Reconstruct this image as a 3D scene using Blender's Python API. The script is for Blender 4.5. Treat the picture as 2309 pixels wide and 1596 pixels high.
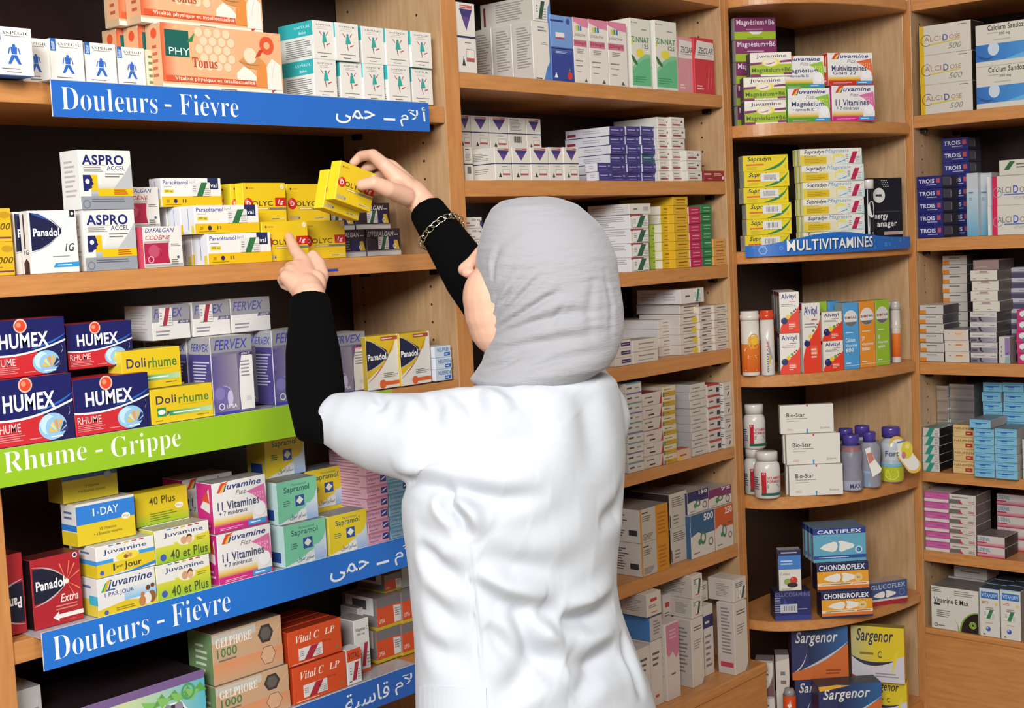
import bpy, bmesh, math, random
from mathutils import Vector, Matrix
from mathutils.bvhtree import BVHTree
for o in list(bpy.data.objects): bpy.data.objects.remove(o)
SC = bpy.context.scene
COL = SC.collection
rnd = random.Random(7)
# ------------------------------------------------------------------ camera
F = 3063.13; CX, CY = 1154.5, 798.0
YAW, PITCH, ROLL = 0.83918033, 0.08173012, 0.04809252
CAM = Vector((0.0, -1.85, 1.55))
fwd = Vector((math.sin(YAW)*math.cos(PITCH), math.cos(YAW)*math.cos(PITCH), -math.sin(PITCH)))
r0 = Vector((math.cos(YAW), -math.sin(YAW), 0)); d0 = fwd.cross(r0)
RX = math.cos(ROLL)*r0 + math.sin(ROLL)*d0
RY = -math.sin(ROLL)*r0 + math.cos(ROLL)*d0
cd = bpy.data.cameras.new('camera'); cd.sensor_width = 36; cd.lens = F*36/2309; cd.clip_start = 0.05
co = bpy.data.objects.new('camera', cd); COL.objects.link(co)
M = Matrix((RX, -RY, -fwd)).transposed().to_4x4(); M.translation = CAM
co.matrix_world = M; SC.camera = co
# ------------------------------------------------------------------ world, lights, exposure
w = bpy.data.worlds.new('room_ambient'); SC.world = w; w.use_nodes = True
bg = w.node_tree.nodes['Background']; bg.inputs[0].default_value = (0.80, 0.88, 1.0, 1); bg.inputs[1].default_value = 0.07
def area(name, loc, target, sx, sy, power, col):
    l = bpy.data.lights.new(name, 'AREA'); l.shape = 'RECTANGLE'; l.size = sx; l.size_y = sy; l.energy = power; l.color = col
    o = bpy.data.objects.new(name, l); COL.objects.link(o); o.location = loc
    o.rotation_euler = (Vector(target)-Vector(loc)).to_track_quat('-Z', 'Y').to_euler(); return o
area('shop_window_light', (-1.35, -2.25, 2.75), (1.5, 0.0, 1.15), 1.3, 1.0, 162, (0.95, 0.98, 1.0))
area('ceiling_panel_light', (0.7, -2.3, 3.1), (1.7, 0.0, 1.1), 1.1, 1.1, 44, (1.0, 0.93, 0.84))
vs = SC.view_settings; vs.view_transform = 'Standard'; vs.look = 'None'; vs.exposure = 0.07; vs.gamma = 1.0; vs.use_curve_mapping = False
# ------------------------------------------------------------------ pixel <-> place helpers
def ray(x, y): return RX*((x-CX)/F) + RY*((y-CY)/F) + fwd
def at_y(x, y, Y): v = ray(x, y); return CAM + v*((Y-CAM.y)/v.y)
def at_d(x, y, d): return CAM + ray(x, y)*d
def solve_x(P0, d, px):
    g = F*RX - (px-CX)*fwd; return -(g.dot(P0-CAM))/g.dot(d)
def solve_y(P0, d, py):
    g = F*RY - (py-CY)*fwd; return -(g.dot(P0-CAM))/g.dot(d)
UP = Vector((0, 0, 1))
# ------------------------------------------------------------------ colours and materials
_cc = {}
def lin(h):
    if h not in _cc:
        v = [int(h[i:i+2], 16)/255 for i in (0, 2, 4)]
        _cc[h] = tuple(c/12.92 if c <= .04045 else ((c+.055)/1.055)**2.4 for c in v)
    return _cc[h]
def mat(name, hexc, rough=.5, metal=0, **kw):
    m = bpy.data.materials.new(name); m.use_nodes = True; b = m.node_tree.nodes['Principled BSDF']
    b.inputs['Base Color'].default_value = lin(hexc)+(1,); b.inputs['Roughness'].default_value = rough; b.inputs['Metallic'].default_value = metal
    for k, v in kw.items(): b.inputs[k.replace('_', ' ')].default_value = v
    return m
def bump(m, scale, strength, dist=.002, detail=4, stretch=None):
    nt = m.node_tree; b = nt.nodes['Principled BSDF']
    tc = nt.nodes.new('ShaderNodeTexCoord'); n = nt.nodes.new('ShaderNodeTexNoise'); bp = nt.nodes.new('ShaderNodeBump')
    n.inputs['Scale'].default_value = scale; n.inputs['Detail'].default_value = detail
    bp.inputs['Strength'].default_value = strength; bp.inputs['Distance'].default_value = dist
    src = tc.outputs['Object']
    if stretch:
        mp = nt.nodes.new('ShaderNodeMapping'); mp.inputs['Scale'].default_value = stretch; nt.links.new(src, mp.inputs[0]); src = mp.outputs[0]
    nt.links.new(src, n.inputs['Vector']); nt.links.new(n.outputs['Fac'], bp.inputs['Height']); nt.links.new(bp.outputs[0], b.inputs['Normal']); return n
def print_mat(name, rough, metal):
    m = mat(name, 'ffffff', rough, metal); nt = m.node_tree; b = nt.nodes['Principled BSDF']
    a = nt.nodes.new('ShaderNodeAttribute'); a.attribute_name = 'ink'; nt.links.new(a.outputs['Color'], b.inputs['Base Color'])
    n = bump(m, 60, .05, .0006, 2)
    return m
M_CARTON = print_mat('printed_card', .42, 0); M_FOIL = print_mat('foil_card', .2, .85); M_CARD = M_CARTON
def wood(name, dark, light, sc):
    m = mat(name, light, .38); nt = m.node_tree; b = nt.nodes['Principled BSDF']
    tc = nt.nodes.new('ShaderNodeTexCoord'); mp = nt.nodes.new('ShaderNodeMapping'); mp.inputs['Scale'].default_value = sc
    n = nt.nodes.new('ShaderNodeTexNoise'); n.inputs['Scale'].default_value = 9; n.inputs['Detail'].default_value = 7; n.inputs['Roughness'].default_value = .62
    r = nt.nodes.new('ShaderNodeValToRGB'); r.color_ramp.elements[0].position = .30; r.color_ramp.elements[1].position = .72
    r.color_ramp.elements[0].color = lin(dark)+(1,); r.color_ramp.elements[1].color = lin(light)+(1,)
    nt.links.new(tc.outputs['Object'], mp.inputs[0]); nt.links.new(mp.outputs[0], n.inputs['Vector']); nt.links.new(n.outputs['Fac'], r.inputs[0]); nt.links.new(r.outputs[0], b.inputs['Base Color'])
    return m
W_X = wood('beech_grain_along', 'b47641', 'c98c50', (1.2, 9, 14)); W_Y = wood('beech_grain_across', 'b47641', 'c98c50', (9, 1.2, 14)); W_Z = wood('beech_grain_upright', 'b27440', 'c78a4f', (9, 9, 1.0))
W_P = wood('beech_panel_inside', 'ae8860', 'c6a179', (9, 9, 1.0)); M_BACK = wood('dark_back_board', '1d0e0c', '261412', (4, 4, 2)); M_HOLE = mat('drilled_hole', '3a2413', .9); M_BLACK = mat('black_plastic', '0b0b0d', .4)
# ------------------------------------------------------------------ mesh builder with ink colours
class MB:
    def __init__(s): s.v = []; s.f = []; s.c = []; s.m = []
    def face(s, pts, col, mi=0):
        i = len(s.v); s.v += [tuple(p) for p in pts]; s.f.append(tuple(range(i, i+len(pts))))
        s.c.append(col if isinstance(col, list) else [col]*len(pts)); s.m.append(mi)
    def mesh(s, name, mats, smooth=False):
        me = bpy.data.meshes.new(name); me.from_pydata(s.v, [], s.f); me.update()
        at = me.color_attributes.new('ink', 'FLOAT_COLOR', 'CORNER'); buf = []
        for c in s.c:
            for k in c: buf += [k[0], k[1], k[2], 1.0]
        at.data.foreach_set('color', buf); me.polygons.foreach_set('material_index', s.m)
        if smooth: me.polygons.foreach_set('use_smooth', [True]*len(s.f))
        for m in mats: me.materials.append(m)
        return me
def obj(name, me, parent=None, loc=None, rot=None):
    o = bpy.data.objects.new(name, me); COL.objects.link(o)
    if parent: o.parent = parent
    if loc is not None: o.location = loc
    if rot is not None: o.rotation_euler = rot
    return o
def tag(o, label, cat, group=None, kind=None):
    if label: o['label'] = label
    if cat: o['category'] = cat
    if group: o['group'] = group
    if kind: o['kind'] = kind
    return o
def empty(name, loc, label, cat, group=None, rz=0):
    o = bpy.data.objects.new(name, None); COL.objects.link(o); o.location = loc; o.rotation_euler = (0, 0, rz); o.empty_display_size = .05
    return tag(o, label, cat, group)
def cuboid(lo, hi, bev=.0012):
    bm = bmesh.new(); bmesh.ops.create_cube(bm, size=1)
    lo = Vector(lo); hi = Vector(hi)
    for v in bm.verts: v.co = Vector((lo[i]+(v.co[i]+.5)*(hi[i]-lo[i]) for i in range(3)))
    if bev: bmesh.ops.bevel(bm, geom=bm.edges[:], offset=bev, segments=2, affect='EDGES', profile=.5)
    return bm
def bm_mesh(bm, name, mats, smooth=False):
    me = bpy.data.meshes.new(name); bm.to_mesh(me); bm.free()
    for m in mats: me.materials.append(m)
    if smooth: me.polygons.foreach_set('use_smooth', [True]*len(me.polygons))
    return me
def block(name, lo, hi, m, parent=None, bev=.0012):
    off = Vector(parent.location) if parent else Vector((0, 0, 0))
    return obj(name, bm_mesh(cuboid(Vector(lo)-off, Vector(hi)-off, bev), name, [m]), parent)
# ------------------------------------------------------------------ lettering
def serif(t, b=(0x1D400, 0x1D41A)): return ''.join(chr(b[0]+ord(c)-65) if 'A' <= c <= 'Z' else chr(b[1]+ord(c)-97) if 'a' <= c <= 'z' else c for c in t)
_txt = {}
STY = {'': (0.004, 0), 'l': (-.006, 0), 'b': (.016, 0), 'B': (.028, 0), 'i': (.006, .28), 'bi': (.015, .28), 'S': (-.013, 0), 's': (0, 0), 'x': (0, 0), 'li': (-.006, .28)}
def prep_text(items):
    todo = []
    for t, st in items:
        if (t, st) in _txt: continue
        c = bpy.data.curves.new('lettering', 'FONT'); off, sh = STY[st]
        c.body = serif(t) if st in 'Ss' and st else serif(t, (0x1D468, 0x1D482)) if st == 'x' else t
        c.offset = off; c.shear = sh; c.resolution_u = 3; c.size = 1; c.space_character = 1.07 if 'b' in st or 'B' in st else 1.0
        o = bpy.data.objects.new('lettering', c); COL.objects.link(o); todo.append((t, st, o, c)); _txt[(t, st)] = None
    bpy.context.view_layer.update(); dg = bpy.context.evaluated_depsgraph_get()
    for t, st, o, c in todo:
        me = bpy.data.meshes.new_from_object(o.evaluated_get(dg))
        vs_ = [(v.co.x, v.co.y) for v in me.vertices]; fs = [tuple(p.vertices) for p in me.polygons]
        if not vs_: vs_ = [(0, 0), (1, 0), (0, 1)]
        x0 = min(v[0] for v in vs_); x1 = max(v[0] for v in vs_); y0 = min(v[1] for v in vs_); y1 = max(v[1] for v in vs_)
        _txt[(t, st)] = ([((a-x0)/max(x1-x0, 1e-6), (b-y0)/max(y1-y0, 1e-6)) for a, b in vs_], fs)
        bpy.data.objects.remove(o); bpy.data.curves.remove(c); bpy.data.meshes.remove(me)
# drawing ops on a face: coordinates are fractions of the face
def R(c, a, b, u, v): return ('P', c, [(a, b), (u, b), (u, v), (a, v)])
def P(c, *p): return ('P', c, list(p))
def G(c, c2, a, b, u, v, hor=False): return ('G', [c, c2 if hor else c, c2, c if hor else c2], [(a, b), (u, b), (u, v), (a, v)])
def E(c, x, y, rx, ry=None, n=20): return ('E', c, x, y, rx, ry, n)
def O(c, x, y, rx, t=.25, n=24): return ('O', c, x, y, rx, t, n)
def T(c, t, a, b, u, v, st=''): return ('T', c, t, a, b, u, v, st)
def L(c, a, b, u, v, n=3): return ('L', c, a, b, u, v, n)
def swoop(c, p, q, r, th, n=8):
    a = []; b = []
    for i in range(n+1):
        t = i/n; x = (1-t)**2*p[0]+2*t*(1-t)*q[0]+t*t*r[0]; y = (1-t)**2*p[1]+2*t*(1-t)*q[1]+t*t*r[1]; k = th*math.sin(math.pi*min(1, t*.9+.05))
        a.append((x, y-k)); b.append((x, y+k))
    return ('P', c, a+b[::-1])
def arc_fill(c, pts): return ('P', c, pts)
def draw(mb, ops, org, du, dv, nrm, w, h, flip=False):
    k = 0
    for op in ops:
        k += 1; base = None if callable(org) else org + nrm*(.00003*k+.00004)
        def pt(u, v):
            if flip: u, v = 1-u, 1-v
            if base is None: return org(u, v, k)
            return base + du*(u*w) + dv*(v*h)
        t = op[0]
        if t == 'P': mb.face([pt(*q) for q in op[2]], lin(op[1]))
        elif t == 'G': mb.face([pt(*q) for q in op[2]], [lin(c) for c in op[1]])
        elif t == 'E':
            _, c, x, y, rx, ry, n = op; ry = rx*w/h if ry is None else ry
            mb.face([pt(x+rx*math.cos(2*math.pi*i/n), y+ry*math.sin(2*math.pi*i/n)) for i in range(n)], lin(c))
        elif t == 'O':
            _, c, x, y, rx, th, n = op; ry = rx*w/h
            for i in range(n):
                a, b = 2*math.pi*i/n, 2*math.pi*(i+1)/n; s = 1-th
                mb.face([pt(x+rx*math.cos(a), y+ry*math.sin(a)), pt(x+rx*math.cos(b), y+ry*math.sin(b)), pt(x+rx*s*math.cos(b), y+ry*s*math.sin(b)), pt(x+rx*s*math.cos(a), y+ry*s*math.sin(a))], lin(c))
        elif t == 'T':
            _, c, s, a, b, u, v, st = op; vv, ff = _txt[(s, st)]; col = lin(c)
            i0 = len(mb.v); mb.v += [tuple(pt(a+q[0]*(u-a), b+q[1]*(v-b))) for q in vv]
            for f in ff: mb.f.append(tuple(i0+j for j in f)); mb.c.append([col]*len(f)); mb.m.append(0)
        elif t == 'L':
            _, c, a, b, u, v, n = op; rr = random.Random(int(a*997+b*331+n)); step = (v-b)/n
            for i in range(n):
                y0 = v-(i+.72)*step; e = a+(u-a)*(.62+.38*rr.random())
                mb.face([pt(a, y0), pt(e, y0), pt(e, y0+step*.42), pt(a, y0+step*.42)], lin(c))
def carton_mesh(name, w, d, h, des, flip=False):
    """box with front at y=0 (towards -y), x 0..w, depth to y=d; tiny folded edges; ink on its faces"""
    mb = MB(); c = .0007 if min(w, d, h) > .008 else .0003
    X = Vector((1, 0, 0)); Y = Vector((0, 1, 0)); Z = UP
    base = des['c']; sides = des.get('s', {}); x0 = -w/2
    def P3(i, j, k, ax):
        q = [(x0, x0+w)[i], (0, d)[j], (0, h)[k]]; s = [(1, -1)[i], (1, -1)[j], (1, -1)[k]]
        for a in range(3):
            if a != ax: q[a] += s[a]*c
        return q
    FC = {'L': (0, 0), 'R': (0, 1), 'F': (1, 0), 'K': (1, 1), 'D': (2, 0), 'T': (2, 1)}
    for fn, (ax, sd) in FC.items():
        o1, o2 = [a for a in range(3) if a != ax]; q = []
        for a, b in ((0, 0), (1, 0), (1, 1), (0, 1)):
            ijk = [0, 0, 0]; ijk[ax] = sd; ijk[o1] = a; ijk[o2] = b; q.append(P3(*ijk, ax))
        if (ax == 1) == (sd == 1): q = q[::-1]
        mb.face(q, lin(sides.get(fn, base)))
    ec = lin(des.get('e', base))
    for ax in range(3):
        o1, o2 = [a for a in range(3) if a != ax]
        for a in (0, 1):
            for b in (0, 1):
                ijk = [0, 0, 0]; ijk[o1] = a; ijk[o2] = b; q = []
                lo = list(ijk); hi = list(ijk); lo[ax] = 0; hi[ax] = 1
                q = [P3(*lo, o1), P3(*hi, o1), P3(*hi, o2), P3(*lo, o2)]
                n = (Vector(q[1])-Vector(q[0])).cross(Vector(q[2])-Vector(q[0])); outw = Vector((0, 0, 0)); outw[o1] = 1 if a else -1; outw[o2] = 1 if b else -1
                mb.face(q if n.dot(outw) > 0 else q[::-1], ec)
    for i in (0, 1):
        for j in (0, 1):
            for k in (0, 1):
                q = [P3(i, j, k, 0), P3(i, j, k, 1), P3(i, j, k, 2)]
                n = (Vector(q[1])-Vector(q[0])).cross(Vector(q[2])-Vector(q[0])); ow = Vector((1 if i else -1, 1 if j else -1, 1 if k else -1))
                mb.face(q if n.dot(ow) > 0 else q[::-1], ec)
    A = Vector((x0, 0, 0))
    draw(mb, des.get('F', []), A, X, Z, -Y, w, h, flip)
    draw(mb, des.get('L', [L('b9b4b0', .2, .2, .85, .85, 8)] if d > .03 and h > .03 and min(lin(sides.get('L', base))) > .45 else []), A+Y*d, -Y, Z, -X, d, h, flip)
    draw(mb, des.get('R', []), A+X*w, Y, Z, X, d, h, flip)
    draw(mb, des.get('T', []), A+Z*h, X, Y, Z, w, d)
    return mb.mesh(name, [M_FOIL if des.get('foil') else M_CARTON])
# ------------------------------------------------------------------ carton designs
D = {}
GR = '8b8780'; DK = '3b3838'; WH = 'e6e1da'; OFF = 'd9d2c8'; NAVY = '1c1f5c'
def man(c):
    return [E(c, .5, .615, .045), P(c, (.41, .59), (.59, .59), (.57, .44), (.43, .44)), P(c, (.40, .585), (.37, .57), (.33, .45), (.365, .44)), P(c, (.60, .585), (.63, .57), (.67, .45), (.635, .44)),
            P(c, (.43, .425), (.57, .425), (.68, .235), (.60, .235), (.50, .37), (.40, .235), (.32, .235))]
D['aspb'] = dict(c='e3ded6', s={'D': '2a6cc0'}, F=[R('2a5ea8', 0, .72, .17, 1), T('dfe6f0', '500', .04, .74, .13, .93), T(DK, 'ASPÉGIC', .19, .85, .94, .93, 'S'), L(GR, .28, .80, .9, .835, 1)]+man('2b5fb4')+[L('6d6862', .15, .12, .88, .16, 1), L('6d6862', .27, .05, .75, .09, 1), R('2a6cc0', 0, 0, 1, .012)])
D['aspt'] = dict(c='ddd6cd', s={'D': '35a39b', 'T': '35a39b', 'L': 'e9e6e0', 'R': 'e9e6e0'}, F=[T(DK, 'ASPÉGIC', .14, .875, .9, .935, 'S'), L(GR, .28, .83, .72, .85, 1), L(GR, .22, .785, .82, .805, 1), E('3a8f8c', .52, .68, .05), P('2f9a90', (.46, .645), (.58, .645), (.65, .46), (.42, .44)),
    P('b0474e', (.28, .735), (.33, .72), (.42, .64), (.39, .625)), P('b0474e', (.73, .735), (.68, .72), (.60, .64), (.63, .625)), P('7c4346', (.46, .44), (.50, .44), (.53, .28), (.51, .27)), P('b0474e', (.60, .40), (.76, .44), (.78, .42), (.62, .37)), L('6d6862', .17, .15, .9, .185, 1), L('4e4a46', .3, .06, .76, .095, 1)],
    L=[R('36b0b2', 0, .62, 1, 1), T('d8f0f0', 'ASPÉGIC', .45, .83, .95, .92, 'S'), T('d8f0f0', 'Bébé', .6, .68, .8, .75), L(GR, .2, .08, .95, .56, 9)])
D['phyto'] = dict(c='e8dccb', s={'T': 'd9b58c', 'L': 'c9ab86'}, F=[R('dfa97c', 0, .07, 1, 1), G('d4562c', 'e0b088', .0, .10, .13, 1, True), R('165a50', .03, .49, .22, .90), T('e9efe9', 'PHY', .06, .52, .22, .63, 'l'), P('2f7a3e', (.2, .73), (.27, .88), (.25, .74)), 
    *[E('ecc7a4', .30+.075*i+(.037 if j % 2 else 0), .38+.13*j, .031) for i in range(4) for j in range(5)], P('eee3d2', (.60, .12), (.60, .30), (.66, .42), (.72, .36), (.80, .20), (.80, .12)), P('c98b52', (.62, .50), (.70, .62), (.78, .63), (.84, .50), (.80, .38), (.70, .40)), E('e8cfae', .72, .60, .055),
    swoop('a8632f', (.62, .50), (.72, .42), (.83, .47), .008), P('d8873f', (.76, .10), (.88, .10), (.87, .45), (.82, .55), (.77, .35)), P('e9dfd2', (.86, .07), (.99, .07), (.985, .48), (.91, .58), (.86, .44)), swoop('8c6a44', (.90, .08), (.90, .34), (.94, .55), .008), swoop('8c6a44', (.95, .12), (.96, .34), (.97, .44), .005),
    T('b34a2a', 'Tonus', .235, .35, .44, .50, 's'), O('d8512a', .87, .79, .062, .55), P('c23b24', (.76, .56), (.81, .62), (.84, .72), (.80, .70)), R('d1532d', .02, .11, .76, .20), T('f0dcc8', 'Vitalité physique et intellectualité', .09, .12, .75, .19, 'b'), P('c2332b', (.90, .02), (.93, .08), (.89, .06)), L('6b5a4c', .46, .015, .64, .045, 1)],
    L=[R('dfa87c', .2, .1, 1, .96), E('d8512a', .55, .85, .2), L('b2583a', .4, .15, .8, .7, 5)])
D['pale'] = dict(c='cfc8a8', F=[L('6d7a4c', .2, .1, .8, .9, 5)], L=[R('a9b27f', .2, .3, .8, .9), P('2e6b46', (.5, 0), (1, 0), (1, .12))])
D['y00'] = dict(c='d9ab1f', F=[T('5c4a14', '1000', .35, .36, .97, .56, 'bi'), R('6b3f4f', .1, .10, .97, .15), E('b98d1a', .8, .80, .18, .1), L('a57d18', .3, .2, .8, .3, 1)])
D['pan1g'] = dict(c='e5e0d9', F=[P('14183f', (.03, .97), (.25, .94), (.50, .84), (.66, .71), (.67, .65), (.62, .60), (.45, .50), (.2, .39), (.03, .36)), swoop('9d9b9b', (.0, .33), (.5, .44), (.62, .66), .014), swoop('c9c7c4', (.05, 1), (.45, .9), (.64, .70), .012), swoop('2b4f96', (.05, .95), (.25, .92), (.42, .84), .02),
    T('f2f2f0', 'Panadol', .08, .59, .62, .72, 'B'), P('cfe0e0', (.66, .68), (.9, .95), (.97, .97), (.75, .70)), T('33333a', '1G', .72, .34, .92, .47, 'bi'), R('1c1c1e', .86, .89, .97, 1), E('e8e8e6', .915, .945, .03), L(GR, .45, .25, .95, .28, 1), P('2a8fc8', (.45, .09), (1, .09), (1, .17), (.5, .16)), L('d6e9f2', .54, .11, .95, .145, 1)],
    L=[P('3a1512', (.2, 0), (.8, 0), (.8, .18), (.5, .25), (.2, .18)), R('52302c', .35, .4, .5, .95), T('3a3a3a', '1G', .3, .31, .8, .38, 'b')])
head = [R('1b1f60', 0, 0, .8, 1)]
D['aspro'] = dict(c='e2ded6', s={'L': 'e6e3dd'}, F=[R('8f9299', 0, 0, 1, .22), G('9a9ca0', 'd4d1cb', .2, .22, 1, .42), G('d4d1cb', 'e2ded6', .4, .42, 1, .62), P('b2b3b5', (.62, .34), (1, .34), (1, .80), (.86, .60)), T('1c2168', 'ASPRO', .06, .75, .86, .92, 'B'), R('9a98a0', .08, .735, .52, .74), T('1c2168', 'ACCEL', .52, .66, .87, .735), L(GR, .08, .63, .45, .72, 3), L('6d6862', .48, .53, .87, .62, 2),
    R('e2b40a', .2, .31, .33, .58), P('1b1f60', (.06, .31), (.06, .58), (.2, .58), (.24, .50), (.23, .47), (.26, .43), (.22, .40), (.22, .36), (.16, .34), (.14, .31)), E('e8e6e6', .14, .47, .04), R('e9b60c', .33, .22, 1, .35), L('b0301c', .63, .24, .93, .34, 3), L('5c5e66', .2, .12, .9, .19, 2), O('6f727a', .1, .09, .07, .2)])
D['dafal'] = dict(c='dcd7d0', s={'L': 'd8d4cf'}, F=[R('c9465c', 0, 0, .08, 1), R('a3a29e', .10, .02, .98, .08), P('a91f42', (.10, .10), (.10, .60), (.68, .60), (.66, .40), (.66, .25), (.69, .10)), R('a9a6a2', .1, .61, .7, .65), T('2f3180', 'DAFALGAN', .14, .86, .82, .96, 'i'), T('b23a4e', 'CODÉINE', .14, .68, .72, .81, 'i'), swoop('cf6f86', (.33, .50), (.48, .48), (.50, .38), .006), swoop('cf6f86', (.50, .38), (.46, .30), (.5, .18), .006), E('b84a66', .32, .40, .13), O('e3b9c2', .24, .20, .07, .25), L('6d6862', .72, .5, .95, .58, 2), L('6d6862', .72, .05, .95, .2, 3), E('4c5a78', .88, .24, .03)],
    L=[R('c9465c', .8, 0, 1, 1)])
D['ival'] = dict(c='e2ded8', s={'L': 'dfdfe4', 'T': 'cfccc6'}, F=[R('e0b20e', 0, 0, 1, .36), R('dcc63c', .04, .47, .20, .60), T('3b3f8e', 'Paracétamol', .03, .78, .44, .92, 'b'), T('9a9aa8', 'ival', .46, .80, .56, .93), R('1a2450', .77, .60, .95, 1), T('eceef2', 'ival', .80, .66, .92, .82, 'b'), L(GR, .04, .67, .22, .72, 1), T('5c5213', '500 mg', .06, .49, .18, .58, 'b'), E('2b2660', .22, .20, .03), T('5c5213', '20', .07, .15, .12, .25), R('4c430f', .335, .14, .35, .26), R('4c430f', .38, .14, .395, .26), L('8d7410', .05, .05, .45, .1, 1)],
    L=[R('3a4f9e', .47, .15, .50, .9), R('dccb4a', .7, 0, .9, .3)])
D['dolyc'] = dict(c='deba1c', s={'L': 'ead62a', 'T': 'e4cc24', 'R': 'd2ae1a'}, L=[], F=[E('c9231c', .115, .48, .105), E('e06a5a', .08, .53, .05), T('f6ece8', 'D', .075, .42, .165, .54, 'b'), T('4a3f28', 'OLYC', .20, .41, .68, .54, 'b'), R('c21f20', .74, .40, 1, .62), T('f4e6e0', '1g', .80, .43, .94, .57, 'bi'), R('77705c', .26, .31, 1, .37), R('b59a40', .26, .31, .6, .37), L('e8e0c8', .28, .315, .6, .365, 1), R('b4a47a', .04, .06, .28, .15), E('55506c', .26, .10, .018), R('d2bf82', .62, .06, .95, .11), L('7a6a30', .64, .065, .93, .105, 1), E('5a3a28', .09, .87, .02), R('b48f1c', .13, .86, .25, .88), E('e9dfc4', .92, .90, .045), swoop('8c3a2a', (.90, .86), (.93, .9), (.94, .94), .008)])  # left side drawn brighter than the front, window light put into its colour
D['effer'] = dict(c='2a1a2c', s={'T': '5c4e54', 'L': '3a2a38'}, F=[R('c9c5c2', 0, 0, 1, .16), R('8c888c', 0, .165, 1, .2), R('23205c', .55, .2, .9, .62), T('d8d4da', 'EFFERALGAN', .02, .72, .80, .90, 'bi'), L('b0a8b0', .82, .72, .98, .82, 1), P('d3b22a', (.80, .22), (.96, .22), (.90, .56), (.80, .56)), O('e0dcd8', .82, .34, .05, .4), L('9a949c', .35, .24, .52, .6, 4)])
def humex():
    n = 12; arc = [(i/n, .60-.22*math.sin(math.pi*(.08+.62*(1-i/n)))+.06*(i/n)) for i in range(n+1)]
    low = [(a, b-.035) for a, b in arc]
    fan = []
    for i in range(6):
        a0, a1 = math.pi*(1-i/6)-.08, math.pi*(1-(i+1)/6)+.08
        q = [(.80+.02*math.cos(a0), .12), (.80+.125*math.cos(a0), .12+.20*math.sin(a0)), (.80+.125*math.cos(a1), .12+.20*math.sin(a1))]
        fan.append(P(['d9b84a', 'e6cf7a', 'e0963a', 'e5a94e', '2b2a5a', '2a2c62'][i], *q))
    return dict(c='c4262c', s={'T': 'a02428', 'L': '101440', 'R': '101440'}, F=[P('16184e', (.70, 0), (1, 0), (1, .7), (.6, .55)), E('8fbcd8', .73, .22, .175, .205, 24), E('bcdcec', .68, .25, .10, .15), E('8fbcd8', .76, .2, .12, .16),
        P('14185a', *([(0, 1)]+arc+[(1, 1)])), P('dcdfe6', *(arc+low[::-1])), swoop('2b62b0', (.55, .47), (.85, .55), (1, .70), .02), T('f0eef2', 'HUMEX', .15, .50, .78, .76, 'B'), E('e8b8a0', .43, .89, .085), E('d8432a', .43, .89, .068), E('ef8a6a', .41, .91, .03), T('e9c9c9', 'RHUME', .03, .20, .34, .33), L('d88a8a', .03, .06, .4, .19, 4), L('d88a8a', .44, .05, .6, .09, 1)]+fan+[swoop('cfd4dc', (.93, .36), (.97, .42), (.94, .5), .01), L('d8e4ee', .70, .03, .92, .09, 1)])
D['humex'] = humex()
D['dolir'] = dict(c='dcbb1e', s={'T': '8f8a3c', 'L': 'e0cc3a'}, F=[T('3c2f5c', 'Doli', .08, .56, .40, .80, 'b'), T('4a7a34', 'rhume', .44, .52, .93, .78, 'b'), swoop('a89020', (.44, .48), (.7, .47), (.88, .48), .006), R('2a8a52', .09, .20, .23, .46), E('e9efe6', .16, .33, .06, .07), P('3e4a78', (.24, .22), (.30, .30), (.25, .36)), G('2f8d54', 'b5d3a2', .28, .20, .97, .34, True), L('dcead2', .34, .23, .95, .31, 1), L('5c4a30', .72, .1, .93, .14, 1), L('5c4a30', .06, .07, .2, .11, 1)])
D['fervex'] = dict(c='625a80', s={'T': 'b3b0ac', 'L': '524a88'}, F=[R('8d8b8e', 0, .80, 1, 1), T('3a3fa0', 'FERVEX', .08, .83, .90, .96, 'i'), G('574c84', '8d8592', 0, .03, .62, .80, True), R('6f6a80', 0, .765, 1, .80), P('dedad4', (.66, .03), (1, .03), (1, .73), (.74, .76), (.66, .55), (.64, .3)), R('3e2f58', .68, .735, 1, .78), T('d8d2d8', 'ADULTE', .72, .745, .95, .772, 'bi'), E('6b6098', .22, .25, .22, .13), E('7d74a8', .16, .27, .12, .08), swoop('c6c0d6', (.22, .37), (.45, .36), (.48, .2), .005), E('bdb6cf', .40, .20, .07, .10), L('8a8690', .70, .45, .95, .68, 5), O('d8d4dc', .18, .10, .07, .3), T('e2dee2', 'UPSA', .3, .07, .55, .12, 'b'), R('c9c6c6', .80, .14, .92, .2), R('3c3aa0', 0, 0, .62, .03)],
    L=[R('a5a2a4', 0, .78, 1, 1), T('3a3fa0', 'FERVEX', .1, .82, .9, .92, 'i'), L('d0cce0', .15, .25, .9, .7, 11), R('e0dde0', .96, 0, 1, 1)])
D['fervexk'] = dict(D['fervex']); D['fervexk']['F'] = [R('b8324f', .68, .70, 1, .78)]+[o for o in D['fervex']['F'] if o[0] != 'T' or o[2] != 'ADULTE']+[T('d87090', 'Enfants', .7, .71, .98, .765, 'b')]
D['fervexw'] = dict(c='d5d1cd', s={'T': 'b8b4b0'}, F=[R('8a888c', 0, .52, 1, 1), P('55506a', (.66, .44), (1, .44), (1, .54), (.70, .54)), T('d8d2d8', 'ADULTE', .73, .46, .96, .52, 'bi'), T('4a4a90', 'FERVEX', .05, .64, .82, .90, 'i'), L('8a8690', .08, .1, .6, .3, 2)])
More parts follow.
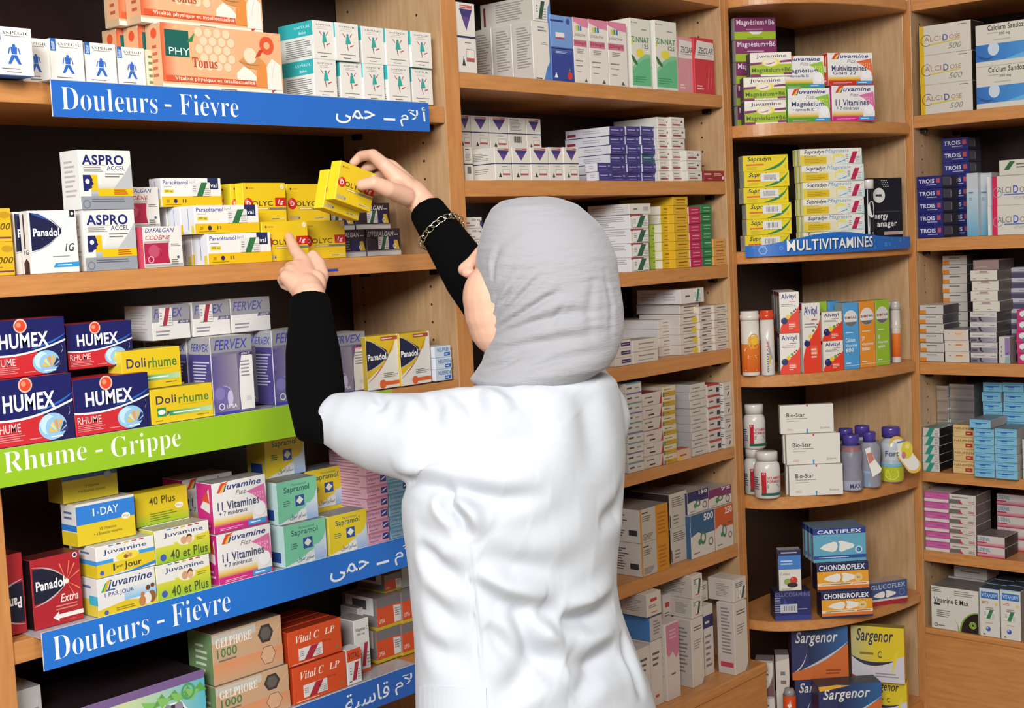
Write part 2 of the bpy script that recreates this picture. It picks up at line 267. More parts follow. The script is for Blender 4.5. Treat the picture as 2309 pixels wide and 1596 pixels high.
D['panr'] = dict(c='e2ddd4', s={'T': 'c6ae2c', 'L': 'd0b52c'}, F=[P('d9b420', (0, .30), (.42, .52), (.80, .70), (.92, 1), (0, 1)), swoop('c0522a', (0, .14), (.62, .42), (.90, .98), .018), P('d9b420', (0, .20), (.5, .45), (.86, .9), (.0, .9)), P('141a3c', (0, .93), (.25, .88), (.60, .72), (.66, .62), (.62, .56), (.3, .42), (0, .36)), swoop('b9b6b4', (0, .36), (.4, .42), (.66, .62), .012), swoop('b9b6b4', (0, .95), (.4, .84), (.66, .62), .01), T('f0efec', 'Panadol', .03, .55, .585, .67, 'B'), R('a8483a', .44, .90, .95, .97), L('e6c8b8', .48, .91, .92, .96, 1), L('7d7a76', .48, .20, .97, .30, 3), R('d9602c', .45, .06, 1, .13), E('d9602c', .45, .09, .1)])
D['neufb'] = dict(c='c6d2de', s={'L': 'dfe3e8', 'T': 'b8c2cc'}, F=[T('2b5aa0', 'NEUFREN', .18, .5, .92, .85, 'b'), R('2b5aa8', .58, .1, .95, .42), L('c8d4e4', .62, .18, .9, .34, 1)], L=[E('2b5aa0', .4, .35, .12)])
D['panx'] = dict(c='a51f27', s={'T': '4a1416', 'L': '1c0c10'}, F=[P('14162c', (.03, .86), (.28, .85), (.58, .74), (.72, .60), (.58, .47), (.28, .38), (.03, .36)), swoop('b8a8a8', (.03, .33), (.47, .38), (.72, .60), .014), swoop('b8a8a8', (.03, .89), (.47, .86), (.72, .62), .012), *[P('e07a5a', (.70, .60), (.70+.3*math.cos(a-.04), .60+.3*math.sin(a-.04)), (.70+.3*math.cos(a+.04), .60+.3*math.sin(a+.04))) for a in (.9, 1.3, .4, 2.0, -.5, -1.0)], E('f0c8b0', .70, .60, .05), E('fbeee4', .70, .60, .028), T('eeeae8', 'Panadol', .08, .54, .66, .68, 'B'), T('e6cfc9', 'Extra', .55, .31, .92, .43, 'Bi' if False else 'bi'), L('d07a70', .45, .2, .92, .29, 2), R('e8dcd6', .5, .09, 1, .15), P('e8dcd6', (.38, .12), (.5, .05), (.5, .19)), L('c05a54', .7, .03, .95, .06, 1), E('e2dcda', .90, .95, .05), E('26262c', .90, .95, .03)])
dots = [R(c, .22+.13*i, .95, .30+.13*i, .985) for i, c in enumerate(['2c78b8', '4a4a48', 'c9a43a', 'b8323c', 'b8323c'])]
D['juv1'] = dict(c='dfdcd8', s={'L': 'd9d6d0', 'T': 'b6b4b0'}, F=dots+[P('d8bd22', (0, 0), (1, .12), (1, .50), (.75, .52), (.45, .42), (0, .42)), R('3f93d0', 0, .42, .28, .54), R('3f93d0', .72, .50, 1, .62), E('e3cf3c', .53, .54, .2, .14), E('8a5a34', .50, .52, .04, .07), E('c08a58', .57, .54, .035, .07), E('d8a878', .53, .60, .025, .05), T('34407c', 'Juvamine', .12, .68, .86, .86), T('3c3c46', '1', .27, .14, .30, .36), T('3c3c46', 'par', .33, .2, .44, .28), T('3c3c46', 'Jour', .46, .1, .76, .36, 'b'), P('2f7cc4', (0, 0), (.5, .02), (1, .18), (1, .08), (.6, -.0), (0, 0)), E('3f5aa8', .08, .15, .035)],
    L=[R('d8bd22', 0, 0, 1, .4), R('3f93d0', 0, .4, 1, .55), L('5a6a98', .1, .7, .8, .85, 1)])
D['juvj'] = dict(c='dcdad6', s={'L': 'd9c23a', 'T': 'b6b4b0'}, F=[P('d6ba22', (0, 0), (1, 0), (1, .14), (.5, .30), (0, .18)), G('7fb6dc', 'dcdad6', .45, .3, 1, .66), P('2f9a4e', (.06, .64), (.14, .86), (.2, .92), (.12, .64)), P('c9a92c', (.10, .64), (.17, .9), (.23, .94), (.15, .64)), P('3a5fb0', (.13, .64), (.3, .64), (.3, .68), (.15, .68)), T('27336e', 'juvamine', .17, .66, .94, .92, 'bi'), T('33407a', '1 PAR JOUR', .12, .46, .62, .6), E('8c5530', .92, .22, .07, .16), E('dfd8d2', .84, .20, .07, .16), E('b87a48', .75, .16, .06, .14), E('6a3e24', .86, .48, .04, .07), E('6a3e24', .94, .52, .035, .06), E('b87a48', .76, .34, .035, .06), L('8c7a1c', .3, .06, .68, .17, 2), E('3f5aa8', .13, .09, .035)],
    L=[R('dcdad6', 0, .45, 1, 1), R('3fb0c8', .45, .3, 1, .55), L('5a6a98', .1, .7, .8, .85, 1)])
D['oneday'] = dict(c='d8bc22', s={'L': 'd8d8d4', 'T': 'b9b6b2'}, F=[R('d8d6d2', 0, .94, 1, 1), R('2c77c8', 0, .50, 1, .94), T('dfe9f2', '1', .28, .66, .305, .84), T('dfe9f2', 'a', .35, .70, .38, .75), T('dfe9f2', 'DAY', .41, .65, .72, .84), E('e6e2cc', .84, .52, .075, .08), T('7a7458', 'Plus', .79, .49, .89, .55, 'li'), T('6a5f1c', '12 Vitamins', .38, .30, .66, .37), T('6a5f1c', '+ 6 Essential minerals', .27, .19, .76, .26)],
    L=[R('2c77c8', 0, .35, 1, .5), R('d8bc22', 0, 0, 1, .33), L('5a6a98', .2, .6, .9, .85, 2)])
D['oneday2'] = dict(c='cdb524', s={'L': '8a7a24'}, F=[R('33588c', 0, .52, 1, 1), E('9aa8a8', .82, .52, .07, .08), T('6a5f1c', '12 Vitamins', .38, .30, .66, .37), T('6a5f1c', '+ 6 Essential minerals', .27, .19, .76, .26)])
D['j40'] = dict(c='dedbd2', s={'T': '9c9a8c', 'L': 'd0c83c'}, F=dots+[G('8fb62c', 'd2cc3c', 0, 0, 1, .55), P('dedbd2', (0, .50), (.35, .50), (.28, .62), (0, .62)), P('d9c62e', (.72, .50), (1, .55), (1, .68), (.7, .62)), E('e8ddc4', .56, .57, .16, .16), E('c99a78', .52, .56, .06, .12), E('5a3a28', .62, .62, .05, .1), E('d8a884', .62, .54, .05, .11), T('34407c', 'Juvamine', .16, .72, .88, .88), T('4a5a30', '40 et Plus', .26, .06, .95, .34, 'b'), E('3f5aa8', .13, .18, .055), L('8a862c', .75, .47, .95, .58, 2)])
D['p40'] = dict(c='d3b81e', s={'L': 'b8a42c'}, F=[G('93b82c', 'd3b81e', 0, 0, 1, .4), T('5a4f20', '40 Plus', .25, .58, .75, .82, 'b'), E('e6e2cc', .82, .44, .08, .09), T('7a7458', 'Plus', .76, .4, .88, .47, 'li'), L('6a7a20', .25, .08, .82, .35, 4)])
def vit(title, sub, c1, c2, c3):
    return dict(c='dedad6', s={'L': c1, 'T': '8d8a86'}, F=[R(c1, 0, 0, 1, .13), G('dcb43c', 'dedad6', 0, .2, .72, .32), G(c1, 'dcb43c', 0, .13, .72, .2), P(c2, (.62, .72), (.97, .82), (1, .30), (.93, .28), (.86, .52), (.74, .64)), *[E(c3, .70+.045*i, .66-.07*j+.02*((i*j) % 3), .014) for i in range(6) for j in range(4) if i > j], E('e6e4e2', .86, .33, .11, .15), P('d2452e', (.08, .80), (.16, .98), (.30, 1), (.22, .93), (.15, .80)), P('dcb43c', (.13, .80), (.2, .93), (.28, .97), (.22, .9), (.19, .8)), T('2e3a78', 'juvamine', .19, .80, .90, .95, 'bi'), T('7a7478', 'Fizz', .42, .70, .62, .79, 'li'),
        T('3a4468', title, .08, .44, .85, .61, 'b'), T('3a4468', sub, .10, .33, .62, .42, ''), R('3f8fc8', .62, .03, .97, .13), L('d0e2ee', .66, .05, .93, .11, 1), L('e0a8c0', .1, .03, .55, .09, 2)], L=[P('dedad6', (.2, .5), (.8, .9), (.8, .4)), P('d2452e', (.3, .65), (.7, .85), (.8, .6)), L('e9c0d4', .2, .1, .8, .3, 2)])
D['vit11'] = vit('11 Vitamines', '+ 7 minéraux', 'c42a7a', 'd06a98', 'e39cbc'); D['multi'] = vit('Multivitamines', 'Gold 22', 'c22f1c', 'd8653a', 'e9a06a'); D['magn'] = vit('Magnésium', '+ vitamines B6, B2', '4f9a34', '8ab83e', 'd0d860')
def sap(c, d):
    return dict(c='c3cfda', s={'T': '77797a', 'L': d}, F=[P(c, (0, 1), (1, 1), (.985, .70), (.92, .50), (.80, .40), (.6, .26), (.35, .1), (0, .02)), P('d9d9d4', (0, 0), (.95, 0), (.95, .1), (.6, .28), (.35, .12), (.1, .05)), G('8fa8d0', 'c3cfda', .70, 0, .98, .4), T('2f5d58', 'Sapramol', .17, .68, .80, .86, 'b'), T('4d7a72', 'Paracétamol', .36, .86, .72, .92), R('2a4a94', .44, .36, .66, .62), P('d9dcc4', (.55, .40), (.64, .50), (.55, .60), (.46, .49)), L('3f6a60', .14, .4, .36, .55, 3), T('33507a', '\ufedd\ufeee\ufee3\ufe8d\ufeae\ufe91\ufe8e\ufeb3', .28, .06, .68, .20), L('9fb0c8', .74, .08, .9, .12, 1)], L=[R('2a4a94', .2, .1, .8, .35)])
D['sapg'] = sap('74bd98', 'bfd8d4'); D['sapy'] = sap('d9be22', 'd2c440')
def doli(c, d, e):
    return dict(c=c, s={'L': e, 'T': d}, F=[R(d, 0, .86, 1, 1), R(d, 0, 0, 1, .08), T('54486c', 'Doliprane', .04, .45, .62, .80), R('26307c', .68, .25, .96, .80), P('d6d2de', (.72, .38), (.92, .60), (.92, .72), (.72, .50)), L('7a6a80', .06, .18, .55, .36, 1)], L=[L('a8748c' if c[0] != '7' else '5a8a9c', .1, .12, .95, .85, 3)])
D['dolip'] = doli('cf95a8', 'b9788f', 'd6a9b6'); D['dolib'] = doli('79abc0', '5a8fa8', '8db8c8')
hexpts = lambda x, y, r, k: [(x+r*math.cos(math.pi*i/3), y+r*k*math.sin(math.pi*i/3)) for i in range(6)]
D['gelbig'] = dict(c='8f86a0', s={'T': '1a1216', 'R': '6d8a78'}, F=[R('755a88', 0, .88, 1, 1), G('a79fb8', 'c6cf9a', 0, 0, .45, .88, True), G('c6cf9a', '55b0c0', .45, 0, 1, .88, True), *[P('5f9a4c', (.62+.09*i, .66+.05*(i % 2)), (.70+.09*i, .84), (.74+.09*i, .70)) for i in range(4)], *[P('7fb860', (.60+.1*i, .60), (.56+.1*i, .80), (.66+.1*i, .74)) for i in range(4)], O('4f9a5c', .88, .76, .05, .3), P('e2e2e4', *hexpts(.77, .45, .115, 2.1)), P('35303a', *hexpts(.77, .45, .10, 2.1)), *[E('8d8890', .77+.04*i, .45+.13*j, .028, .08) for i in (-1, 1) for j in (-1, 1)], T('e2e0e2', 'GELPHORE', .08, .40, .60, .66, 'S')])
D['grey'] = dict(c='a9a6a2', s={'T': '8a8784', 'R': '2a2426'}, F=[T('77757a', 'ADINE', .5, .6, .95, .8), L('8a888a', .3, .2, .8, .45, 2)])
D['gel1'] = dict(c='c09a78', s={'T': '6a6664', 'L': '6f8a5c', 'D': 'b89878'}, F=[R('bdb6a8', 0, .80, .62, .97), T('e2dfd8', 'GELPHORE', .05, .70, .56, .88, 's'), T('3f7a4e', '1000', .06, .50, .34, .68, 'b'), L('7a6a54', .08, .4, .44, .48, 1), L('4f8a5c', .06, .12, .5, .26, 2), G('c09a78', 'd2885c', 0, 0, 1, .4), P('3a3634', *hexpts(.76, .72, .115, 1.75)), P('5c5650', *hexpts(.76, .72, .08, 1.75)), *[P('3a3634', *hexpts(x, y, .115, 1.75)) for x, y in ((.78, .28),)], P('cda07c', *hexpts(.78, .28, .108, 1.75)), swoop('d9b08c', (.86, .62), (.95, .8), (1, .84), .012)], L=[L('c9d0b8', .3, .2, .8, .8, 5)])
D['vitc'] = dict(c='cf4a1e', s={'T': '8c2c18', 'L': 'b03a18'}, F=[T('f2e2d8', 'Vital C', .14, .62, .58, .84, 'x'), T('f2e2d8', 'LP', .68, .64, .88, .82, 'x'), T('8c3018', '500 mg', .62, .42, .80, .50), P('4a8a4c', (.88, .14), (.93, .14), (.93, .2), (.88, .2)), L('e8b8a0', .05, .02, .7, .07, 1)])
D['vitb'] = dict(c='ddd8d2', s={'L': 'bfb8b2'}, F=[R('cf4a1e', 0, .66, 1, 1), T('7a1c10', 'VITAL', .1, .72, .9, .9, 'b'), L('6a6664', .1, .04, .4, .12, 1)])
D['vitt'] = dict(c='ddd8d2', s={'T': '8f8a86', 'L': 'b5aeaa'}, F=[T('3a3638', 'Vitamine C', .12, .78, .9, .85, 'b'), T('3a3638', '500 mg', .2, .69, .7, .75, 'b'), L('4a5a80', .45, .36, .95, .56, 5), R('d9551e', 0, 0, 1, .06)])
D['upsa'] = dict(c='cc4a22', s={'T': '8d8886', 'L': '7a7674', 'R': '5a5654'}, F=[R('6d6a6c', 0, .70, 1, 1), P('d2cdc6', (.68, .12), (1, .12), (1, .62), (.66, .66)), L('7a7674', .72, .3, .95, .58, 4), R('b8a42c', 0, 0, 1, .10), T('e8c8b4', 'UPSA', .06, .2, .3, .34, 'b')], L=[R('d8d4d0', .1, .45, .9, 1), P('4a4648', (.3, .6), (.7, .6), (.7, .9), (.3, .9)), R('b8a42c', 0, 0, 1, .1)])
# middle bay
D['trilogo'] = dict(c='d3ccc2', s={'L': 'd2cbc2', 'T': 'bdb6ac'}, F=[R('25284c', 0, .495, 1, .525), R('c04a44', .2, .92, .85, .965), L('c8c0ba', .22, .925, .60, .96, 1), P('35306a', (.16, .91), (.86, .91), (.51, .60)), P('5c3a7c', (.30, .80), (.72, .80), (.51, .60)), R('5a5a66', .38, .425, .72, .435), R('6a6268', .44, .16, .88, .34), R('d9d2c8', .455, .175, .865, .33), R('b04a44', .455, .17, .865, .215), P('2c2c34', (.2, .1), (.38, .1), (.29, .24))], L=[R('25284c', 0, .495, 1, .525), L(GR, .1, .6, .75, .85, 5), L(GR, .2, .2, .8, .38, 3)])
D['tribar'] = dict(D['trilogo']); D['tribar']['F'] = [R('25284c', 0, .495, 1, .525), L('3a3a44', .1, .9, .6, .96, 1), L('77747a', .1, .6, .85, .88, 7), *[R('3a3a3e', .28+.04*i, .24, .30+.04*i+(.012 if i % 3 else 0), .44) for i in range(11)]]
D['whbig'] = dict(c='d5cec4', s={'L': 'c2bbb2'}, F=[L('6a6a70', .35, .82, .85, .93, 2), L(GR, .5, .6, .9, .66, 2), P('4a7ab8', (.62, 0), (1, 0), (1, .33), (.82, .22)), R('1c1c20', .15, .01, .5, .03)], L=[L('8d8780', .2, .2, .95, .92, 16)])
D['whtop'] = dict(c='d5cec4', s={'L': 'bfb8ae', 'D': 'a8a198'}, F=[L('4a4a80', .1, .86, .75, .96, 1), P('4a7ab8', (.80, 0), (1, 0), (1, .85), (.85, .6))], L=[L('8d8780', .3, .15, .9, .9, 8), R('6a2a30', .06, .1, .1, .85)])
D['augm'] = dict(c='6c8ec4', s={'L': '5a7ab0'}, F=[R('2a3c86', 0, 0, 1, .50), G('2a3c86', '4a64a8', 0, .40, 1, .52), L('1f3276', .0, .88, .65, .95, 1), E('2a4a94', .80, .92, .09), R('dcd6d4', .22, .66, .62, .74), R('a04a5c', .22, .64, .62, .67), R('1c2654', 0, .485, 1, .505), L('b8c4dc', .2, .42, .85, .46, 2), P('e8e4e0', (.1, .05), (.26, .05), (.18, .13)), E('c8322c', .80, .09, .11), P('3a8a4a', (.74, .16), (.80, .21), (.86, .16))])
D['josa'] = dict(c='d8d0c6', s={'T': 'c87a90', 'L': 'c8bfb6'}, F=[P('d07a94', (0, 1), (1, 1), (1, .86), (.6, .87), (0, .94)), *[R(c, .18+.13*i, .80, .28+.13*i, .88) for i, c in enumerate(('d9b83a', '3f9a5c', '3a6ab8'))], T('5c5458', 'josacine', .06, .70, .78, .77, 'li'), R('c46a80', 0, .56, .85, .66), T('7c2438', '250mg/5', .05, .58, .8, .64, 'b'), L(GR, .2, .45, .7, .53, 3), L('7a7470', .1, .32, .85, .36, 1), L('7a7470', .1, .25, .75, .28, 1), L('7a7470', .15, .16, .6, .18, 1), P('55525c', (.62, .02), (.82, .02), (.72, .08))])
D['zinnat'] = dict(c='d4cfc2', s={'L': 'dcd8ce'}, F=[E('c05a5a', .08, .94, .03), L(GR, .15, .925, .4, .95, 1), L(GR, .55, .83, .85, .87, 1), T('2f7a3c', 'ZiNNAT', .03, .66, .93, .74, 'b'), T('4a4a44', '125', .58, .58, .88, .64), P('d9c22e', (.0, .62), (.1, .62), (.1, .7)), P('7fb88c', (.02, .04), (.97, .04), (.97, .50), (.70, .50), (.35, .42), (.05, .30)), P('5fae7c', (.05, .04), (.97, .04), (.97, .46), (.6, .42), (.05, .25)), E('dcca34', .45, .51, .2, .06), P('2f6a3a', (0, .48), (.1, .46), (.32, .36), (.28, .32), (.08, .38)), L('3f8a5c', .1, .08, .8, .18, 3)])
D['zecl'] = dict(c='c23038', s={'T': 'b02c34'}, F=[P('d3cbc2', (.02, .62), (1, .62), (.98, .93), (.15, .95)), T('3a3640', 'ZECLAR', .2, .72, .95, .83, 'i'), R('6a6670', .15, .69, .9, .70), swoop('e0a0a0', (.62, .05), (.7, .3), (.75, .55), .03), swoop('e8b4b0', (.8, .05), (.84, .3), (.9, .55), .015), L('e8c0bc', .1, .06, .5, .16, 2)])
D['zecl2'] = dict(D['zecl'], c='c98a90'); 
D['purp'] = dict(c='3a3470', s={'L': 'cfcdd2', 'T': 'c4c2ca', 'e': '6a66a0'}, F=[L('a8a4cc', .08, .5, .62, .72, 1), R('8a86b4', .72, .55, .86, .75), L('7f7ab0', .1, .22, .85, .36, 1), R('504a86', 0, 0, 1, .06)], L=[L('a5a3ac', .3, .3, .8, .75, 2)])
D['purpr'] = dict(D['purp']); D['purpr']['L'] = [R('8c2c3c', .04, .2, .24, .5), L('a5a3ac', .4, .3, .8, .75, 2)]
D['purpt'] = dict(D['purp'], c='1f4a58')
D['whred'] = dict(c='d2cac0', s={'L': 'c9c4bc', 'T': 'bdb5ab'}, F=[L('6d6660', .1, .66, .7, .82, 1), P('2c2c30', (.7, .5), (.88, .5), (.8, .72)), R('8f3a34', .12, .2, .7, .34), L(GR, .12, .4, .6, .5, 1)])
D['reds'] = dict(c='8c1f28', s={'T': '6c181e'}, F=[L('d8b8b8', .03, .5, .42, .84, 1), L('d8a8a8', .5, .5, .9, .8, 2), L('c89a9a', .2, .15, .45, .3, 1), E('d8c8c8', .92, .3, .05)])
D['wh500'] = dict(c='d0c9c0', F=[T('3a3638', '500 mg', .4, .6, .9, .85, 'b'), R('a84a4c', .1, .4, .3, .55), L('6a6664', .1, .15, .6, .3, 1), E('34305c', .95, .4, .08, .3)])
D['whgr'] = dict(c='cdc6bc', s={'L': 'd2d2d4', 'T': 'c0b9b0'}, F=[R('a04048', 0, .86, .7, 1), L(GR, .1, .2, .35, .7, 4)], L=[L('9c9aa4', .1, .12, .95, .9, 6)])  # cooler, brighter left side: daylight painted into its colour
D['whbar'] = dict(c='d0c8be', s={'L': 'c6c2c0', 'T': 'c9c2ba'}, F=[L('5c5a60', .2, .35, .5, .65, 1), *[R('5a585c', .64+.028*i, .3, .65+.028*i, .7) for i in range(9)]], L=[L('a09c9e', .1, .2, .5, .8, 3), L('a09c9e', .6, .2, .95, .8, 3)])
def lineb(c, t, l, ink='7a6a30', left=None, **k):
    return dict(c=c, s={'L': left or c, 'T': l}, F=[L(ink, .22, .5, .85, .78, 1), L(ink, .2, .2, .8, .34, 1), R(l, 0, 0, 1, .05)], **k)
D['lime'] = lineb('97ad2c', '', '7f9426', '5f701c'); D['yel'] = lineb('c9a61c', '', 'a88812', '7a4a20', 'd6d0be'); D['yelor'] = lineb('cda222', '', 'b08418', '8a3a1c'); D['pinkb'] = lineb('b3224e', '', '8f1a3c', 'd88aa4', 'cfc4c4'); D['greenb'] = lineb('22703c', '', '185a2e', '8fc09a'); D['orng'] = lineb('d0934c', '', 'b07a38', '8a4a20')
D['wht'] = lineb('cbbfb2', '', 'a89c90', '8a8078', 'c3bfbc'); D['whyel'] = dict(lineb('c9bcac', '', 'b3a594', '5c5064', 'b9b2ac')); D['whyel']['F'] = D['whyel']['F']+[E('cdb428', .78, .35, .16, .28)]
D['whora'] = dict(lineb('c9bcae', '', 'a3968a', '5c5458')); D['whora']['F'] = D['whora']['F']+[P('9c3a2c', (.9, .0), (1, 0), (1, .9)), R('4a4448', .2, .12, .5, .24)]
D['whpur'] = dict(lineb('c9bcb0', '', 'a3968a', '5c5458')); D['whpur']['F'] = [R('3c3058', .35, .3, .95, .75), L('b8b0c0', .4, .45, .9, .6, 1)]
D['whor2'] = dict(lineb('c6b9aa', '', 'b08a6a', '5c5458'))
D['omg'] = dict(c='c6bdb2', s={'T': '7f9aa0', 'L': 'c9c4be', 'e': '8a8a98'}, F=[L('4a4850', .06, .3, .52, .72, 1), L('77767c', .56, .35, .92, .6, 1), R('5a8a9a', 0, .88, 1, 1)]); D['omgp'] = dict(D['omg']); D['omgp']['F'] = D['omg']['F'][:2]+[R('6a62a0', 0, .88, 1, 1)]
D['plavix'] = dict(c='c6b8ac', s={'T': '8a2a2c'}, F=[L('5c5458', .1, .55, .55, .75, 1), R('3a3438', .25, .2, .55, .32), P('a83a2c', (.86, 0), (1, 0), (1, 1))])
D['yelw'] = dict(c='c9bb9c', s={'L': 'b9b0a4'}, F=[R('b8922c', 0, 0, 1, .45), L('6a5a34', .1, .6, .8, .78, 1), L('7a5a20', .1, .2, .7, .34, 1), R('2f6a6c', 0, 0, .1, .4)])
D['rey'] = dict(c='c9a88c', s={'T': 'b5402c'}, F=[L('a8402c', .1, .3, .9, .65, 1), R('d2b03a', 0, 0, .3, .4)])
D['tildiem'] = dict(c='c3b9ae', s={'L': 'aeaaa8', 'T': '8c8884'}, F=[L('77706e', .15, .32, .75, .62, 1), R('9a948e', 0, 0, 1, .06)])
D['doxy'] = dict(c='c4b8ae', s={'T': 'ac3430'}, F=[R('b03430', 0, .84, 1, 1), L('4a4448', .1, .3, .62, .62, 1), R('2c2c40', .72, .2, .95, .6)])
D['lines'] = dict(c='c8beb2', s={'L': 'cdc9c6'}, F=[L('6a625e', .2, .55, .85, .8, 2), P('4a4a48', (.45, .2), (.6, .2), (.75, .42), (.6, .42)), R('a8b088', 0, 0, 1, .05)], L=[L('5a5654', .3, .05, 1, .95, 7)])
D['orwh'] = dict(c='b8aea2', s={'L': 'cfcac6', 'T': '8d857c'}, F=[R('c9821c', .55, 0, 1, 1), R('c9821c', 0, 0, .05, 1), L('2c2a2c', .07, .84, .28, .92, 1), L('6a6460', .08, .62, .45, .8, 3), L('6a6460', .08, .06, .45, .26, 5), L('a5681a', .62, .1, .95, .8, 6)], L=[L('5a5658', .2, .15, .7, .85, 9), L('3a383c', .72, .1, .95, .5, 1)])
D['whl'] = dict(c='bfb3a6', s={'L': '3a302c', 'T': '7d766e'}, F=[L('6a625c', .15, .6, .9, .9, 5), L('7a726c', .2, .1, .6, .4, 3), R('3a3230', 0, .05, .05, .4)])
def cam(c, n, l): return dict(c='cbc0b4', s={'T': 'a89c92', 'L': c}, F=[R(c, 0, .5, 1, 1), P('cbc0b4', (0, .5), (.3, .58), (.5, .5), (.3, .4)), T('dcd6d0', n, .55, .8, .95, .96, 'B'), E('4a6a58', .5, .42, .12, .16), E('cbc0b4', .5, .42, .06, .09), O('5a5a60', .82, .28, .10, .3), E('3a8a4a', .36, .34, .07), L('77706c', .1, .08, .5, .14, 1), L('5a5658', .7, .55, .95, .62, 1)])
D['c500'] = cam('34587c', '500', 0); D['c250'] = cam('c0562c', '250', 0); D['p150'] = dict(cam('2c2c58', '150', 0)); D['p75'] = dict(cam('74305c', '75', 0))
D['box_w'] = dict(c='cabfb3', s={'L': 'bdb3aa', 'T': 'c9bdb0'}, F=[L('5c5458', .15, .6, .8, .85, 3), L('b8483c', .3, .1, .7, .2, 1)], L=[L('8a827c', .3, .2, .85, .8, 8)])
D['box_wr'] = dict(D['box_w']); D['box_wr']['F'] = [R('b0362c', .25, .62, .7, .76), L('6a625e', .15, .35, .8, .5, 2), L('c0563c', .3, .1, .8, .2, 1)]
D['blueb'] = dict(c='4a78b4', s={'F': 'b5aca6', 'T': '2c3c5c'}, F=[L('7d7572', .3, .2, .9, .8, 5), R('2c3c5c', 0, .94, 1, 1)], L=[R('2c3c5c', 0, .94, 1, 1)])
D['tallp'] = dict(c='cabeb2', s={'L': 'd0c6bc'}, F=[P('c0748c', (.05, .98), (1, .98), (1, .60), (.75, .52), (.5, .62), (.2, .56), (.05, .62)), L('c9a0ac', .25, .78, .85, .92, 3), L('6a6260', .35, .3, .8, .36, 1)])
D['tallw'] = dict(c='c9beb2', s={'L': 'b8aea6'}, F=[L('5c5658', .2, .82, .85, .9, 2), L('8a827c', .2, .55, .8, .7, 4), P('8a8078', (.75, 0), (1, 0), (1, .12))], L=[L('7a7270', .15, .2, .85, .9, 12)])
D['tallr'] = dict(D['tallw']); D['tallr']['L'] = [L('7a7270', .25, .28, .85, .95, 14), R('b03a4c', .15, .1, .9, .17)]
D['talln'] = dict(c='c9beb2', F=[R('2f2c5a', 0, .68, 1, .86), L('c9beb2', .2, .72, .8, .8, 1), L('7a726e', .2, .1, .8, .6, 6), R('4a4448', 0, 0, .03, .9)])
# corner unit
D['jmag'] = dict(c='ddd5ca', s={'L': '6a6468', 'T': 'b5aca2'}, F=[R('9ab024', 0, .08, 1, .50), P('7c2c5c', (0, .46), (.3, .52), (.3, .60), (0, .58)), P('7c2c5c', (.72, .56), (1, .58), (1, .68), (.72, .64)), R('7c2c5c', 0, 0, .25, .10), R('7c2c5c', .8, .05, 1, .14), E('dbc83c', .5, .58, .22, .18), E('e0d4c4', .48, .58, .17, .16), swoop('8c5a5c', (.36, .52), (.5, .48), (.62, .62), .02), T('4a3a4c', 'Juvamine', .15, .74, .88, .92), T('4a5a2c', 'Magnésium+B6', .04, .12, .98, .36, 'b')])
D['jmagt'] = dict(c='98ae24', s={'L': 'd5d0c8', 'T': '5c2446'}, F=[R('7c2c5c', 0, .36, 1, 1), T('ded2da', 'Magnésium+B6', .05, .60, .97, .92, 'b'), L('c0a4b4', .28, .42, .75, .52, 1), P('d8d6cc', (.34, .36), (.68, .36), (.6, .24), (.42, .24)), L('5c6a1c', .3, .04, .75, .1, 1)])
D['supra'] = dict(c='d9c21c', s={'L': 'd6d2c0', 'T': 'b8a418'}, F=[T('2c2c44', 'Supradyn', .10, .56, .62, .92, 'bi'), R('d0602a', .07, .36, .46, .46), L('b39c1c', .08, .1, .4, .28, 2), P('d9c21c', (.5, 0), (1, 0), (1, 1)), swoop('2a7a40', (.46, .04), (.88, .20), (1, 1), .10), L('b39c1c', .66, .8, .92, .86, 1), E('c7ae1a', .93, .25, .03)])
D['supst'] = dict(D['supra'])
D['supmg'] = dict(c='ddd8cc', s={'L': 'd8d6c4', 'T': 'b4b0a8'}, F=[G('d9c02c', 'ddd8cc', 0, 0, .62, .62, True), R('d3b222', .06, .08, .42, .5), L('a88c1c', .06, .12, .42, .42, 3), L('9aa0a0', .06, .5, .3, .62, 1), E('ddd26a', .62, .4, .1, .3), G('ddd8cc', 'a9ccd0', .55, 0, 1, .5, True), swoop('3a86c0', (.55, .08), (.85, .35), (1, .98), .035), T('3a3a4c', 'Supradyn', .06, .64, .38, .94, 'bi'), T('3f86b8', 'Magnesia', .40, .66, .78, .96, 'li')], L=[R('a9b83c', .1, 0, .3, 1), R('a9b83c', .6, 0, .75, 1)])
D['energy'] = dict(c='14161f', s={'T': '2a2a30'}, F=[E('d5d2cc', .30, .74, .18), L('3a3a40', .2, .70, .42, .78, 1), *[E('b5b2b0', .38+.05*i+.02*j, .96-.03*j, .012) for i in range(4) for j in range(4)], R('5a5c68', .2, .49, .92, .495), T('dcdad6', 'nergy', .16, .36, .55, .45, 'b'), T('dcdad6', 'anager', .22, .24, .82, .33, 'b'), R('b09a94', .42, .14, 1, .19)])
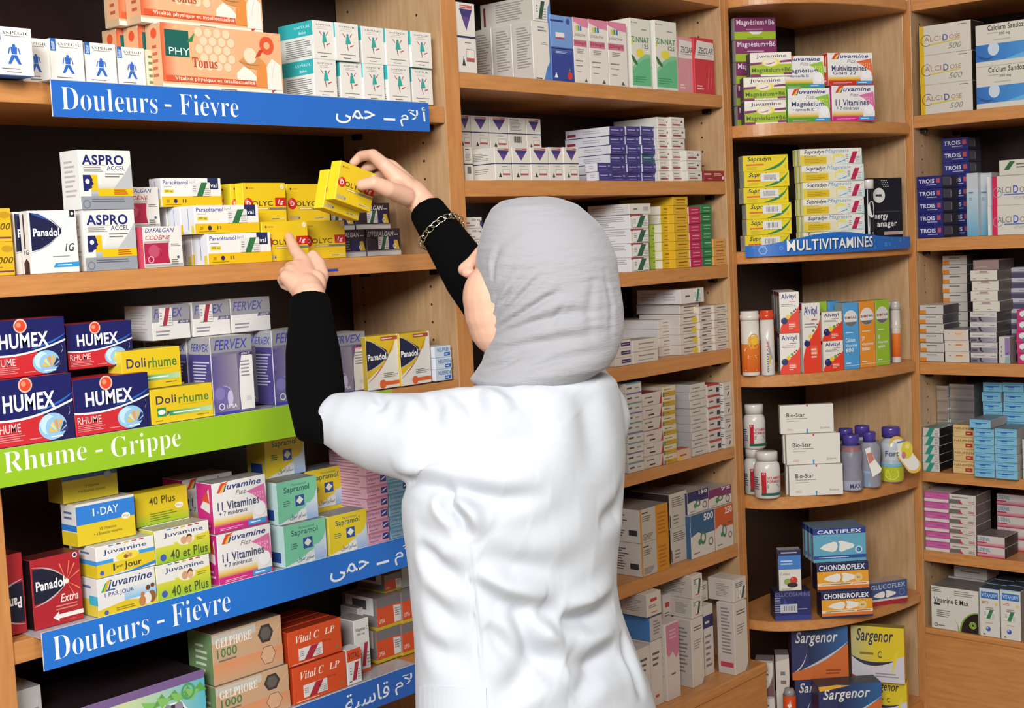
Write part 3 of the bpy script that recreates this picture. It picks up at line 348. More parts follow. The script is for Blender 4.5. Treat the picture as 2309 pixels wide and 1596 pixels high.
def alv(v):
    k = v
    return dict(c='d9d2c8', s={'L': 'c8c2bc', 'T': 'c9c0b8'}, F=[P('d83a22', (0, 0), (1, 0), (1, k+.16), (.90, k+.08), (.78, k+.0), (.5, k-.10), (.3, k-.18), (.15, k-.26), (.05, k-.34), (0, k-.42)), G('e88a64', 'd83a22', .45, k-.36, .8, k-.22), E('22265c', .23, k-.20, .17), E('5a5c90', .17, k-.15, .045), E('d8c02c', .42, k-.10, .11), E('5c9a3c', .60, k-.02, .075), E('b03a2c', .74, k+.03, .05), E('4a2438', .83, k+.07, .04), T('2c2f78', 'Alvityl', .10, .80, .84, .95, 'b'), L('c04a4a', .5, .74, .95, .775, 1), L(GR, .1, .64, .8, .72, 2), L('eac0b4', .45, k-.42, .75, k-.26, 3)], L=[R('7c2430', 0, .90, 1, 1), L('6a6264', .1, .86, .8, .89, 1), R('dcd8d2', .92, 0, 1, 1)])
D['alvs'] = alv(.50); D['alvt'] = alv(.62)
def bio(c, t1, t2, t3):
    return dict(c=c, s={'L': '8a9aa0' if c[0] != '9' else '5c8a2c'}, F=[E('d6d2cc', .47, .77, .44), P('6a6664', *[(.47+.44*math.cos(a), .77+.125*math.sin(a)-.0) for a in [math.pi+.5+i*(math.pi-1)/10 for i in range(11)]]), T('4a4648', 'BIOFAR', .08, .755, .90, .795, 'b'), E('c8402c', .34, .775, .07), *[E('b89a8a', .28+.1*i, .84+.02*(i % 2), .02) for i in range(5)], L('e0e4e2', .12, .54, .8, .56, 1), T('e4e8e6', t1, .1, .41, .1+.09*len(t1) if len(t1) < 9 else .9, .47, 'b'), T('e4e8e6', t2, .1, .34, .85, .38), T('e4e8e6', t3, .1, .26, .62, .32, 'b'), L('e0e4e2', .1, .08, .6, .11, 1), R('e0e4e2', 0, .055, 1, .06)])
D['biob'] = bio('4a92c4', 'Calcium', 'Vitamine', '600'); D['bioo'] = bio('d8862a', '27', 'vitamines', 'minéraux'); D['biog'] = bio('8fb42c', 'VE', 'Vitamine', 'magnésium')
D['biostar'] = dict(c='d5cfc4', s={'L': 'c6c0b6', 'T': 'b8b2a8'}, F=[R('b8343c', .495, .93, .525, 1), R('3a8ab4', .485, 0, .515, .15), T('2c2a2c', 'Bio-Star', .12, .58, .46, .72, 'b'), L('8d8782', .12, .49, .56, .55, 1), L('a09a94', .12, .41, .42, .46, 1), L('c08a84', .12, .10, .24, .18, 2), T('5c5856', 'Science', .74, .13, .92, .21, 'li')])
def bone(y, c='dcd6cc'): return [P(c, (.12, y), (.2, y+.10), (.38, y+.18), (.44, y+.16), (.46, y+.04), (.43, y-.08), (.36, y-.12), (.22, y-.07)), P(c, (.48, y-.08), (.50, y+.10), (.47, y+.18), (.53, y+.20), (.74, y+.10), (.78, y+.06), (.76, y-.01), (.62, y-.08), (.53, y-.13)), swoop('7a6a60', (.455, y-.1), (.48, y), (.44, y+.17), .01)]
D['carti'] = dict(c='5c9cb4', s={'L': 'b4bcc0', 'T': '6a7c84'}, F=[R('2a3a80', 0, .82, 1, 1), T('d6d8dc', 'CARTIFLEX', .08, .84, .92, .95, 'B'), *bone(.42, 'dad8d0'), R('2a4a90', 0, .1, 1, .2), L('b8cce0', .1, .12, .72, .17, 1), E('b8ccd4', .86, .34, .07), E('2f5a9c', .86, .34, .045), E('5c9cb4', .86, .34, .02)], L=[R('d8dadc', .9, 0, 1, 1), R('2a3a80', 0, .82, 1, 1), R('5c9cb4', .45, .1, .85, .8)])
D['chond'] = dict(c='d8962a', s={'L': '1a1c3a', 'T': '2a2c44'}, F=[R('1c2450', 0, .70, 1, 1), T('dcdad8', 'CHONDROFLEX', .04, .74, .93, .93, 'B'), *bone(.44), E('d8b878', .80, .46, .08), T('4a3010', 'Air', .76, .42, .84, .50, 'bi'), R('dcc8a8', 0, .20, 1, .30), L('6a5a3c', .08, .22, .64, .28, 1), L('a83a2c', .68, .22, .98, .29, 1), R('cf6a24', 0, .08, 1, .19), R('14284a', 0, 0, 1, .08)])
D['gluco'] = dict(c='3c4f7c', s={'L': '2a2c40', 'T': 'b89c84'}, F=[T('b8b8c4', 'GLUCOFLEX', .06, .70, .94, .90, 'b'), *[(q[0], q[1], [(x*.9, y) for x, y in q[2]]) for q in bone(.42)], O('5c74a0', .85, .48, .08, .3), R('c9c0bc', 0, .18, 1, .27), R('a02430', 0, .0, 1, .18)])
D['gluc2'] = dict(c='22265c', s={'L': '20223c', 'T': '2a2c3a'}, F=[T('6a6c94', 'GLUCOSAMINE', .02, .82, .98, .96, 'b'), *[R('8a8aa0', 0, .28+.08*i, .16-.01*(i % 2), .31+.08*i) for i in range(7)], R('b8b6bc', .15, .26, .62, .56), *[R('6a6a74', .26+.045*i, .32, .28+.045*i, .50) for i in range(7)], R('2f3a80', 0, .0, 1, .17), P('3a3f88', (.25, .58), (.25, .8), (.36, .55)), L('8a8cb0', .64, .34, .92, .42, 1)])
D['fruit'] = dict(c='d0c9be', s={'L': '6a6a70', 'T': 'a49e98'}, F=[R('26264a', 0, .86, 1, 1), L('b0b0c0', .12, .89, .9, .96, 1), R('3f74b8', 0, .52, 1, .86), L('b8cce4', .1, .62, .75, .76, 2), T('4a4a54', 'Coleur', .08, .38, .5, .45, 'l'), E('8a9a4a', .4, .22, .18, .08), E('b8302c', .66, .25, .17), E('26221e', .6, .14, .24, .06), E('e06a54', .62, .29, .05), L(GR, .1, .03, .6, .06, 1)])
D['sargb'] = dict(c='2a2f58', s={'L': '4a2438', 'T': '2a2c34', 'R': '26304c'}, F=[G('1f2448', '2f5a8c', .3, .30, 1, 1, True), P('c0622a', (0, 0), (1, 0), (1, .66), (.2, .20), (0, .14)), swoop('9cc0cc', (.18, .20), (.6, .34), (1, .70), .022), swoop('c9b8a8', (.05, .16), (.2, .22), (.27, .52), .02), T('cfcbc8', 'Sargenor', .07, .64, .82, .92, 'bi'), L('8a3c14', .6, .08, .95, .2, 2)])
D['sargb2'] = dict(D['sargb']); D['sargb2']['F'] = D['sargb']['F']+[P('d8a02c', (.02, .88), (.5, .97), (.3, 1), (.0, .98))]
D['sargy'] = dict(c='d0b61c', s={'T': '8a7c34', 'R': 'd8a81c', 'L': '8a4a24'}, F=[G('b0a874', 'd0b61c', 0, .34, .5, 1, True), P('c4bcc0', (0, 0), (1, 0), (1, .50), (.8, .42), (.5, .28), (.25, .30), (0, .44)), swoop('2c2c48', (0, .46), (.3, .22), (.82, .40), .035), T('26264a', 'Sargenor', .10, .66, .80, .96, 'bi'), T('4a3c2c', 'C', .50, .44, .58, .56, 'b'), L('8a6a24', .16, .46, .46, .56, 1), P('d2c02c', (.80, .48), (.9, .64), (.88, .50), (.80, .24), (.76, .12), (.78, .3)), L('8a848c', .45, .08, .9, .18, 2), P('a83a2c', (0, 0), (.4, 0), (.1, .07), (0, .12))])
D['whcur'] = dict(c='a89c96', s={'T': '7c6c68', 'L': '8c7c78'}, F=[P('6a4a4a', (.25, 0), (1, 0), (1, .6), (.8, .3)), P('c8bdb2', (0, 0), (.2, .0), (.7, .25), (1, .65), (1, .95), (0, .9)), L('7a6a6a', .35, .55, .8, .8, 2), L('7a6a6a', .55, .38, .7, .46, 1)])
# side bay
D['calci'] = dict(c='c9c1b4', s={'L': 'cfc8bc', 'R': '2a241c', 'T': 'a89f92'}, F=[R('d2a81c', 0, 0, .09, 1), R('2c2c38', -.015, 0, 0, 1), L('6a625c', .75, .88, .98, .94, 1), O('4a4648', .14, .50, .11, .1), R('c9c1b4', .2, .36, .26, .64), R('d2a81c', 0, 0, .02, 1), T('9c6a5c', 'ALCI', .10, .45, .42, .62, 'l'), T('5a5484', 'D', .46, .42, .56, .64, 'b'), T('9c6a5c', 'OSE', .59, .45, .80, .60, 'l'), P('c9b02c', (.22, .36), (.78, .44), (.78, .41), (.22, .32)), T('77736c', '500', .56, .14, .82, .32, 'li')])
D['calcr'] = dict(c='c9c3b8', s={'L': 'cfc8bc'}, F=[R('c41f48', .09, 0, .19, 1), R('7c8cb0', .07, 0, .09, 1), R('d6d2cc', 0, 0, .04, 1), O('8a8a94', .2, .45, .10, .12), T('5a5a60', 'ALCI', .19, .42, .46, .62, 'l'), T('3a4aa0', 'D', .5, .40, .6, .66, 'b'), T('5a5a60', 'OSE', .63, .42, .84, .60, 'l'), R('5a6aa8', .32, .34, .9, .38), T('8a8480', 'VITAMINE', .5, .2, .8, .29, 'l')])
D['calcs'] = dict(c='c9c2b6', s={'L': 'a8a096', 'T': '8c857c'}, F=[G('2a62a8', '3f8ac8', 0, .12, 1, .52, True), E('bcc6d0', .32, .40, .10, .16), swoop('1f4a80', (0, .3), (.15, .12), (.3, .2), .03), P('5aa0cc', (.5, .12), (1, .3), (1, .12)), T('3a3632', 'Calcium Sandoz', .22, .84, .86, .97, 'b'), T('4a4642', '500 mg', .42, .70, .62, .78, 'b'), L('9a928a', .22, .76, .4, .8, 1), L('a8a0a0', .32, .58, .8, .64, 1), R('c9c2b6', 0, 0, 1, .1)])
D['trois'] = dict(c='23246c', s={'R': '2c2a34', 'L': '1c1c4c', 'T': '2a2a44'}, F=[T('d0ccd4', 'TROIS', .08, .42, .70, .76, 'B'), R('b04a4c', .78, .42, .92, .80), L('a8a4bc', .38, .2, .82, .36, 1), R('1a1a58', 0, 0, 1, .07)], R=[R('5a5660', .05, .2, .55, .9), R('8a868c', .5, .25, .58, .8)])
D['ltbl'] = dict(c='b9bcc0', F=[G('5f9cb8', 'b9c4c8', 0, 0, 1, .75), L('5a6a94', .2, .66, .75, .72, 1), L('7a8aa0', .25, .56, .5, .62, 2)])
D['wgrn'] = dict(c='c6c0b4', s={'D': '4a443c'}, F=[P('2a5a34', (.12, .35), (.28, .9), (.42, .9), (.26, .35)), L('6a645c', .45, .4, .8, .8, 2)])
D['orst'] = dict(c='bdb6ae', s={'R': '4a4448', 'L': 'c98a3c'}, F=[R('cf7c1c', 0, 0, .28, .46), L('4a4648', .28, .64, .75, .84, 1), R('5a5450', 0, .0, 1, .05)])
D['lor'] = dict(c='c9bfb4', s={'T': '8c8680', 'R': '3a3438'}, F=[R('d2bca4', .38, .25, .88, .92), L('b06a4c', .45, .5, .84, .72, 1), L('6a6460', .16, .55, .28, .68, 1)])
D['flam'] = dict(c='c3bcb8', s={'R': '4c4640', 'T': 'a8a2a0'}, F=[G('6a6268', '9a98a4', 0, 0, 1, .50, True), P('2a2430', (.32, .5), (.42, .5), (.40, .3), (.50, .06), (.36, .12), (.34, .3)), L('9a9298', .1, .62, .72, .82, 1), L('6a6468', .76, .62, .95, .74, 1), R('4a444c', .05, .12, .25, .32)], R=[L('3a3430', .6, .3, .95, .7, 1)])
D['whtp'] = dict(c='cbc4b6', s={'R': '5a5248', 'T': '9c948a'}, F=[R('a08488', .35, .76, .65, .94), L('8a6a68', .2, .68, .85, .76, 1), L('6a625c', .1, .15, .22, .26, 1), L('6a625c', .55, .15, .7, .26, 1)])
D['pinkt'] = dict(c='8c7470', s={'R': '4a4240', 'e': 'b5a8a0'}, F=[L('a8908a', .1, .2, .8, .4, 1)])
D['purps'] = dict(c='c3bab8', s={'R': '8a7f7c'}, F=[R('8a70a0', .55, .3, 1, .96), swoop('4a3470', (.6, .42), (.75, .3), (.95, .45), .02), L('6a625c', .2, .2, .3, .7, 3), P('8aa0a0', (.5, 0), (1, 0), (1, .28), (.6, .26))])
D['pkte'] = dict(c='b9336c', F=[E('cfd8d4', .3, .6, .2, .3), R('2f8a94', .25, .1, 1, .42), P('d0ccc4', (.4, .5), (1, .5), (1, 1), (.6, 1))])
D['gpur'] = dict(c='b4b2b8', F=[R('4a4460', 0, 0, 1, .45), R('6a6878', .0, .45, 1, .6), L('8a8894', .3, .66, .9, .85, 1)])
D['silv'] = dict(c='d5d3d0', foil=True, F=[G('a9a7a6', 'e6e4e2', 0, .55, 1, .95)], L=[], R=[])  # front gradient paints a mirror reflection into the foil colour
D['grw'] = dict(c='c0bcb4', s={'R': '10140f', 'L': '2a6a5c', 'T': '3a5a50'}, F=[P('2a8a78', (.15, 0), (.45, 0), (.72, 1), (.42, 1)), L('8a7a94', .75, .15, .95, .85, 4)])
D['neufo'] = dict(c='d0b07a', s={'T': '8c7a5a', 'L': 'd0a868'}, F=[T('8a4a2c', 'NEUFREN', .06, .62, .97, .80, 'b'), R('a83424', .58, .16, .92, .48), L('e0b8a0', .64, .26, .9, .4, 1), L('b08a58', .08, .44, .5, .52, 1)])
D['ltb'] = dict(c='7ab2cc', s={'R': 'a39a92', 'T': '6c767c', 'e': 'a4c8d4'}, F=[R('4a92b8', .05, .82, .95, .88), L('2f66b0', .1, .5, .85, .72, 1), L('2f5aa8', .28, .38, .72, .66, 1), L('3f7ab8', .3, .2, .7, .34, 1), R('3a8a94', 0, 0, 1, .06)])
D['pnk'] = dict(c='bd5a94', s={'T': 'b8aca8', 'R': 'c8bfb8'}, F=[R('d0c6c0', 0, 0, 1, .30), R('a84680', 0, .9, 1, 1), L('9a3f78', .5, .55, .95, .72, 1), L('d08ab4', .1, .5, .4, .62, 1)])
D['wgr'] = dict(c='c6bdb2', s={'T': '5a504c', 'R': '5c5550'}, F=[R('6a6260', 0, .05, .42, .48), P('b82c40', (.38, .48), (.52, .05), (.38, .05)), L('a85a60', .72, .1, .98, .42, 2), L('7a726c', .1, .6, .9, .82, 1)])
D['lise'] = dict(c='c3b9b4', s={'T': '6a625e', 'R': '3a3230'}, F=[G('b8304c', 'c9b0b0', 0, 0, 1, .42), R('a82440', 0, 0, 1, .06), T('4a7a94', 'LISENIL', .03, .52, .48, .86, 'b'), R('b8304c', 0, .3, .35, .42)])
D['vite'] = dict(c='d0cbc0', s={'T': '77706a', 'L': 'c4beb4'}, F=[E('d0cbc0', .5, .5, .01), P('7ca03c', (.60, 0), (.57, .15), (.50, .28), (.56, .13), (.57, 0)), P('7ca03c', *[(1-.40*math.sin(a)*1, .0+.50*math.cos(a)) for a in [i*math.pi/2/10 for i in range(11)]]+[(1, 0)]), P('24181a', *[(1-.365*math.sin(a)*1, .0+.47*math.cos(a)) for a in [i*math.pi/2/10 for i in range(11)]]+[(1, 0)]), O('8ab43c', .88, .19, .075, .3), O('8ab43c', .88, .19, .045, .45), T('2c2a2c', 'Vitamine E Max', .06, .62, .80, .74, 'b'), R('2c2a2c', .06, .56, .2, .61), L('6a645e', .02, .86, .25, .98, 3), L('8a847c', .5, .82, .95, .96, 3), L('77716a', .12, .28, .42, .46, 4), O('3a3838', .1, .09, .04, .3), L('6a645e', .15, .06, .3, .11, 1)])
D['vitf'] = dict(c='d0cbc0', s={'T': '3f4a54', 'L': 'b9bec0', 'R': '8a827c'}, F=[G('9cc4d8', 'd0cbc0', 0, .80, 1, 1), R('8ab8d4', 0, .98, 1, 1), R('2f68b0', .08, .79, .92, .93), T('bcd0e4', 'VITAFORM', .12, .82, .88, .90, 'b'), L('b06058', .12, .68, .5, .74, 2), E('d2b85a', .84, .69, .07), L('7a746c', .3, .55, .75, .62, 2), L('8a847c', .3, .27, .7, .30, 1), E('3454a0', .42, .16, .12), E('a8bcd8', .38, .18, .05), R('5a5650', .16, .03, .26, .06)])
D['whbk'] = dict(c='b5afa8', s={'T': '8c8680'}, F=[L('6a645e', .2, .45, .95, .7, 1)])
ITEMS = set()
for _d in D.values():
    for _k in 'FLRT':
        for _o in _d.get(_k, []):
            if _o[0] == 'T': ITEMS.add((_o[2], _o[7]))
SIGN_T = [('Douleurs', 'S'), ('-', 'S'), ('Fievre', 'S'), ('Rhume', 'S'), ('Grippe', 'S'), ('MULTIVITAMINES', 'b'), ('omni', 'b'), ('VIT', ''), ('VITAMIN E', 'b'), ('FORMULA', 'b'), ('Fort', ''), ('MAX', 'b'),
          ('\ufee1\ufef5\ufe83', ''), ('-', 'b'), ('\ufef0\ufee4\ufea3', ''), ('\ufe94\ufef4\ufeb3\ufe8e\ufed7', ''), ('1g', 'b')]
prep_text(sorted(ITEMS | set(SIGN_T)))
# ------------------------------------------------------------------ room shell
def struct(name, lo, hi, m): return tag(block(name, lo, hi, m, None, 0), None, None, None, 'structure')
M_WALL = mat('painted_wall', 'cfc6ba', .8); bump(M_WALL, 40, .1, .001)
M_FLOOR = mat('floor_tiles', 'b8aa98', .35); bump(M_FLOOR, 12, .05, .001)
struct('floor', (-3.2, -4.6, -.05), (3.9, .5, 0), M_FLOOR)
struct('wall_back', (-3.2, .32, 0), (3.9, .42, 2.9), M_WALL)
struct('wall_right', (3.73, -4.6, 0), (3.83, .32, 2.9), M_WALL)
# ------------------------------------------------------------------ shelving
XD = 3.40; ZT = 2.10; HI = 2.13
def arc_y(x, off=0): t = min(1, max(0, (3.4-x)/.482)); return -.25*math.sqrt(max(0, 1-t*t)) + off
def panel_holes_y(parent, x0, x1, y0, y1):
    off = Vector(parent.location); bm = cuboid(Vector((x0, y0, 0))-off, Vector((x1, y1, HI))-off)
    for f in bm.faces: f.material_index = 1 if f.normal.x < -.8 else 0
    for xx in (x0+.05, x1-.04):
        z = .2
        while z < HI-.05:
            vs_ = [bm.verts.new(Vector((xx+.0028*math.cos(a), y0-.0003, z+.0028*math.sin(a)))-off) for a in [i*math.pi/4 for i in range(8)]]
            f = bm.faces.new(vs_); f.material_index = 2; z += .0353
    return obj('side_panel', bm_mesh(bm, 'side_panel', [W_P, W_Z, M_HOLE]), parent)
def panel_holes(name, parent, x, y0, y1, z0, z1, thick, side, bey=W_Z):
    """upright side panel with two columns of drilled holes on the face that looks to `side`"""
    off = Vector(parent.location); bm = cuboid(Vector((x, y0, z0))-off, Vector((x+thick, y1, z1))-off)
    for f in bm.faces: f.material_index = 0
    for f in bm.faces:
        if f.normal.y < -.8: f.material_index = 2
    xs = x-.0003 if side < 0 else x+thick+.0003
    for yy in (y0+.066, y1-.037):
        z = z0+.2
        while z < z1-.05:
            vs_ = [bm.verts.new(Vector((xs, yy+.0028*math.cos(a), z+.0028*math.sin(a)))-off) for a in [i*math.pi/4 for i in range(8)]]
            f = bm.faces.new(vs_ if side > 0 else vs_[::-1]); f.material_index = 1; z += .0353
    return obj(name, bm_mesh(bm, name, [W_P, M_HOLE, W_Z]), parent)
def pin(parent, x, y, z):
    b = cuboid((-.006, -.011, -.012), (.006, .011, 0), .002); o = obj('shelf_pin', bm_mesh(b, 'shelf_pin', [M_BLACK]), parent); o.location = Vector((x, y, z))-Vector(parent.location)
# first bay
ua = empty('shelving_bay', (1.42, .15, 0), 'beech shelving bay with blue and green category signs on its shelf edges', 'shelving')
block('front_post', (.905, 0, 0), (.945, .0025, HI), W_Z, ua); block('side_panel', (.38, 0, 0), (.42, .302, HI), W_Z, ua); panel_holes('side_panel', ua, 1.903, 0, .302, 0, HI, .043, -1)
block('back_panel', (.42, .302, 0), (1.903, .312, HI), M_BACK, ua)
ZA = [(1.818, 1.786), (1.537, 1.506), (1.287, 1.256), (1.004, .971), (.760, .729), (.45, .42), (.12, .08)]
for t, b in ZA:
    block('shelf', (.421, .003, b), (1.902, .300, t), W_X, ua)
    for x in (.427, 1.896):
        for y in (.045, .25): pin(ua, x, y, b)
_m = block('ink_mark', (at_y(738, 609, .0).x, .0022, 1.5145), (at_y(764, 609, .0).x, .0032, 1.5185), mat('blue_ink', '2a3a9c', .6), ua, 0)
block('top_panel', (.421, .003, ZT), (1.902, .302, HI), W_X, ua)
# second bay
ub = empty('shelving_bay', (2.42, .15, 0), 'beech shelving bay of small packets behind the person, next to the curved corner shelves', 'shelving')
panel_holes('side_panel', ub, 2.883, 0, .302, 0, HI, .018, -1)
block('back_panel', (1.947, .302, .46), (2.883, .312, HI), M_BACK, ub)
ZB = [(1.886, 1.856), (1.676, 1.644), (1.470, 1.438), (1.260, 1.227), (1.012, .985), (.765, .734)]
for t, b in ZB:
    block('shelf', (1.947, .002, b), (2.882, .300, t), W_X, ub)
    for x in (1.953, 2.876):
        for y in (.045, .25): pin(ub, x, y, b)
block('shelf', (1.947, -.062, .440), (2.9005, .300, .465), W_X, ub, .004); block('plinth', (1.947, -.058, .0), (2.9, -.035, .4395), W_X, ub)
block('top_panel', (1.947, .001, ZT), (2.882, .302, HI), W_X, ub)
# corner with quarter-round shelves
uc = empty('corner_shelving', (3.15, .0, 0), 'beech corner unit with curved quarter-round shelves between two straight shelving bays', 'shelving')
block('side_panel', (2.9015, 0, 0), (2.9195, .10, HI), W_Z, uc); block('side_panel', (3.401, -.2265, 0), (3.419, .10, HI), W_P, uc)
block('back_panel', (2.92, .092, 0), (3.40, .10, HI), M_BACK, uc)
def curved(name, t, b):
    bm = bmesh.new(); off = Vector(uc.location); n = 30; pts = []
    for i in range(n+1):
        a = math.pi/2*i/n; pts.append((3.4-.480*math.cos(a), -.25*math.sin(a)))
    pts[-1] = (3.4, -.2275); pts = [(2.9205, .091), (2.9205, 0)]+pts[1:]+[(3.4, .091)]
    lo = [bm.verts.new(Vector((x, y, b))-off) for x, y in pts]; up = [bm.verts.new(Vector((x, y, t))-off) for x, y in pts]
    m = len(pts); bm.faces.new(lo[::-1]); bm.faces.new(up)
    for i in range(m): bm.faces.new((lo[i], lo[(i+1) % m], up[(i+1) % m], up[i]))
    bmesh.ops.recalc_face_normals(bm, faces=bm.faces[:])
    ed = [e for e in bm.edges if abs(e.verts[0].co.z-e.verts[1].co.z) < 1e-6]; bmesh.ops.bevel(bm, geom=ed, offset=.0015, segments=2, affect='EDGES')
    return obj(name, bm_mesh(bm, name, [W_X]), uc)
ZC = [(1.811, 1.782), (1.499, 1.469), (1.189, 1.159), (.880, .849), (.560, .535), (.265, .235)]
for t, b in ZC: curved('shelf', t, b)
curved('top_panel', HI, ZT)
# side bay
ud = empty('shelving_bay', (3.55, -.7, 0), 'beech shelving bay on the side wall, at a square angle to the others', 'shelving')
panel_holes_y(ud, 3.40, 3.70, -.2495, -.2275); block('side_panel', (3.40, -1.24, 0), (3.70, -1.218, HI), W_Z, ud)
block('back_panel', (3.70, -1.24, .44), (3.71, -.2275, HI), M_BACK, ud)
ZDD = [(1.830, 1.798), (1.509, 1.475), (1.182, 1.149), (.887, .860), (.673, .643)]
for t, b in ZDD:
    block('shelf', (3.402, -1.2175, b), (3.699, -.250, t), W_Y, ud)
    for y in (-.256, -1.212):
        for x in (3.445, 3.65): pin(ud, x, y, b)
block('shelf', (3.395, -1.2175, .445), (3.699, -.250, .462), W_Y, ud, .004); block('plinth', (3.399, -1.2175, 0), (3.42, -.250, .4445), W_Y, ud)
block('top_panel', (3.402, -1.2175, ZT), (3.699, -.250, HI), W_Y, ud)
# ------------------------------------------------------------------ category signs on the shelf edges
M_CLEAR = mat('clear_plastic', 'e8e8ea', .25, Transmission_Weight=.6, Alpha=1.0)
YS = -.024
def shelf_sign(label, zt, zb, x0, x1, shelf_z, col, ops, group='category signs on the shelf edges'):
    e = empty('shelf_sign', ((x0+x1)/2, YS, zb), label, 'sign', group); off = Vector(e.location)
    mb = MB(); wdt = x1-x0; h = zt-zb; c = lin(col); wh = lin('e9e7e4'); X = Vector((1, 0, 0)); Y = Vector((0, 1, 0)); A = Vector((x0, YS, zb))-off; t = .0025
    q = lambda a, b, d: A + X*a + UP*b + Y*d
    mb.face([q(0, 0, 0), q(wdt, 0, 0), q(wdt, h, 0), q(0, h, 0)], c)
    for f in ([q(0, 0, t), q(0, h, t), q(wdt, h, t), q(wdt, 0, t)], [q(0, 0, t), q(0, 0, 0), q(0, h, 0), q(0, h, t)], [q(wdt, 0, 0), q(wdt, 0, t), q(wdt, h, t), q(wdt, h, 0)], [q(0, h, 0), q(wdt, h, 0), q(wdt, h, t), q(0, h, t)], [q(0, 0, t), q(wdt, 0, t), q(wdt, 0, 0), q(0, 0, 0)]): mb.face(f, wh)
    draw(mb, ops, A, X, UP, -Y, wdt, h)
    obj('sign_face', mb.mesh('sign_face', [M_CARTON]), e)
    bm = bmesh.new()   # bent plastic rail: clips over the shelf top and drops behind the card
    prof = [(-.0005+YS+t, zb+.001), (YS+t+.0015, zb+.001), (YS+t+.0015, shelf_z+.0006), (.05, shelf_z+.0006), (.05, shelf_z+.0016), (YS+t, shelf_z+.0016)]
    lo = [bm.verts.new(Vector((x0+.001, y, z))-off) for y, z in prof]; hi_ = [bm.verts.new(Vector((x1-.001, y, z))-off) for y, z in prof]; n = len(prof)
    bm.faces.new(lo); bm.faces.new(hi_[::-1])
    for i in range(n): bm.faces.new((lo[i], hi_[i], hi_[(i+1) % n], lo[(i+1) % n]))
    bmesh.ops.recalc_face_normals(bm, faces=bm.faces[:])
    obj('sign_holder', bm_mesh(bm, 'sign_holder', [M_CLEAR]), e); return e
def words_on(x0, x1, items, col='e6e8ea'):
    """items: (text, pixel-left, pixel-right, row, v0, v1, style)"""
    out = []
    for t, a, b, py, v0, v1, st in items:
        u0 = (at_y(a, py, YS).x-x0)/(x1-x0); u1 = (at_y(b, py, YS).x-x0)/(x1-x0); out.append(T(col, t, u0, v0, u1, v1, st))
        if t == 'Fievre': w_ = u1-u0; out.append(P(col, (u0+w_*.425, v1+.01), (u0+w_*.475, v1+.015), (u0+w_*.525, v1-.11), (u0+w_*.495, v1-.12)))
    return out
AR = ['\ufee1\ufef5\ufe83', '\ufef0\ufee4\ufea3', '\ufe94\ufef4\ufeb3\ufe8e\ufed7']
xs = at_y(117, 220, YS).x; xe = at_y(968, 265, YS).x; LEN = xe-xs
zt = at_y(113, 179.5, YS).z; zb = at_y(121.5, 262.4, YS).z
SGN = 'blue shelf-edge sign about pain and fever, '
shelf_sign(SGN+'the highest, above the yellow packets', zt, zb, xs, xe, 1.818, '1f62b8', words_on(xs, xe, [('Douleurs', 138, 354, 225, .20, .82, 'S'), ('-', 371, 386, 235, .42, .49, 'S'), ('Fievre', 405, 537, 240, .20, .82, 'S'), (AR[1], 757, 845, 260, .16, .62, ''), ('-', 865, 891, 268, .32, .40, 'b'), (AR[0], 902, 960, 262, .14, .84, '')]))
xe3 = at_y(885, 905, YS).x; xs3 = xe3-.815
zt = at_y(300, 967.5, YS).z; zb = at_y(300, 1048, YS).z
shelf_sign('green shelf-edge sign about colds and flu, under the dark blue and red packets', zt, zb, xs3, xe3, 1.287, '8fb81f', words_on(xs3, xe3, [('Rhume', 8, 197, 1040, .36, .90, 'S'), ('-', 216, 231, 1020, .52, .58, 'S'), ('Grippe', 250, 408, 1000, .14, .86, 'S')], 'eef0e4'))
xs4 = at_y(97, 1470, YS).x; zt = at_y(92.3, 1428.4, YS).z; zb = at_y(101, 1513.7, YS).z
shelf_sign(SGN+'the middle one, under the vitamin packets', zt, zb, xs4, xs4+LEN, 1.004, '1f6cc4', words_on(xs4, xs4+LEN, [('Douleurs', 118, 338, 1440, .20, .82, 'S'), ('-', 354, 371, 1405, .42, .49, 'S'), ('Fievre', 386, 520, 1370, .20, .84, 'S'), (AR[1], 744, 833, 1290, .16, .62, ''), ('-', 849, 877, 1265, .32, .40, 'b'), (AR[0], 889, 950, 1245, .14, .84, '')]))
zt = at_y(945, 1493, YS).z; zb = zt-.055; xs5 = xs4-.01
shelf_sign(SGN.replace('fever', 'stiffness').replace('pain and stiffness', 'severe pain')+'the lowest, under the orange packets', zt, zb, xs5, xs5+LEN, .760, '1f5cb0', words_on(xs5, xs5+LEN, [('Douleurs', 125, 345, 1690, .20, .82, 'S'), (AR[2], 776, 877, 1540, .10, .78, ''), (AR[0], 889, 946, 1520, .16, .86, '')]))
# curved sign of the corner unit
e = empty('shelf_sign', (3.1, -.2, 1.4705), 'blue curved wavy-topped sign about multivitamins on the corner shelf edge', 'sign', None); mb = MB(); off = Vector(e.location)
XA0 = 2.941; XA1 = 3.392; NS = 60
_arc = [(0, 3.4-.494*math.cos(a), -.264*math.sin(a)) for a in [(.12+(1.45-.12)*i/NS) for i in range(NS+1)]]
acc = [0]
for i in range(NS): acc.append(acc[-1]+math.hypot(_arc[i+1][1]-_arc[i][1], _arc[i+1][2]-_arc[i][2]))
AL = acc[-1]
def on_arc(s, k=0):
    s = min(max(s, 0), 1)*AL; i = max(j for j in range(NS) if acc[j] <= s+1e-9); t = (s-acc[i])/(acc[i+1]-acc[i]); x = _arc[i][1]+t*(_arc[i+1][1]-_arc[i][1]); y = _arc[i][2]+t*(_arc[i+1][2]-_arc[i][2])
    tx, ty = _arc[i+1][1]-_arc[i][1], _arc[i+1][2]-_arc[i][2]; l = math.hypot(tx, ty); return Vector((x+ty/l*k, y-tx/l*k, 0))
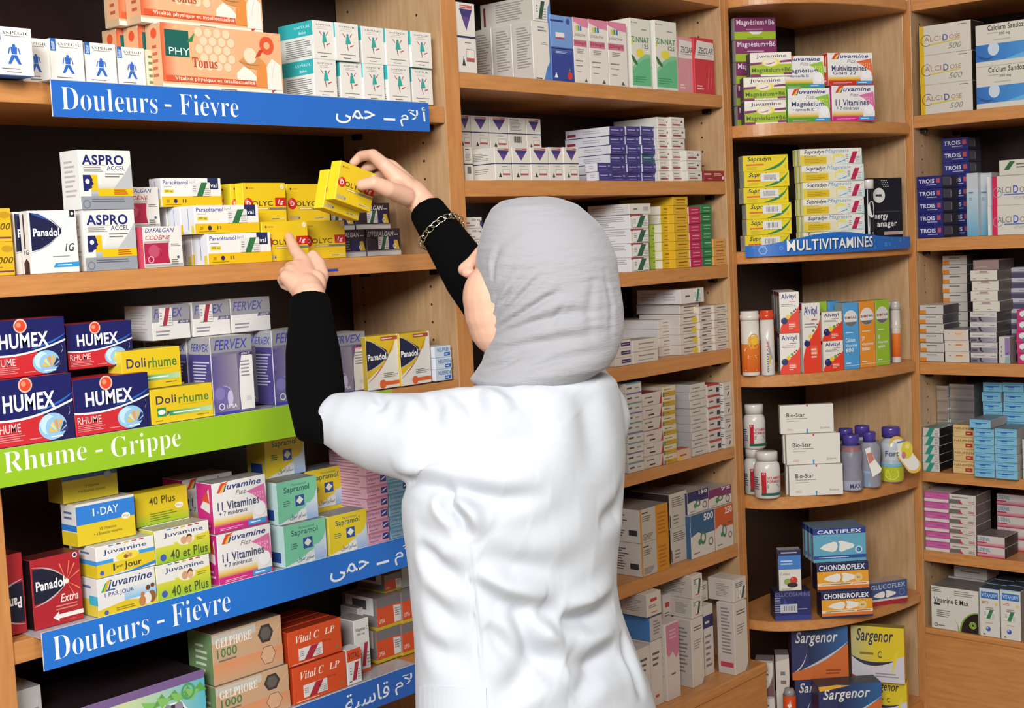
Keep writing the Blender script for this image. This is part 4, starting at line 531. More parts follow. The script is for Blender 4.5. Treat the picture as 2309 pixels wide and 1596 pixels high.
def sign_h(u): return .030+.022*math.exp(-((u-.46)/.25)**2)-.004*math.exp(-((u-.08)/.1)**2)
ZS = 1.486
NN = 48
for i in range(NN):
    a, b = i/NN, (i+1)/NN
    for k, cc in ((0, '1f63b4'), (-.0022, 'd0d4d8')):
        q = [on_arc(a, k)+UP*ZS-off, on_arc(b, k)+UP*ZS-off, on_arc(b, k)+UP*(ZS+sign_h(b))-off, on_arc(a, k)+UP*(ZS+sign_h(a))-off]; mb.face(q if k == 0 else q[::-1], lin(cc))
    for za, zb_ in ((sign_h(a), sign_h(b)), (0, 0)):
        mb.face([on_arc(a, 0)+UP*(ZS+za)-off, on_arc(b, 0)+UP*(ZS+zb_)-off, on_arc(b, -.0022)+UP*(ZS+zb_)-off, on_arc(a, -.0022)+UP*(ZS+za)-off], lin('c9d2dc'))
def sgn_pt(u, v, k): return on_arc(u, .0004+.00012*k)+UP*(ZS+v*.05)-off
rr = random.Random(3); bub = [O('5c98d8', .03+.94*rr.random(), .08+.45*rr.random(), .004+.006*rr.random(), .35, 10) for _ in range(26)]
bub = [o for o in bub if not .18 < o[2] < .70]
draw(mb, bub+[O('7ab0dc', .085, .30, .022, .2, 6), T('12305c', 'MULTIVITAMINES', .203, .17, .690, .70, 'b'), T('e6e2d8', 'MULTIVITAMINES', .198, .20, .685, .74, 'b')], sgn_pt, None, None, None, AL, .05)
obj('sign_face', mb.mesh('sign_face', [M_CARTON]), e)
for u in (.12, .5, .88):
    p = on_arc(u, -.0022); pin_ = cuboid((-.004, -.006, 0), (.004, .006, .012), .001)
    o = obj('sign_clip', bm_mesh(pin_, 'sign_clip', [M_CLEAR]), e, p+Vector((.006, .006, 1.488))-off)
# ------------------------------------------------------------------ cartons
X1 = Vector((1, 0, 0))
def anchor(bay, xl, z, yf):
    if bay in 'AK': P0, d = Vector((0, yf, z)), X1
    elif bay == 'D': P0, d = Vector((XD+yf, 0, z)), Vector((0, -1, 0))
    else:
        pts = [Vector((3.4-(.48-yf)*math.cos(a), -(.25-yf)*math.sin(a), z)) for a in [math.pi/2*i/300 for i in range(301)]]
        for p, q in zip(pts, pts[1:]):
            t = solve_x(p, q-p, xl)
            if 0 <= t <= 1: return p+(q-p)*t
        t = solve_x(pts[-1], X1, xl); return pts[-1]+X1*t
    return P0 + d*solve_x(P0, d, xl)
_mc = {}; BOXES = []
ORDW = ['lowest', 'second up', 'third up', 'fourth up', 'fifth up', 'sixth up', 'seventh up', 'eighth up', 'ninth up', 'tenth up', 'eleventh up']
def ordw(i, n): return ('lower' if i == 0 else 'upper') if n == 2 else 'topmost' if i == n-1 else ORDW[i]
def sticker(parent, c, u0, v0, u1, v1, w, h, d=0):
    mb = MB(); X = X1; a = Vector((-w/2+u0*w, -.0017, v0*h)); W, H = (u1-u0)*w, (v1-v0)*h
    p = lambda u, v, k=0: a+X*(u*W)+UP*(v*H)+Vector((0, -.0001*k, 0))
    mb.face([p(0, 0), p(1, 0), p(1, 1), p(0, 1)], lin('d8d4cf'))
    for q in ([p(0, 0), p(0, 1), p(0, 1)+Vector((0, .0009, 0)), p(0, 0)+Vector((0, .0009, 0))], [p(0, 1), p(1, 1), p(1, 1)+Vector((0, .0009, 0)), p(0, 1)+Vector((0, .0009, 0))], [p(1, 1), p(1, 0), p(1, 0)+Vector((0, .0009, 0)), p(1, 1)+Vector((0, .0009, 0))], [p(1, 0), p(0, 0), p(0, 0)+Vector((0, .0009, 0)), p(1, 0)+Vector((0, .0009, 0))]): mb.face(q, lin('d8d4cf'))
    if c == 'bar':
        for i in range(9): mb.face([p(.2+.07*i, .2, 1), p(.23+.07*i, .2, 1), p(.23+.07*i, .8, 1), p(.2+.07*i, .8, 1)], lin('6a6872'))
    else:
        mb.face([p(.22, 0, 1), p(.55, 0, 1), p(.85, 1, 1), p(.52, 1, 1)], lin(c))
        for i in range(4): mb.face([p(.68, .1+.14*i, 1), p(.95, .1+.14*i, 1), p(.95, .16+.14*i, 1), p(.68, .16+.14*i, 1)], lin('9a9692'))
        for i in range(3): mb.face([p(.04, .35+.16*i, 1), p(.2, .35+.16*i, 1), p(.2, .42+.16*i, 1), p(.04, .42+.16*i, 1)], lin('8a8682'))
    return obj('price_sticker', mb.mesh('price_sticker', [M_CARTON]), parent)
def place(name, label, cat, des, loc, rz, w, d, h, group=None, flip=False, st=None, src=None):
    if src is None: o = obj(name, carton_mesh(name, w, d, h, D[des], flip))
    else:
        o = src.copy(); COL.objects.link(o)
        for ch in src.children:
            c = ch.copy(); COL.objects.link(c); c.parent = o
    o.location = loc; o.rotation_euler = (0, 0, rz); tag(o, label, cat, group)
    if src is None and st: sticker(o, *st, w, h)
    BOXES.append(o); return o
def S(name, label, bay, z, xl, xr, yt, n, des, yf=0, dep=.06, rot=None, cat='medicine box', group=None, st=None, jit=1.0, flip=False, deep=None, mix=None, w=None, h=None, nost=()):
    """a stack of n cartons measured at its front; returns the height of its top"""
    a = anchor(bay, xl, z, yf); ang = math.radians(rot if rot is not None else {'A': 0, 'D': -90, 'C': -38, 'K': 0}[bay])
    d = Vector((math.cos(ang), math.sin(ang), 0)); wd = w or solve_x(a, d, xr); tot = h or solve_y(a, UP, yt)
    if bay == 'A' and yf > -.01:
        c_ = a.x+wd/2; lo_, hi_ = (.43, 1.9025) if c_ < 1.924 else (1.9475, 2.8825); x1_ = min(a.x+wd, hi_); a.x = max(a.x, lo_); wd = x1_-a.x
    if bay == 'D' and a.y > -.2515: wd -= a.y+.2515; a.y = -.2515
    wd -= .0008; hh = tot/n; back = Vector((-math.sin(ang), math.cos(ang), 0)); srcs = {}
    for i in range(n):
        jx = jit*(rnd.random()-.5)*.003 if n > 1 else 0; jy = jit*rnd.random()*.004 if n > 1 else 0; jr = jit*(rnd.random()-.5)*math.radians(1.6) if n > 1 else 0
        k = mix[i % len(mix)] if mix else des
        loc = a + d*(wd/2+.0004+jx) + back*jy + UP*(i*hh+.0002)
        o_ = place(name, label.format(o=ordw(i, n)), cat, k, loc, ang+jr, wd, dep-.0006, hh-.0003, group, flip, st, srcs.get(k))
        srcs.setdefault(k, o_)
        if i in nost:
            for ch in list(o_.children): bpy.data.objects.remove(ch)
    if deep:
        for i in range(1, deep[0]):
            lab = '%s packet back behind the %s' % (['', 'second', 'third', 'fourth', 'fifth', 'sixth'][i], deep[1])
            for j in range(n):
                place(name, lab if n == 1 else lab+', '+ordw(j, n), cat, des, a+d*(wd/2+.0004+(deep[2] if len(deep) > 2 else 0)*i)+back*(dep*i+.0015*i)+UP*(j*hh+.0002), ang, wd, dep-.0006, hh-.0003, group, flip, None, srcs[des])
    return z+tot
B = lambda name, label, bay, z, xl, xr, yt, des, **k: S(name, label, bay, z, xl, xr, yt, 1, des, **k)
PK = 'painkiller_box'; VB = 'vitamin_box'; CB = 'cold_remedy_box'
# ---- first bay, top shelf
z = 1.8202; g = 'small white packets with a blue figure'
B(PK, 'white packet with a blue figure jutting over the shelf edge past the blue sign', 'A', z, -8, 78.6, 57, 'aspb', yf=-.028, dep=.05, group=g)
B(PK, 'white blue-figure packet half hidden behind the one jutting over the edge', 'A', z, 52, 117, 83, 'aspb', yf=.026, dep=.05, group=g)
B(PK, 'white blue-figure packet above the first letters of the upper blue sign', 'A', z, 118.5, 194, 85, 'aspb', yf=.022, dep=.05, group=g)
B(PK, 'middle white blue-figure packet of the three standing above the blue sign', 'A', z, 196, 267, 94, 'aspb', yf=.026, dep=.05, group=g)
B(PK, 'white blue-figure packet next to the orange honeycomb boxes', 'A', z, 269, 331.5, 104, 'aspb', yf=.03, dep=.05, group=g)
g = 'large orange honeycomb supplement boxes'
zp = B(VB, 'large orange honeycomb box standing in front, with a dark green square', 'A', z, 369, 640, 48.6, 'phyto', yf=.0, dep=.042, group=g, deep=(3, 'large orange honeycomb box', -.012))
B(VB, 'large orange honeycomb box on top of the others, cut by the picture edge', 'A', zp+.0005, 319, 594.5, -108, 'phyto', yf=.02, dep=.042, group=g, deep=(2, 'upper orange honeycomb box', -.012))
B(VB, 'narrow pale green packet squeezed against the orange honeycomb box', 'A', z, 334, 357, 111, 'pale', yf=.028, dep=.05, w=.018)
g = 'white packets with a teal dancing figure'
zz = z
for row, (xs_, yt, rn) in enumerate([([(710.5, 762.4), (770, 819.8), (821.5, 869.6), (877, 928), (931, 978)], 125, 'lower'), ([(708, 757), (759, 812), (817.6, 869), (872, 924), (929, 976)], 29.5, 'upper')]):
    for i, (a, b) in enumerate(xs_):
        t = B(PK, ['first', 'second', 'third', 'fourth', 'fifth'][i]+' teal-figure white packet of the %s row, counted from the orange box' % rn, 'A', zz, a, b, yt, 'aspt', yf=.004+.003*((i*2+row) % 3), dep=.095, group=g, h=.0675)
    zz = z+.0678
# ---- second shelf
z = 1.5372; g = 'painkiller packets on the eye-level shelf'
S(PK, '{o} of two plain yellow packets at the end of the eye-level shelf', 'A', z, -38, 36, 470, 2, 'y00', yf=.012, dep=.06, group=g, jit=.3)
B(PK, 'white packet with a dark blue arrow shape and pale blue tab', 'A', z, 72, 181, 475, 'pan1g', yf=.004, dep=.026, group=g, deep=(2, 'white packet with the dark blue arrow shape', -.009))
za = B(PK, 'silver and white packet with a head profile, standing on the shelf', 'A', z, 194.7, 311.8, 473.4, 'aspro', yf=.008, dep=.05, rot=-1, group=g)
B(PK, 'silver and white head-profile packet balanced on top of its twin', 'A', za+.0004, 184, 303, 337, 'aspro', yf=.004, dep=.05, rot=2, group=g)
zd = B(PK, 'white and crimson packet standing at the front of the shelf', 'A', z, 318, 415, 511.7, 'dafal', yf=.006, dep=.05, group=g)
B(PK, 'white and crimson packet hidden behind its twin at the front', 'A', z, 275, 367, 511.7, 'dafal', yf=.062, dep=.05, group=g, h=zd-z)
B(PK, 'white and crimson packet raised behind the silver head-profile packets', 'A', zd+.0005, 272, 363, 424, 'dafal', yf=.062, dep=.05, group=g, h=zd-z)
g2 = 'white and yellow packets with a navy corner'; gs = ('2a6a3c', .50, .36, .80, .84)
z1 = B(PK, 'white and yellow navy-cornered packet, lowest at the front', 'A', z, 471, 613.8, 527.6, 'ival', yf=.004, dep=.04, group=g2, st=gs, deep=(3, 'lowest white and yellow packet', -.002))
z2 = B(PK, 'white and yellow navy-cornered packet, second tier, set slightly back', 'A', z1+.0004, 440.6, 586, 463, 'ival', yf=.010, dep=.035, group=g2, st=gs, deep=(3, 'second-tier white and yellow packet', -.002))
B(PK, 'dimmer white and yellow navy-cornered packet on the very top of its pile', 'A', z2+.0004, 366, 501.6, 401, 'ival', yf=.062, dep=.035, group=g2, st=gs)
g3 = 'yellow packets with a red dose square'
zc = B(PK, 'yellow red-square packet that the pointing finger touches', 'A', z, 594, 698, 500, 'dolyc', yf=.012, dep=.03, group=g3)
B(PK, 'yellow red-square packet beside the touched one, next to the black packets', 'A', z, 686, 781.5, 498, 'dolyc', yf=.043, dep=.022, group=g3, h=zc-z)
B(PK, 'hidden yellow packet carrying the upper yellow packets', 'A', z, 560, 655, 498, 'dolyc', yf=.068, dep=.1, group=g3, h=zc-z)
B(PK, 'hidden yellow packet carrying the half-seen upper yellow packet', 'A', z, 660, 750, 498, 'dolyc', yf=.068, dep=.1, group=g3, h=zc-z)
B(PK, 'upper yellow red-square packet, fully seen, behind the navy-cornered packets', 'A', zc+.0004, 551, 648, 412.6, 'dolyc', yf=.055, dep=.022, group=g3, h=zc-z, deep=(4, 'upper yellow red-square packet', -.008))
B(PK, 'upper yellow red-square packet half seen behind the held packets', 'A', zc+.0004, 650, 745, 414, 'dolyc', yf=.084, dep=.03, group=g3, h=zc-z)
g4 = 'black packets with white lettering'; gs = ('2a5a40', .32, .24, .62, .70)
ze = B(PK, 'front black packet with a green price sticker, next to the bare shelf end', 'A', z, 828.7, 905, 516.5, 'effer', yf=.072, dep=.05, group=g4, st=gs)
B(PK, 'front black packet half hidden by the yellow packets', 'A', z, 752, 828, 516.5, 'effer', yf=.075, dep=.05, group=g4, h=ze-z)
for a, b, nm in ((803, 881, 'next to the bare shelf end'), (722, 801, 'nearly under the held packets')):
    B(PK, 'back black packet on the shelf, %s' % nm, 'A', z, a, b, 516, 'effer', yf=.13, dep=.06, group=g4, h=ze-z)
    zf = B(PK, 'raised black packet, %s' % nm, 'A', ze+.0004, a, b, 462, 'effer', yf=.13, dep=.06, group=g4, st=gs, h=ze-z)
B(PK, 'single black packet on the third tier, behind the held packets', 'A', zf+.0004, 765, 838, 432, 'effer', yf=.135, dep=.05, group=g4, h=(ze-z)*.8)
# ---- third shelf (green sign)
z = 1.2892; g = 'dark blue and red cold remedy packets'
h1 = B(CB, 'dark blue and red packet, lower, cut by the picture edge', 'A', z, -16, 170.5, 861, 'humex', yf=.004, dep=.06, group=g)
B(CB, 'dark blue and red packet, lower, next to the yellow packets', 'A', z, 171.5, 341, 858, 'humex', yf=.004, dep=.06, group=g)
B(CB, 'dark blue and red packet, upper, cut by the picture edge', 'A', h1+.0004, -25, 153, 727, 'humex', yf=.018, dep=.06, group=g)
B(CB, 'dark blue and red packet, upper and set back, next to the small yellow packet', 'A', h1+.0004, 155, 302, 733, 'humex', yf=.035, dep=.055, group=g)
g = 'yellow cold tablets packets with a green ribbon'
h2 = B(CB, 'yellow green-ribbon packet at the front, in full view', 'A', z, 343, 483, 880, 'dolir', yf=.004, dep=.035, group=g)
B(CB, 'yellow green-ribbon packet on top, set back beside the dark blue packets', 'A', h2+.0004, 278, 411, 793, 'dolir', yf=.020, dep=.04, group=g)
B(CB, 'yellow green-ribbon packet hidden under the set-back one', 'A', z, 300, 421, 880, 'dolir', yf=.066, dep=.04, group=g, h=h2-z)
g = 'purple and grey sachet boxes with an apple'
hf = B(CB, 'purple sachet box at the front, apple and full word in view', 'A', z, 484.5, 576.4, 762, 'fervex', yf=.004, dep=.062, group=g, deep=(3, 'purple apple sachet box in full view', -.002))
B(CB, 'purple sachet box half covered by the fully seen one', 'A', z, 540, 619.7, 752, 'fervex', yf=.068, dep=.05, w=.068, group=g, h=hf-z)
B(CB, 'purple sachet box cut by the black raised sleeve', 'A', z, 622, 712, 742.6, 'fervex', yf=.02, dep=.06, group=g, h=hf-z)
B(CB, 'purple sachet box with a pink tab, behind the forearm, for children', 'A', z, 746, 829.6, 755, 'fervexk', yf=.03, dep=.06, group=g)
g = 'white and grey sachet packets lying on top'
rs = ('9c3044', .18, .42, .52, .92)
for a, b, yt, nm, s_ in ((345.6, 431, 690, 'first white and grey packet on the purple boxes, with a red price sticker', rs), (437, 521, 682, 'middle white and grey packet on the purple boxes, with a red price sticker', rs), (523.5, 611.7, 674, 'white and grey packet on the purple boxes, with no price sticker', None)):
    B(CB, nm, 'A', hf+.0006, a, b, yt, 'fervexw', yf=.05, dep=.08, group=g, st=s_)
g = 'yellow and white cold remedy packets with a navy arrow'
B(CB, 'yellow and white navy-arrow packet next to the pink-tab sachet box', 'A', z, 830.5, 905, 760, 'panr', yf=.018, dep=.035, group=g)
B(CB, 'yellow and white navy-arrow packet next to the small blue packets', 'A', z, 906, 973.8, 753, 'panr', yf=.012, dep=.035, group=g)
S(CB, '{o} of three small white and blue packets against the upright panel', 'A', z, 984, 1021, 782, 3, 'neufb', yf=.006, dep=.05, jit=.4)
# ---- fourth shelf (middle blue sign)
z = 1.0062
B(PK, 'upside-down dark red packet at the picture edge', 'A', z, -46, 63, 1268, 'panx', yf=.032, dep=.04, flip=True)
B(PK, 'dark red packet with a glowing star beside the vitamin packets', 'A', z, 78.4, 189.8, 1264.7, 'panx', yf=.025, dep=.04)
g = 'daily vitamin packets'
j1 = B(VB, 'white, yellow and blue packet with a family picture, lowest of its pile', 'A', z, 223, 354.5, 1308, 'juvj', yf=.004, dep=.045, group=g)
j2 = B(VB, 'white and yellow vitamin packet second up, with blue ribbons', 'A', j1+.0004, 219.4, 351.5, 1235, 'juv1', yf=.006, dep=.05, group=g)
j3 = B(VB, 'blue-topped yellow packet reading one a day, third tier', 'A', j2+.0004, 176, 308, 1139, 'oneday', yf=.03, dep=.045, group=g)
B(VB, 'dark blue and yellow packet just under the green sign', 'A', j3+.0004, 143, 268, 1040, 'oneday2', yf=.05, dep=.045, group=g)
B(VB, 'hidden daily vitamin packet carrying the blue-topped packet', 'A', z, 200, 322, 1300, 'juvj', yf=.058, dep=.045, group=g, h=j2-z)
g = 'green and yellow vitamin packets for over forties'
k1 = B(VB, 'lower green and yellow vitamin packet with two faces', 'A', z, 356, 477, 1277, 'j40', yf=.004, dep=.045, group=g)
k2 = B(VB, 'upper green and yellow vitamin packet with two faces', 'A', k1+.0004, 352.5, 475, 1198.5, 'j40', yf=.006, dep=.045, group=g)
B(VB, 'hidden green and yellow packet under the plain-fronted one', 'A', z, 330, 438, 1260, 'j40', yf=.054, dep=.045, group=g, h=k2-z)
B(VB, 'yellow to green packet turned back-side out above the two faces', 'A', k2+.0006, 309, 426.7, 1115, 'p40', yf=.054, dep=.03, group=g)
g = 'white and magenta vitamin packets'
v1 = B(VB, 'lower white and magenta vitamin packet with a rainbow flash', 'A', z, 495, 616, 1207.7, 'vit11', yf=.004, dep=.04, group=g)
B(VB, 'upper white and magenta vitamin packet with a rainbow flash', 'A', v1+.0004, 483.7, 605, 1092, 'vit11', yf=.012, dep=.045, group=g)
B(VB, 'hidden white and magenta packet at the back of the shelf', 'A', z, 435, 545, 1207, 'vit11', yf=.09, dep=.06, group=g, h=v1-z)
B(VB, 'shaded white and magenta packet peeping over the plain-fronted yellow one', 'A', v1+.0004, 418, 530, 1088, 'vit11', yf=.09, dep=.06, group=g, h=v1-z)
g = 'green or yellow boxes with a navy diamond'
s1 = B(PK, 'lower mint green box with a navy diamond', 'A', z, 643.9, 739, 1188, 'sapg', yf=.004, dep=.055, group=g)
B(PK, 'upper mint green box with a navy diamond', 'A', s1+.0004, 628, 719, 1090, 'sapg', yf=.016, dep=.055, group=g)
B(PK, 'front yellow box with a navy diamond, on the shelf', 'A', z, 745, 831, 1166, 'sapy', yf=.004, dep=.05, group=g)
B(PK, 'hidden yellow diamond box under the set-back one', 'A', z, 710, 792, 1160, 'sapy', yf=.075, dep=.05, group=g, h=s1-z)
s2 = B(PK, 'set-back yellow box with a navy diamond, second tier', 'A', s1+.0004, 694, 784, 1064, 'sapy', yf=.075, dep=.055, group=g)
B(PK, 'yellow and blue diamond box on the third tier, right under the green sign', 'A', s2+.0004, 601, 690, 985, 'sapy', yf=.075, dep=.055, group=g)
B(PK, 'hidden mint green diamond box under the topmost yellow one', 'A', z, 600, 690, 1160, 'sapg', yf=.082, dep=.05, group=g, h=s2-z)
S(PK, '{o} of the flat pink packets stacked beside the turquoise stack', 'A', z, 833, 881, 1022, 8, 'dolip', yf=.004, dep=.10, group='flat pink packets', jit=.7)
S(PK, '{o} of the flat turquoise packets partly behind the white coat', 'A', z, 882, 932, 1040, 7, 'dolib', yf=.008, dep=.10, group='flat turquoise packets', jit=.7)
# ---- fifth shelf
z = .7622
B(VB, 'big purple, green and blue blister box with a hexagon window', 'A', z, 128, 470, 1594, 'gelbig', yf=.004, dep=.15, h=.115)
B(VB, 'plain grey carton beside the big purple blister box', 'A', z, -40, 110, 1588, 'grey', yf=.03, dep=.12)
g = 'copper coloured boxes with black hexagons'
gz = B(VB, 'lower copper box with black hexagons, cut by the picture edge', 'A', z, 492, 656, 1551, 'gel1', yf=.004, dep=.07, group=g)
B(VB, 'upper copper box with black hexagons', 'A', gz+.0004, 483.7, 640, 1431.6, 'gel1', yf=.01, dep=.07, group=g)
g = 'bright orange vitamin C packets'
ws = ('a82438', .18, .12, .62, .46)
o1 = B(VB, 'lower bright orange packet with a red-striped price sticker', 'A', z, 663, 783, 1508.8, 'vitc', yf=.004, dep=.04, group=g, st=ws)
B(VB, 'upper bright orange packet with a red-striped price sticker', 'A', o1+.0004, 652, 772, 1427.8, 'vitc', yf=.010, dep=.028, group=g, st=ws, deep=(4, 'upper bright orange packet', 0))
B(VB, 'hidden bright orange packet behind the lower one', 'A', z, 640, 752, 1490, 'vitc', yf=.048, dep=.09, group=g, h=o1-z)
B(VB, 'short white packet with an orange top beside the orange packets', 'A', z, 785, 817.6, 1468, 'vitb', yf=.004, dep=.03, st=('a82438', .1, .12, .92, .62))
B(VB, 'tall white vitamin C packet with a red-striped price sticker', 'A', z, 803, 837.5, 1400.7, 'vitt', yf=.04, dep=.05, st=('a82438', .25, .12, .95, .55))
B(VB, 'tall white packet half hidden behind the vitamin C packet', 'A', z, 812, 846, 1372, 'vitt', yf=.095, dep=.05)
g = 'orange and grey packets with a yellow stripe'
u = z
for i, (nm, yt) in enumerate((('lower', 1474), ('upper', 1402))):
    u2 = B(VB, nm+' orange and grey yellow-striped packet next to the tall white packet', 'A', u, 852, 908, 1404 if i == 0 else 1332, 'upsa', yf=.055, dep=.1, group=g, h=.062)
    B(VB, nm+' orange and grey yellow-striped packet against the white coat', 'A', u, 909, 962, 1400, 'upsa', yf=.05, dep=.1, group=g, h=.062)
    u = u2+.0004
B(VB, 'grey-sided packet with a red label just under the blue sign', 'A', u, 868, 906, 1290, 'upsa', yf=.07, dep=.08, h=.035)
B(VB, 'grey-fronted packet under the blue sign against the coat', 'A', u, 907, 955, 1290, 'grey', yf=.07, dep=.08, h=.04)
# ------------------------------------------------------------------ second bay
AB = 'antibiotic_box'; TB = 'tablet_box'
z = 1.8862; g = 'syrup and antibiotic cartons on the top shelf'
B(AB, 'tall white carton with a navy triangle against the upright panel, top shelf', 'A', z, 1034.8, 1077, 3, 'trilogo', yf=.004, dep=.06)
tw = B(AB, 'tall plain white carton with a clipped blue corner, standing', 'A', z, 1204, 1242.5, 45.7, 'whbig', yf=.006, dep=.055, group=g, deep=(3, 'tall plain white carton', -.001))
B(AB, 'white carton lying across the tall plain ones, with a green price sticker', 'A', tw+.0006, 1203, 1242, -12, 'whtop', yf=.008, dep=.15, group=g, st=('2a4a34', .1, .1, .75, .8))
B(AB, 'blue two-tone carton with a strawberry, top shelf', 'A', z, 1245.8, 1296, 31.5, 'augm', yf=.004, dep=.06, group=g)
gj = 'white syrup cartons with a pink top'
for a, b, nm in ((1297, 1332, 'next to the blue carton'), (1332.5, 1374, 'in the middle of its kind'), (1374.5, 1417, 'next to the green and white cartons')):
    B(AB, 'white pink-topped syrup carton '+nm, 'A', z, a, b, 38+(a-1297)*.12, 'josa', yf=.006, dep=.055, group=gj)
gz_ = 'white and green syrup cartons'
B(AB, 'white and green syrup carton with a leaf, beside the pink-topped cartons', 'A', z, 1426, 1471, 39, 'zinnat', yf=.008, dep=.06, group=gz_)
B(AB, 'white and green syrup carton beside the red cartons', 'A', z, 1481, 1530, 44, 'zinnat', yf=.004, dep=.06, group=gz_)
B(AB, 'pale red syrup carton half hidden by the green and white carton', 'A', z, 1530.5, 1566, 81.5, 'zecl2', yf=.012, dep=.05)
B(AB, 'bright red syrup carton at the end of the top shelf', 'A', z, 1568, 1613, 83, 'zecl', yf=.006, dep=.05)
# second shelf
z = 1.6762; g = 'white cartons with a navy triangle'
nm = ['first', 'second', 'third', 'fourth', 'fifth']
for i, (a, b) in enumerate(((1117.5, 1155.8), (1157, 1197), (1198.6, 1239), (1240, 1272), (1273, 1307))):
    t = B(AB, nm[i]+' navy-triangle white carton of the front row, counted from the upright panel', 'A', z, a, b, 331.5, 'trilogo', yf=.006+.002*(i % 2), dep=.07, group=g)
B(AB, 'white carton wedged between the front row of triangle cartons and the upright panel', 'A', z, 1050, 1069, 335, 'tribar', yf=.06, dep=.05, group=g, h=t-z)
for i, (a, b) in enumerate(((1036, 1064), (1065.7, 1105), (1106.5, 1147.5), (1148.6, 1188), (1189, 1222))):
    B(AB, 'hidden carton carrying the %s carton of the raised row' % nm[i], 'A', z, a, b, 330, 'trilogo', yf=.115, dep=.07, group=g, h=t-z)
    B(AB, nm[i]+' white carton of the raised back row, counted from the upright panel', 'A', t+.0004, a, b, 260, 'tribar' if i == 3 else 'trilogo', yf=.115, dep=.07, group=g, h=t-z)
g = 'slim purple and white packets'
S(TB, '{o} slim purple packet of the tall stack beside the short front stack', 'A', z, 1380.5, 1415.5, 284, 6, 'purpr', yf=.042, dep=.13, group=g)
S(TB, '{o} slim purple packet of the tall middle stack', 'A', z, 1417, 1450, 284, 6, 'purp', yf=.044, dep=.12, group=g)
S(TB, '{o} slim purple packet of the tall stack touching the white and red packets', 'A', z, 1451.6, 1486, 284, 6, 'purp', yf=.040, dep=.12, group=g, mix=['purp', 'purp', 'purpt', 'purp', 'purp', 'purp'])
S(TB, '{o} slim purple packet of the short stack in front', 'A', z, 1350.5, 1384, 366, 2, 'purp', yf=.004, dep=.036, group=g)
g = 'small white packets with a red bar'
S(TB, '{o} small red-barred white packet beside the purple stacks', 'A', z, 1488, 1517, 263, 6, 'whred', yf=.03, dep=.13, group=g)
S(TB, '{o} small red-barred white packet of the middle column', 'A', z, 1518, 1549, 263, 6, 'whred', yf=.02, dep=.13, group=g)
S(TB, '{o} small red-barred white packet of the short column by the red packet', 'A', z, 1550.5, 1584, 339, 3, 'whred', yf=.004, dep=.1, group=g)
B(TB, 'single dark red packet lying at the end of the second shelf', 'A', z, 1587, 1637, 384.5, 'reds', yf=.004, dep=.05)
# third shelf
z = 1.4702; g = 'coloured slim packets on the third shelf'
S(TB, '{o} white packet of the stack between the raised arm and the headscarf', 'A', z, 1056, 1095, 490, 6, 'wh500', yf=.03, dep=.08, group='white packets beside the headscarf', jit=.6)
gs = ('2a5a44', .12, .1, .95, .9)
tg = S(TB, '{o} long white packet with a green price sticker beside the headscarf', 'A', z, 1426, 1467, 484, 4, 'whgr', yf=.006, dep=.17, group='long white packets with green stickers', st=gs, jit=.7)
B(TB, 'pale packet with a barcode lying on the green-stickered stack', 'A', tg+.0004, 1418.5, 1468, 459, 'whbar', yf=.006, dep=.12)
tl = S(TB, '{o} lime green packet of the short lime stack', 'A', z, 1469, 1493, 506, 4, 'lime', yf=.05, dep=.11, group='lime green packets', jit=.5)
S(TB, '{o} yellow packet of the stack beside the lime stack', 'A', z, 1494.5, 1523, 464, 7, 'yel', yf=.03, dep=.15, group='yellow packets', jit=.6)
S(TB, '{o} yellow packet of the tallest stack, touching the crimson stack', 'A', z, 1523.5, 1557, 443, 8, 'yelor', yf=.012, dep=.16, group='yellow packets', jit=.6)
S(TB, '{o} crimson packet between the yellow and dark green stacks', 'A', z, 1558, 1584.5, 466, 7, 'pinkb', yf=.010, dep=.12, group='crimson packets', jit=.6)
S(TB, '{o} dark green packet of its stack', 'A', z, 1585.5, 1610, 461, 7, 'greenb', yf=.008, dep=.12, group='dark green packets', jit=.6)
S(TB, '{o} small orange packet at the end of the third shelf', 'A', z, 1611, 1639, 538.7, 3, 'orng', yf=.004, dep=.06, group='small orange packets', jit=.6)
# fourth shelf
z = 1.2602
S(TB, '{o} small white packet with a purple panel next to the headscarf', 'A', z, 1392, 1427.5, 770, 3, 'whpur', yf=.004, dep=.06, group='packets with purple panels', jit=.8)
S(TB, '{o} long pale packet of the low stack at the front', 'A', z, 1429, 1486, 768, 2, 'wht', yf=.004, dep=.046, group='long pale packets', jit=.4)
S(TB, '{o} long pale packet of the stack right of the low front one', 'A', z, 1487.5, 1534, 722, 4, 'wht', yf=.016, dep=.17, group='long pale packets', jit=.6) if False else S(TB, '{o} long pale packet behind and beside the low front stack', 'A', z, 1487.5, 1534, 722, 4, 'wht', yf=.052, dep=.17, group='long pale packets', jit=.6)
ty = S(TB, '{o} white packet with a yellow spot', 'A', z, 1535.5, 1578.5, 710, 4, 'whyel', yf=.02, dep=.12, group='white packets with a yellow spot', jit=.6)
ty2 = B(TB, 'pale packet lying second from top on the yellow-spot stack', 'A', ty+.0004, 1533, 1577, 686, 'whyel', yf=.03, dep=.13, st=None)
B(TB, 'pale green-stickered packet on the very top of the yellow-spot stack', 'A', ty2+.0004, 1535, 1588, 653, 'whbar', yf=.02, dep=.13, st=('3a7a5c', .55, .1, .85, .95))
S(TB, '{o} white packet with a red corner, fourth shelf', 'A', z, 1580, 1612, 692, 6, 'whora', yf=.014, dep=.12, group='white packets with a red corner, fourth shelf', jit=.6)
S(TB, '{o} pale orange-edged packet at the end of the fourth shelf', 'A', z, 1613.5, 1645, 688, 6, 'whor2', yf=.008, dep=.12, group='pale orange-edged packets', jit=.6)
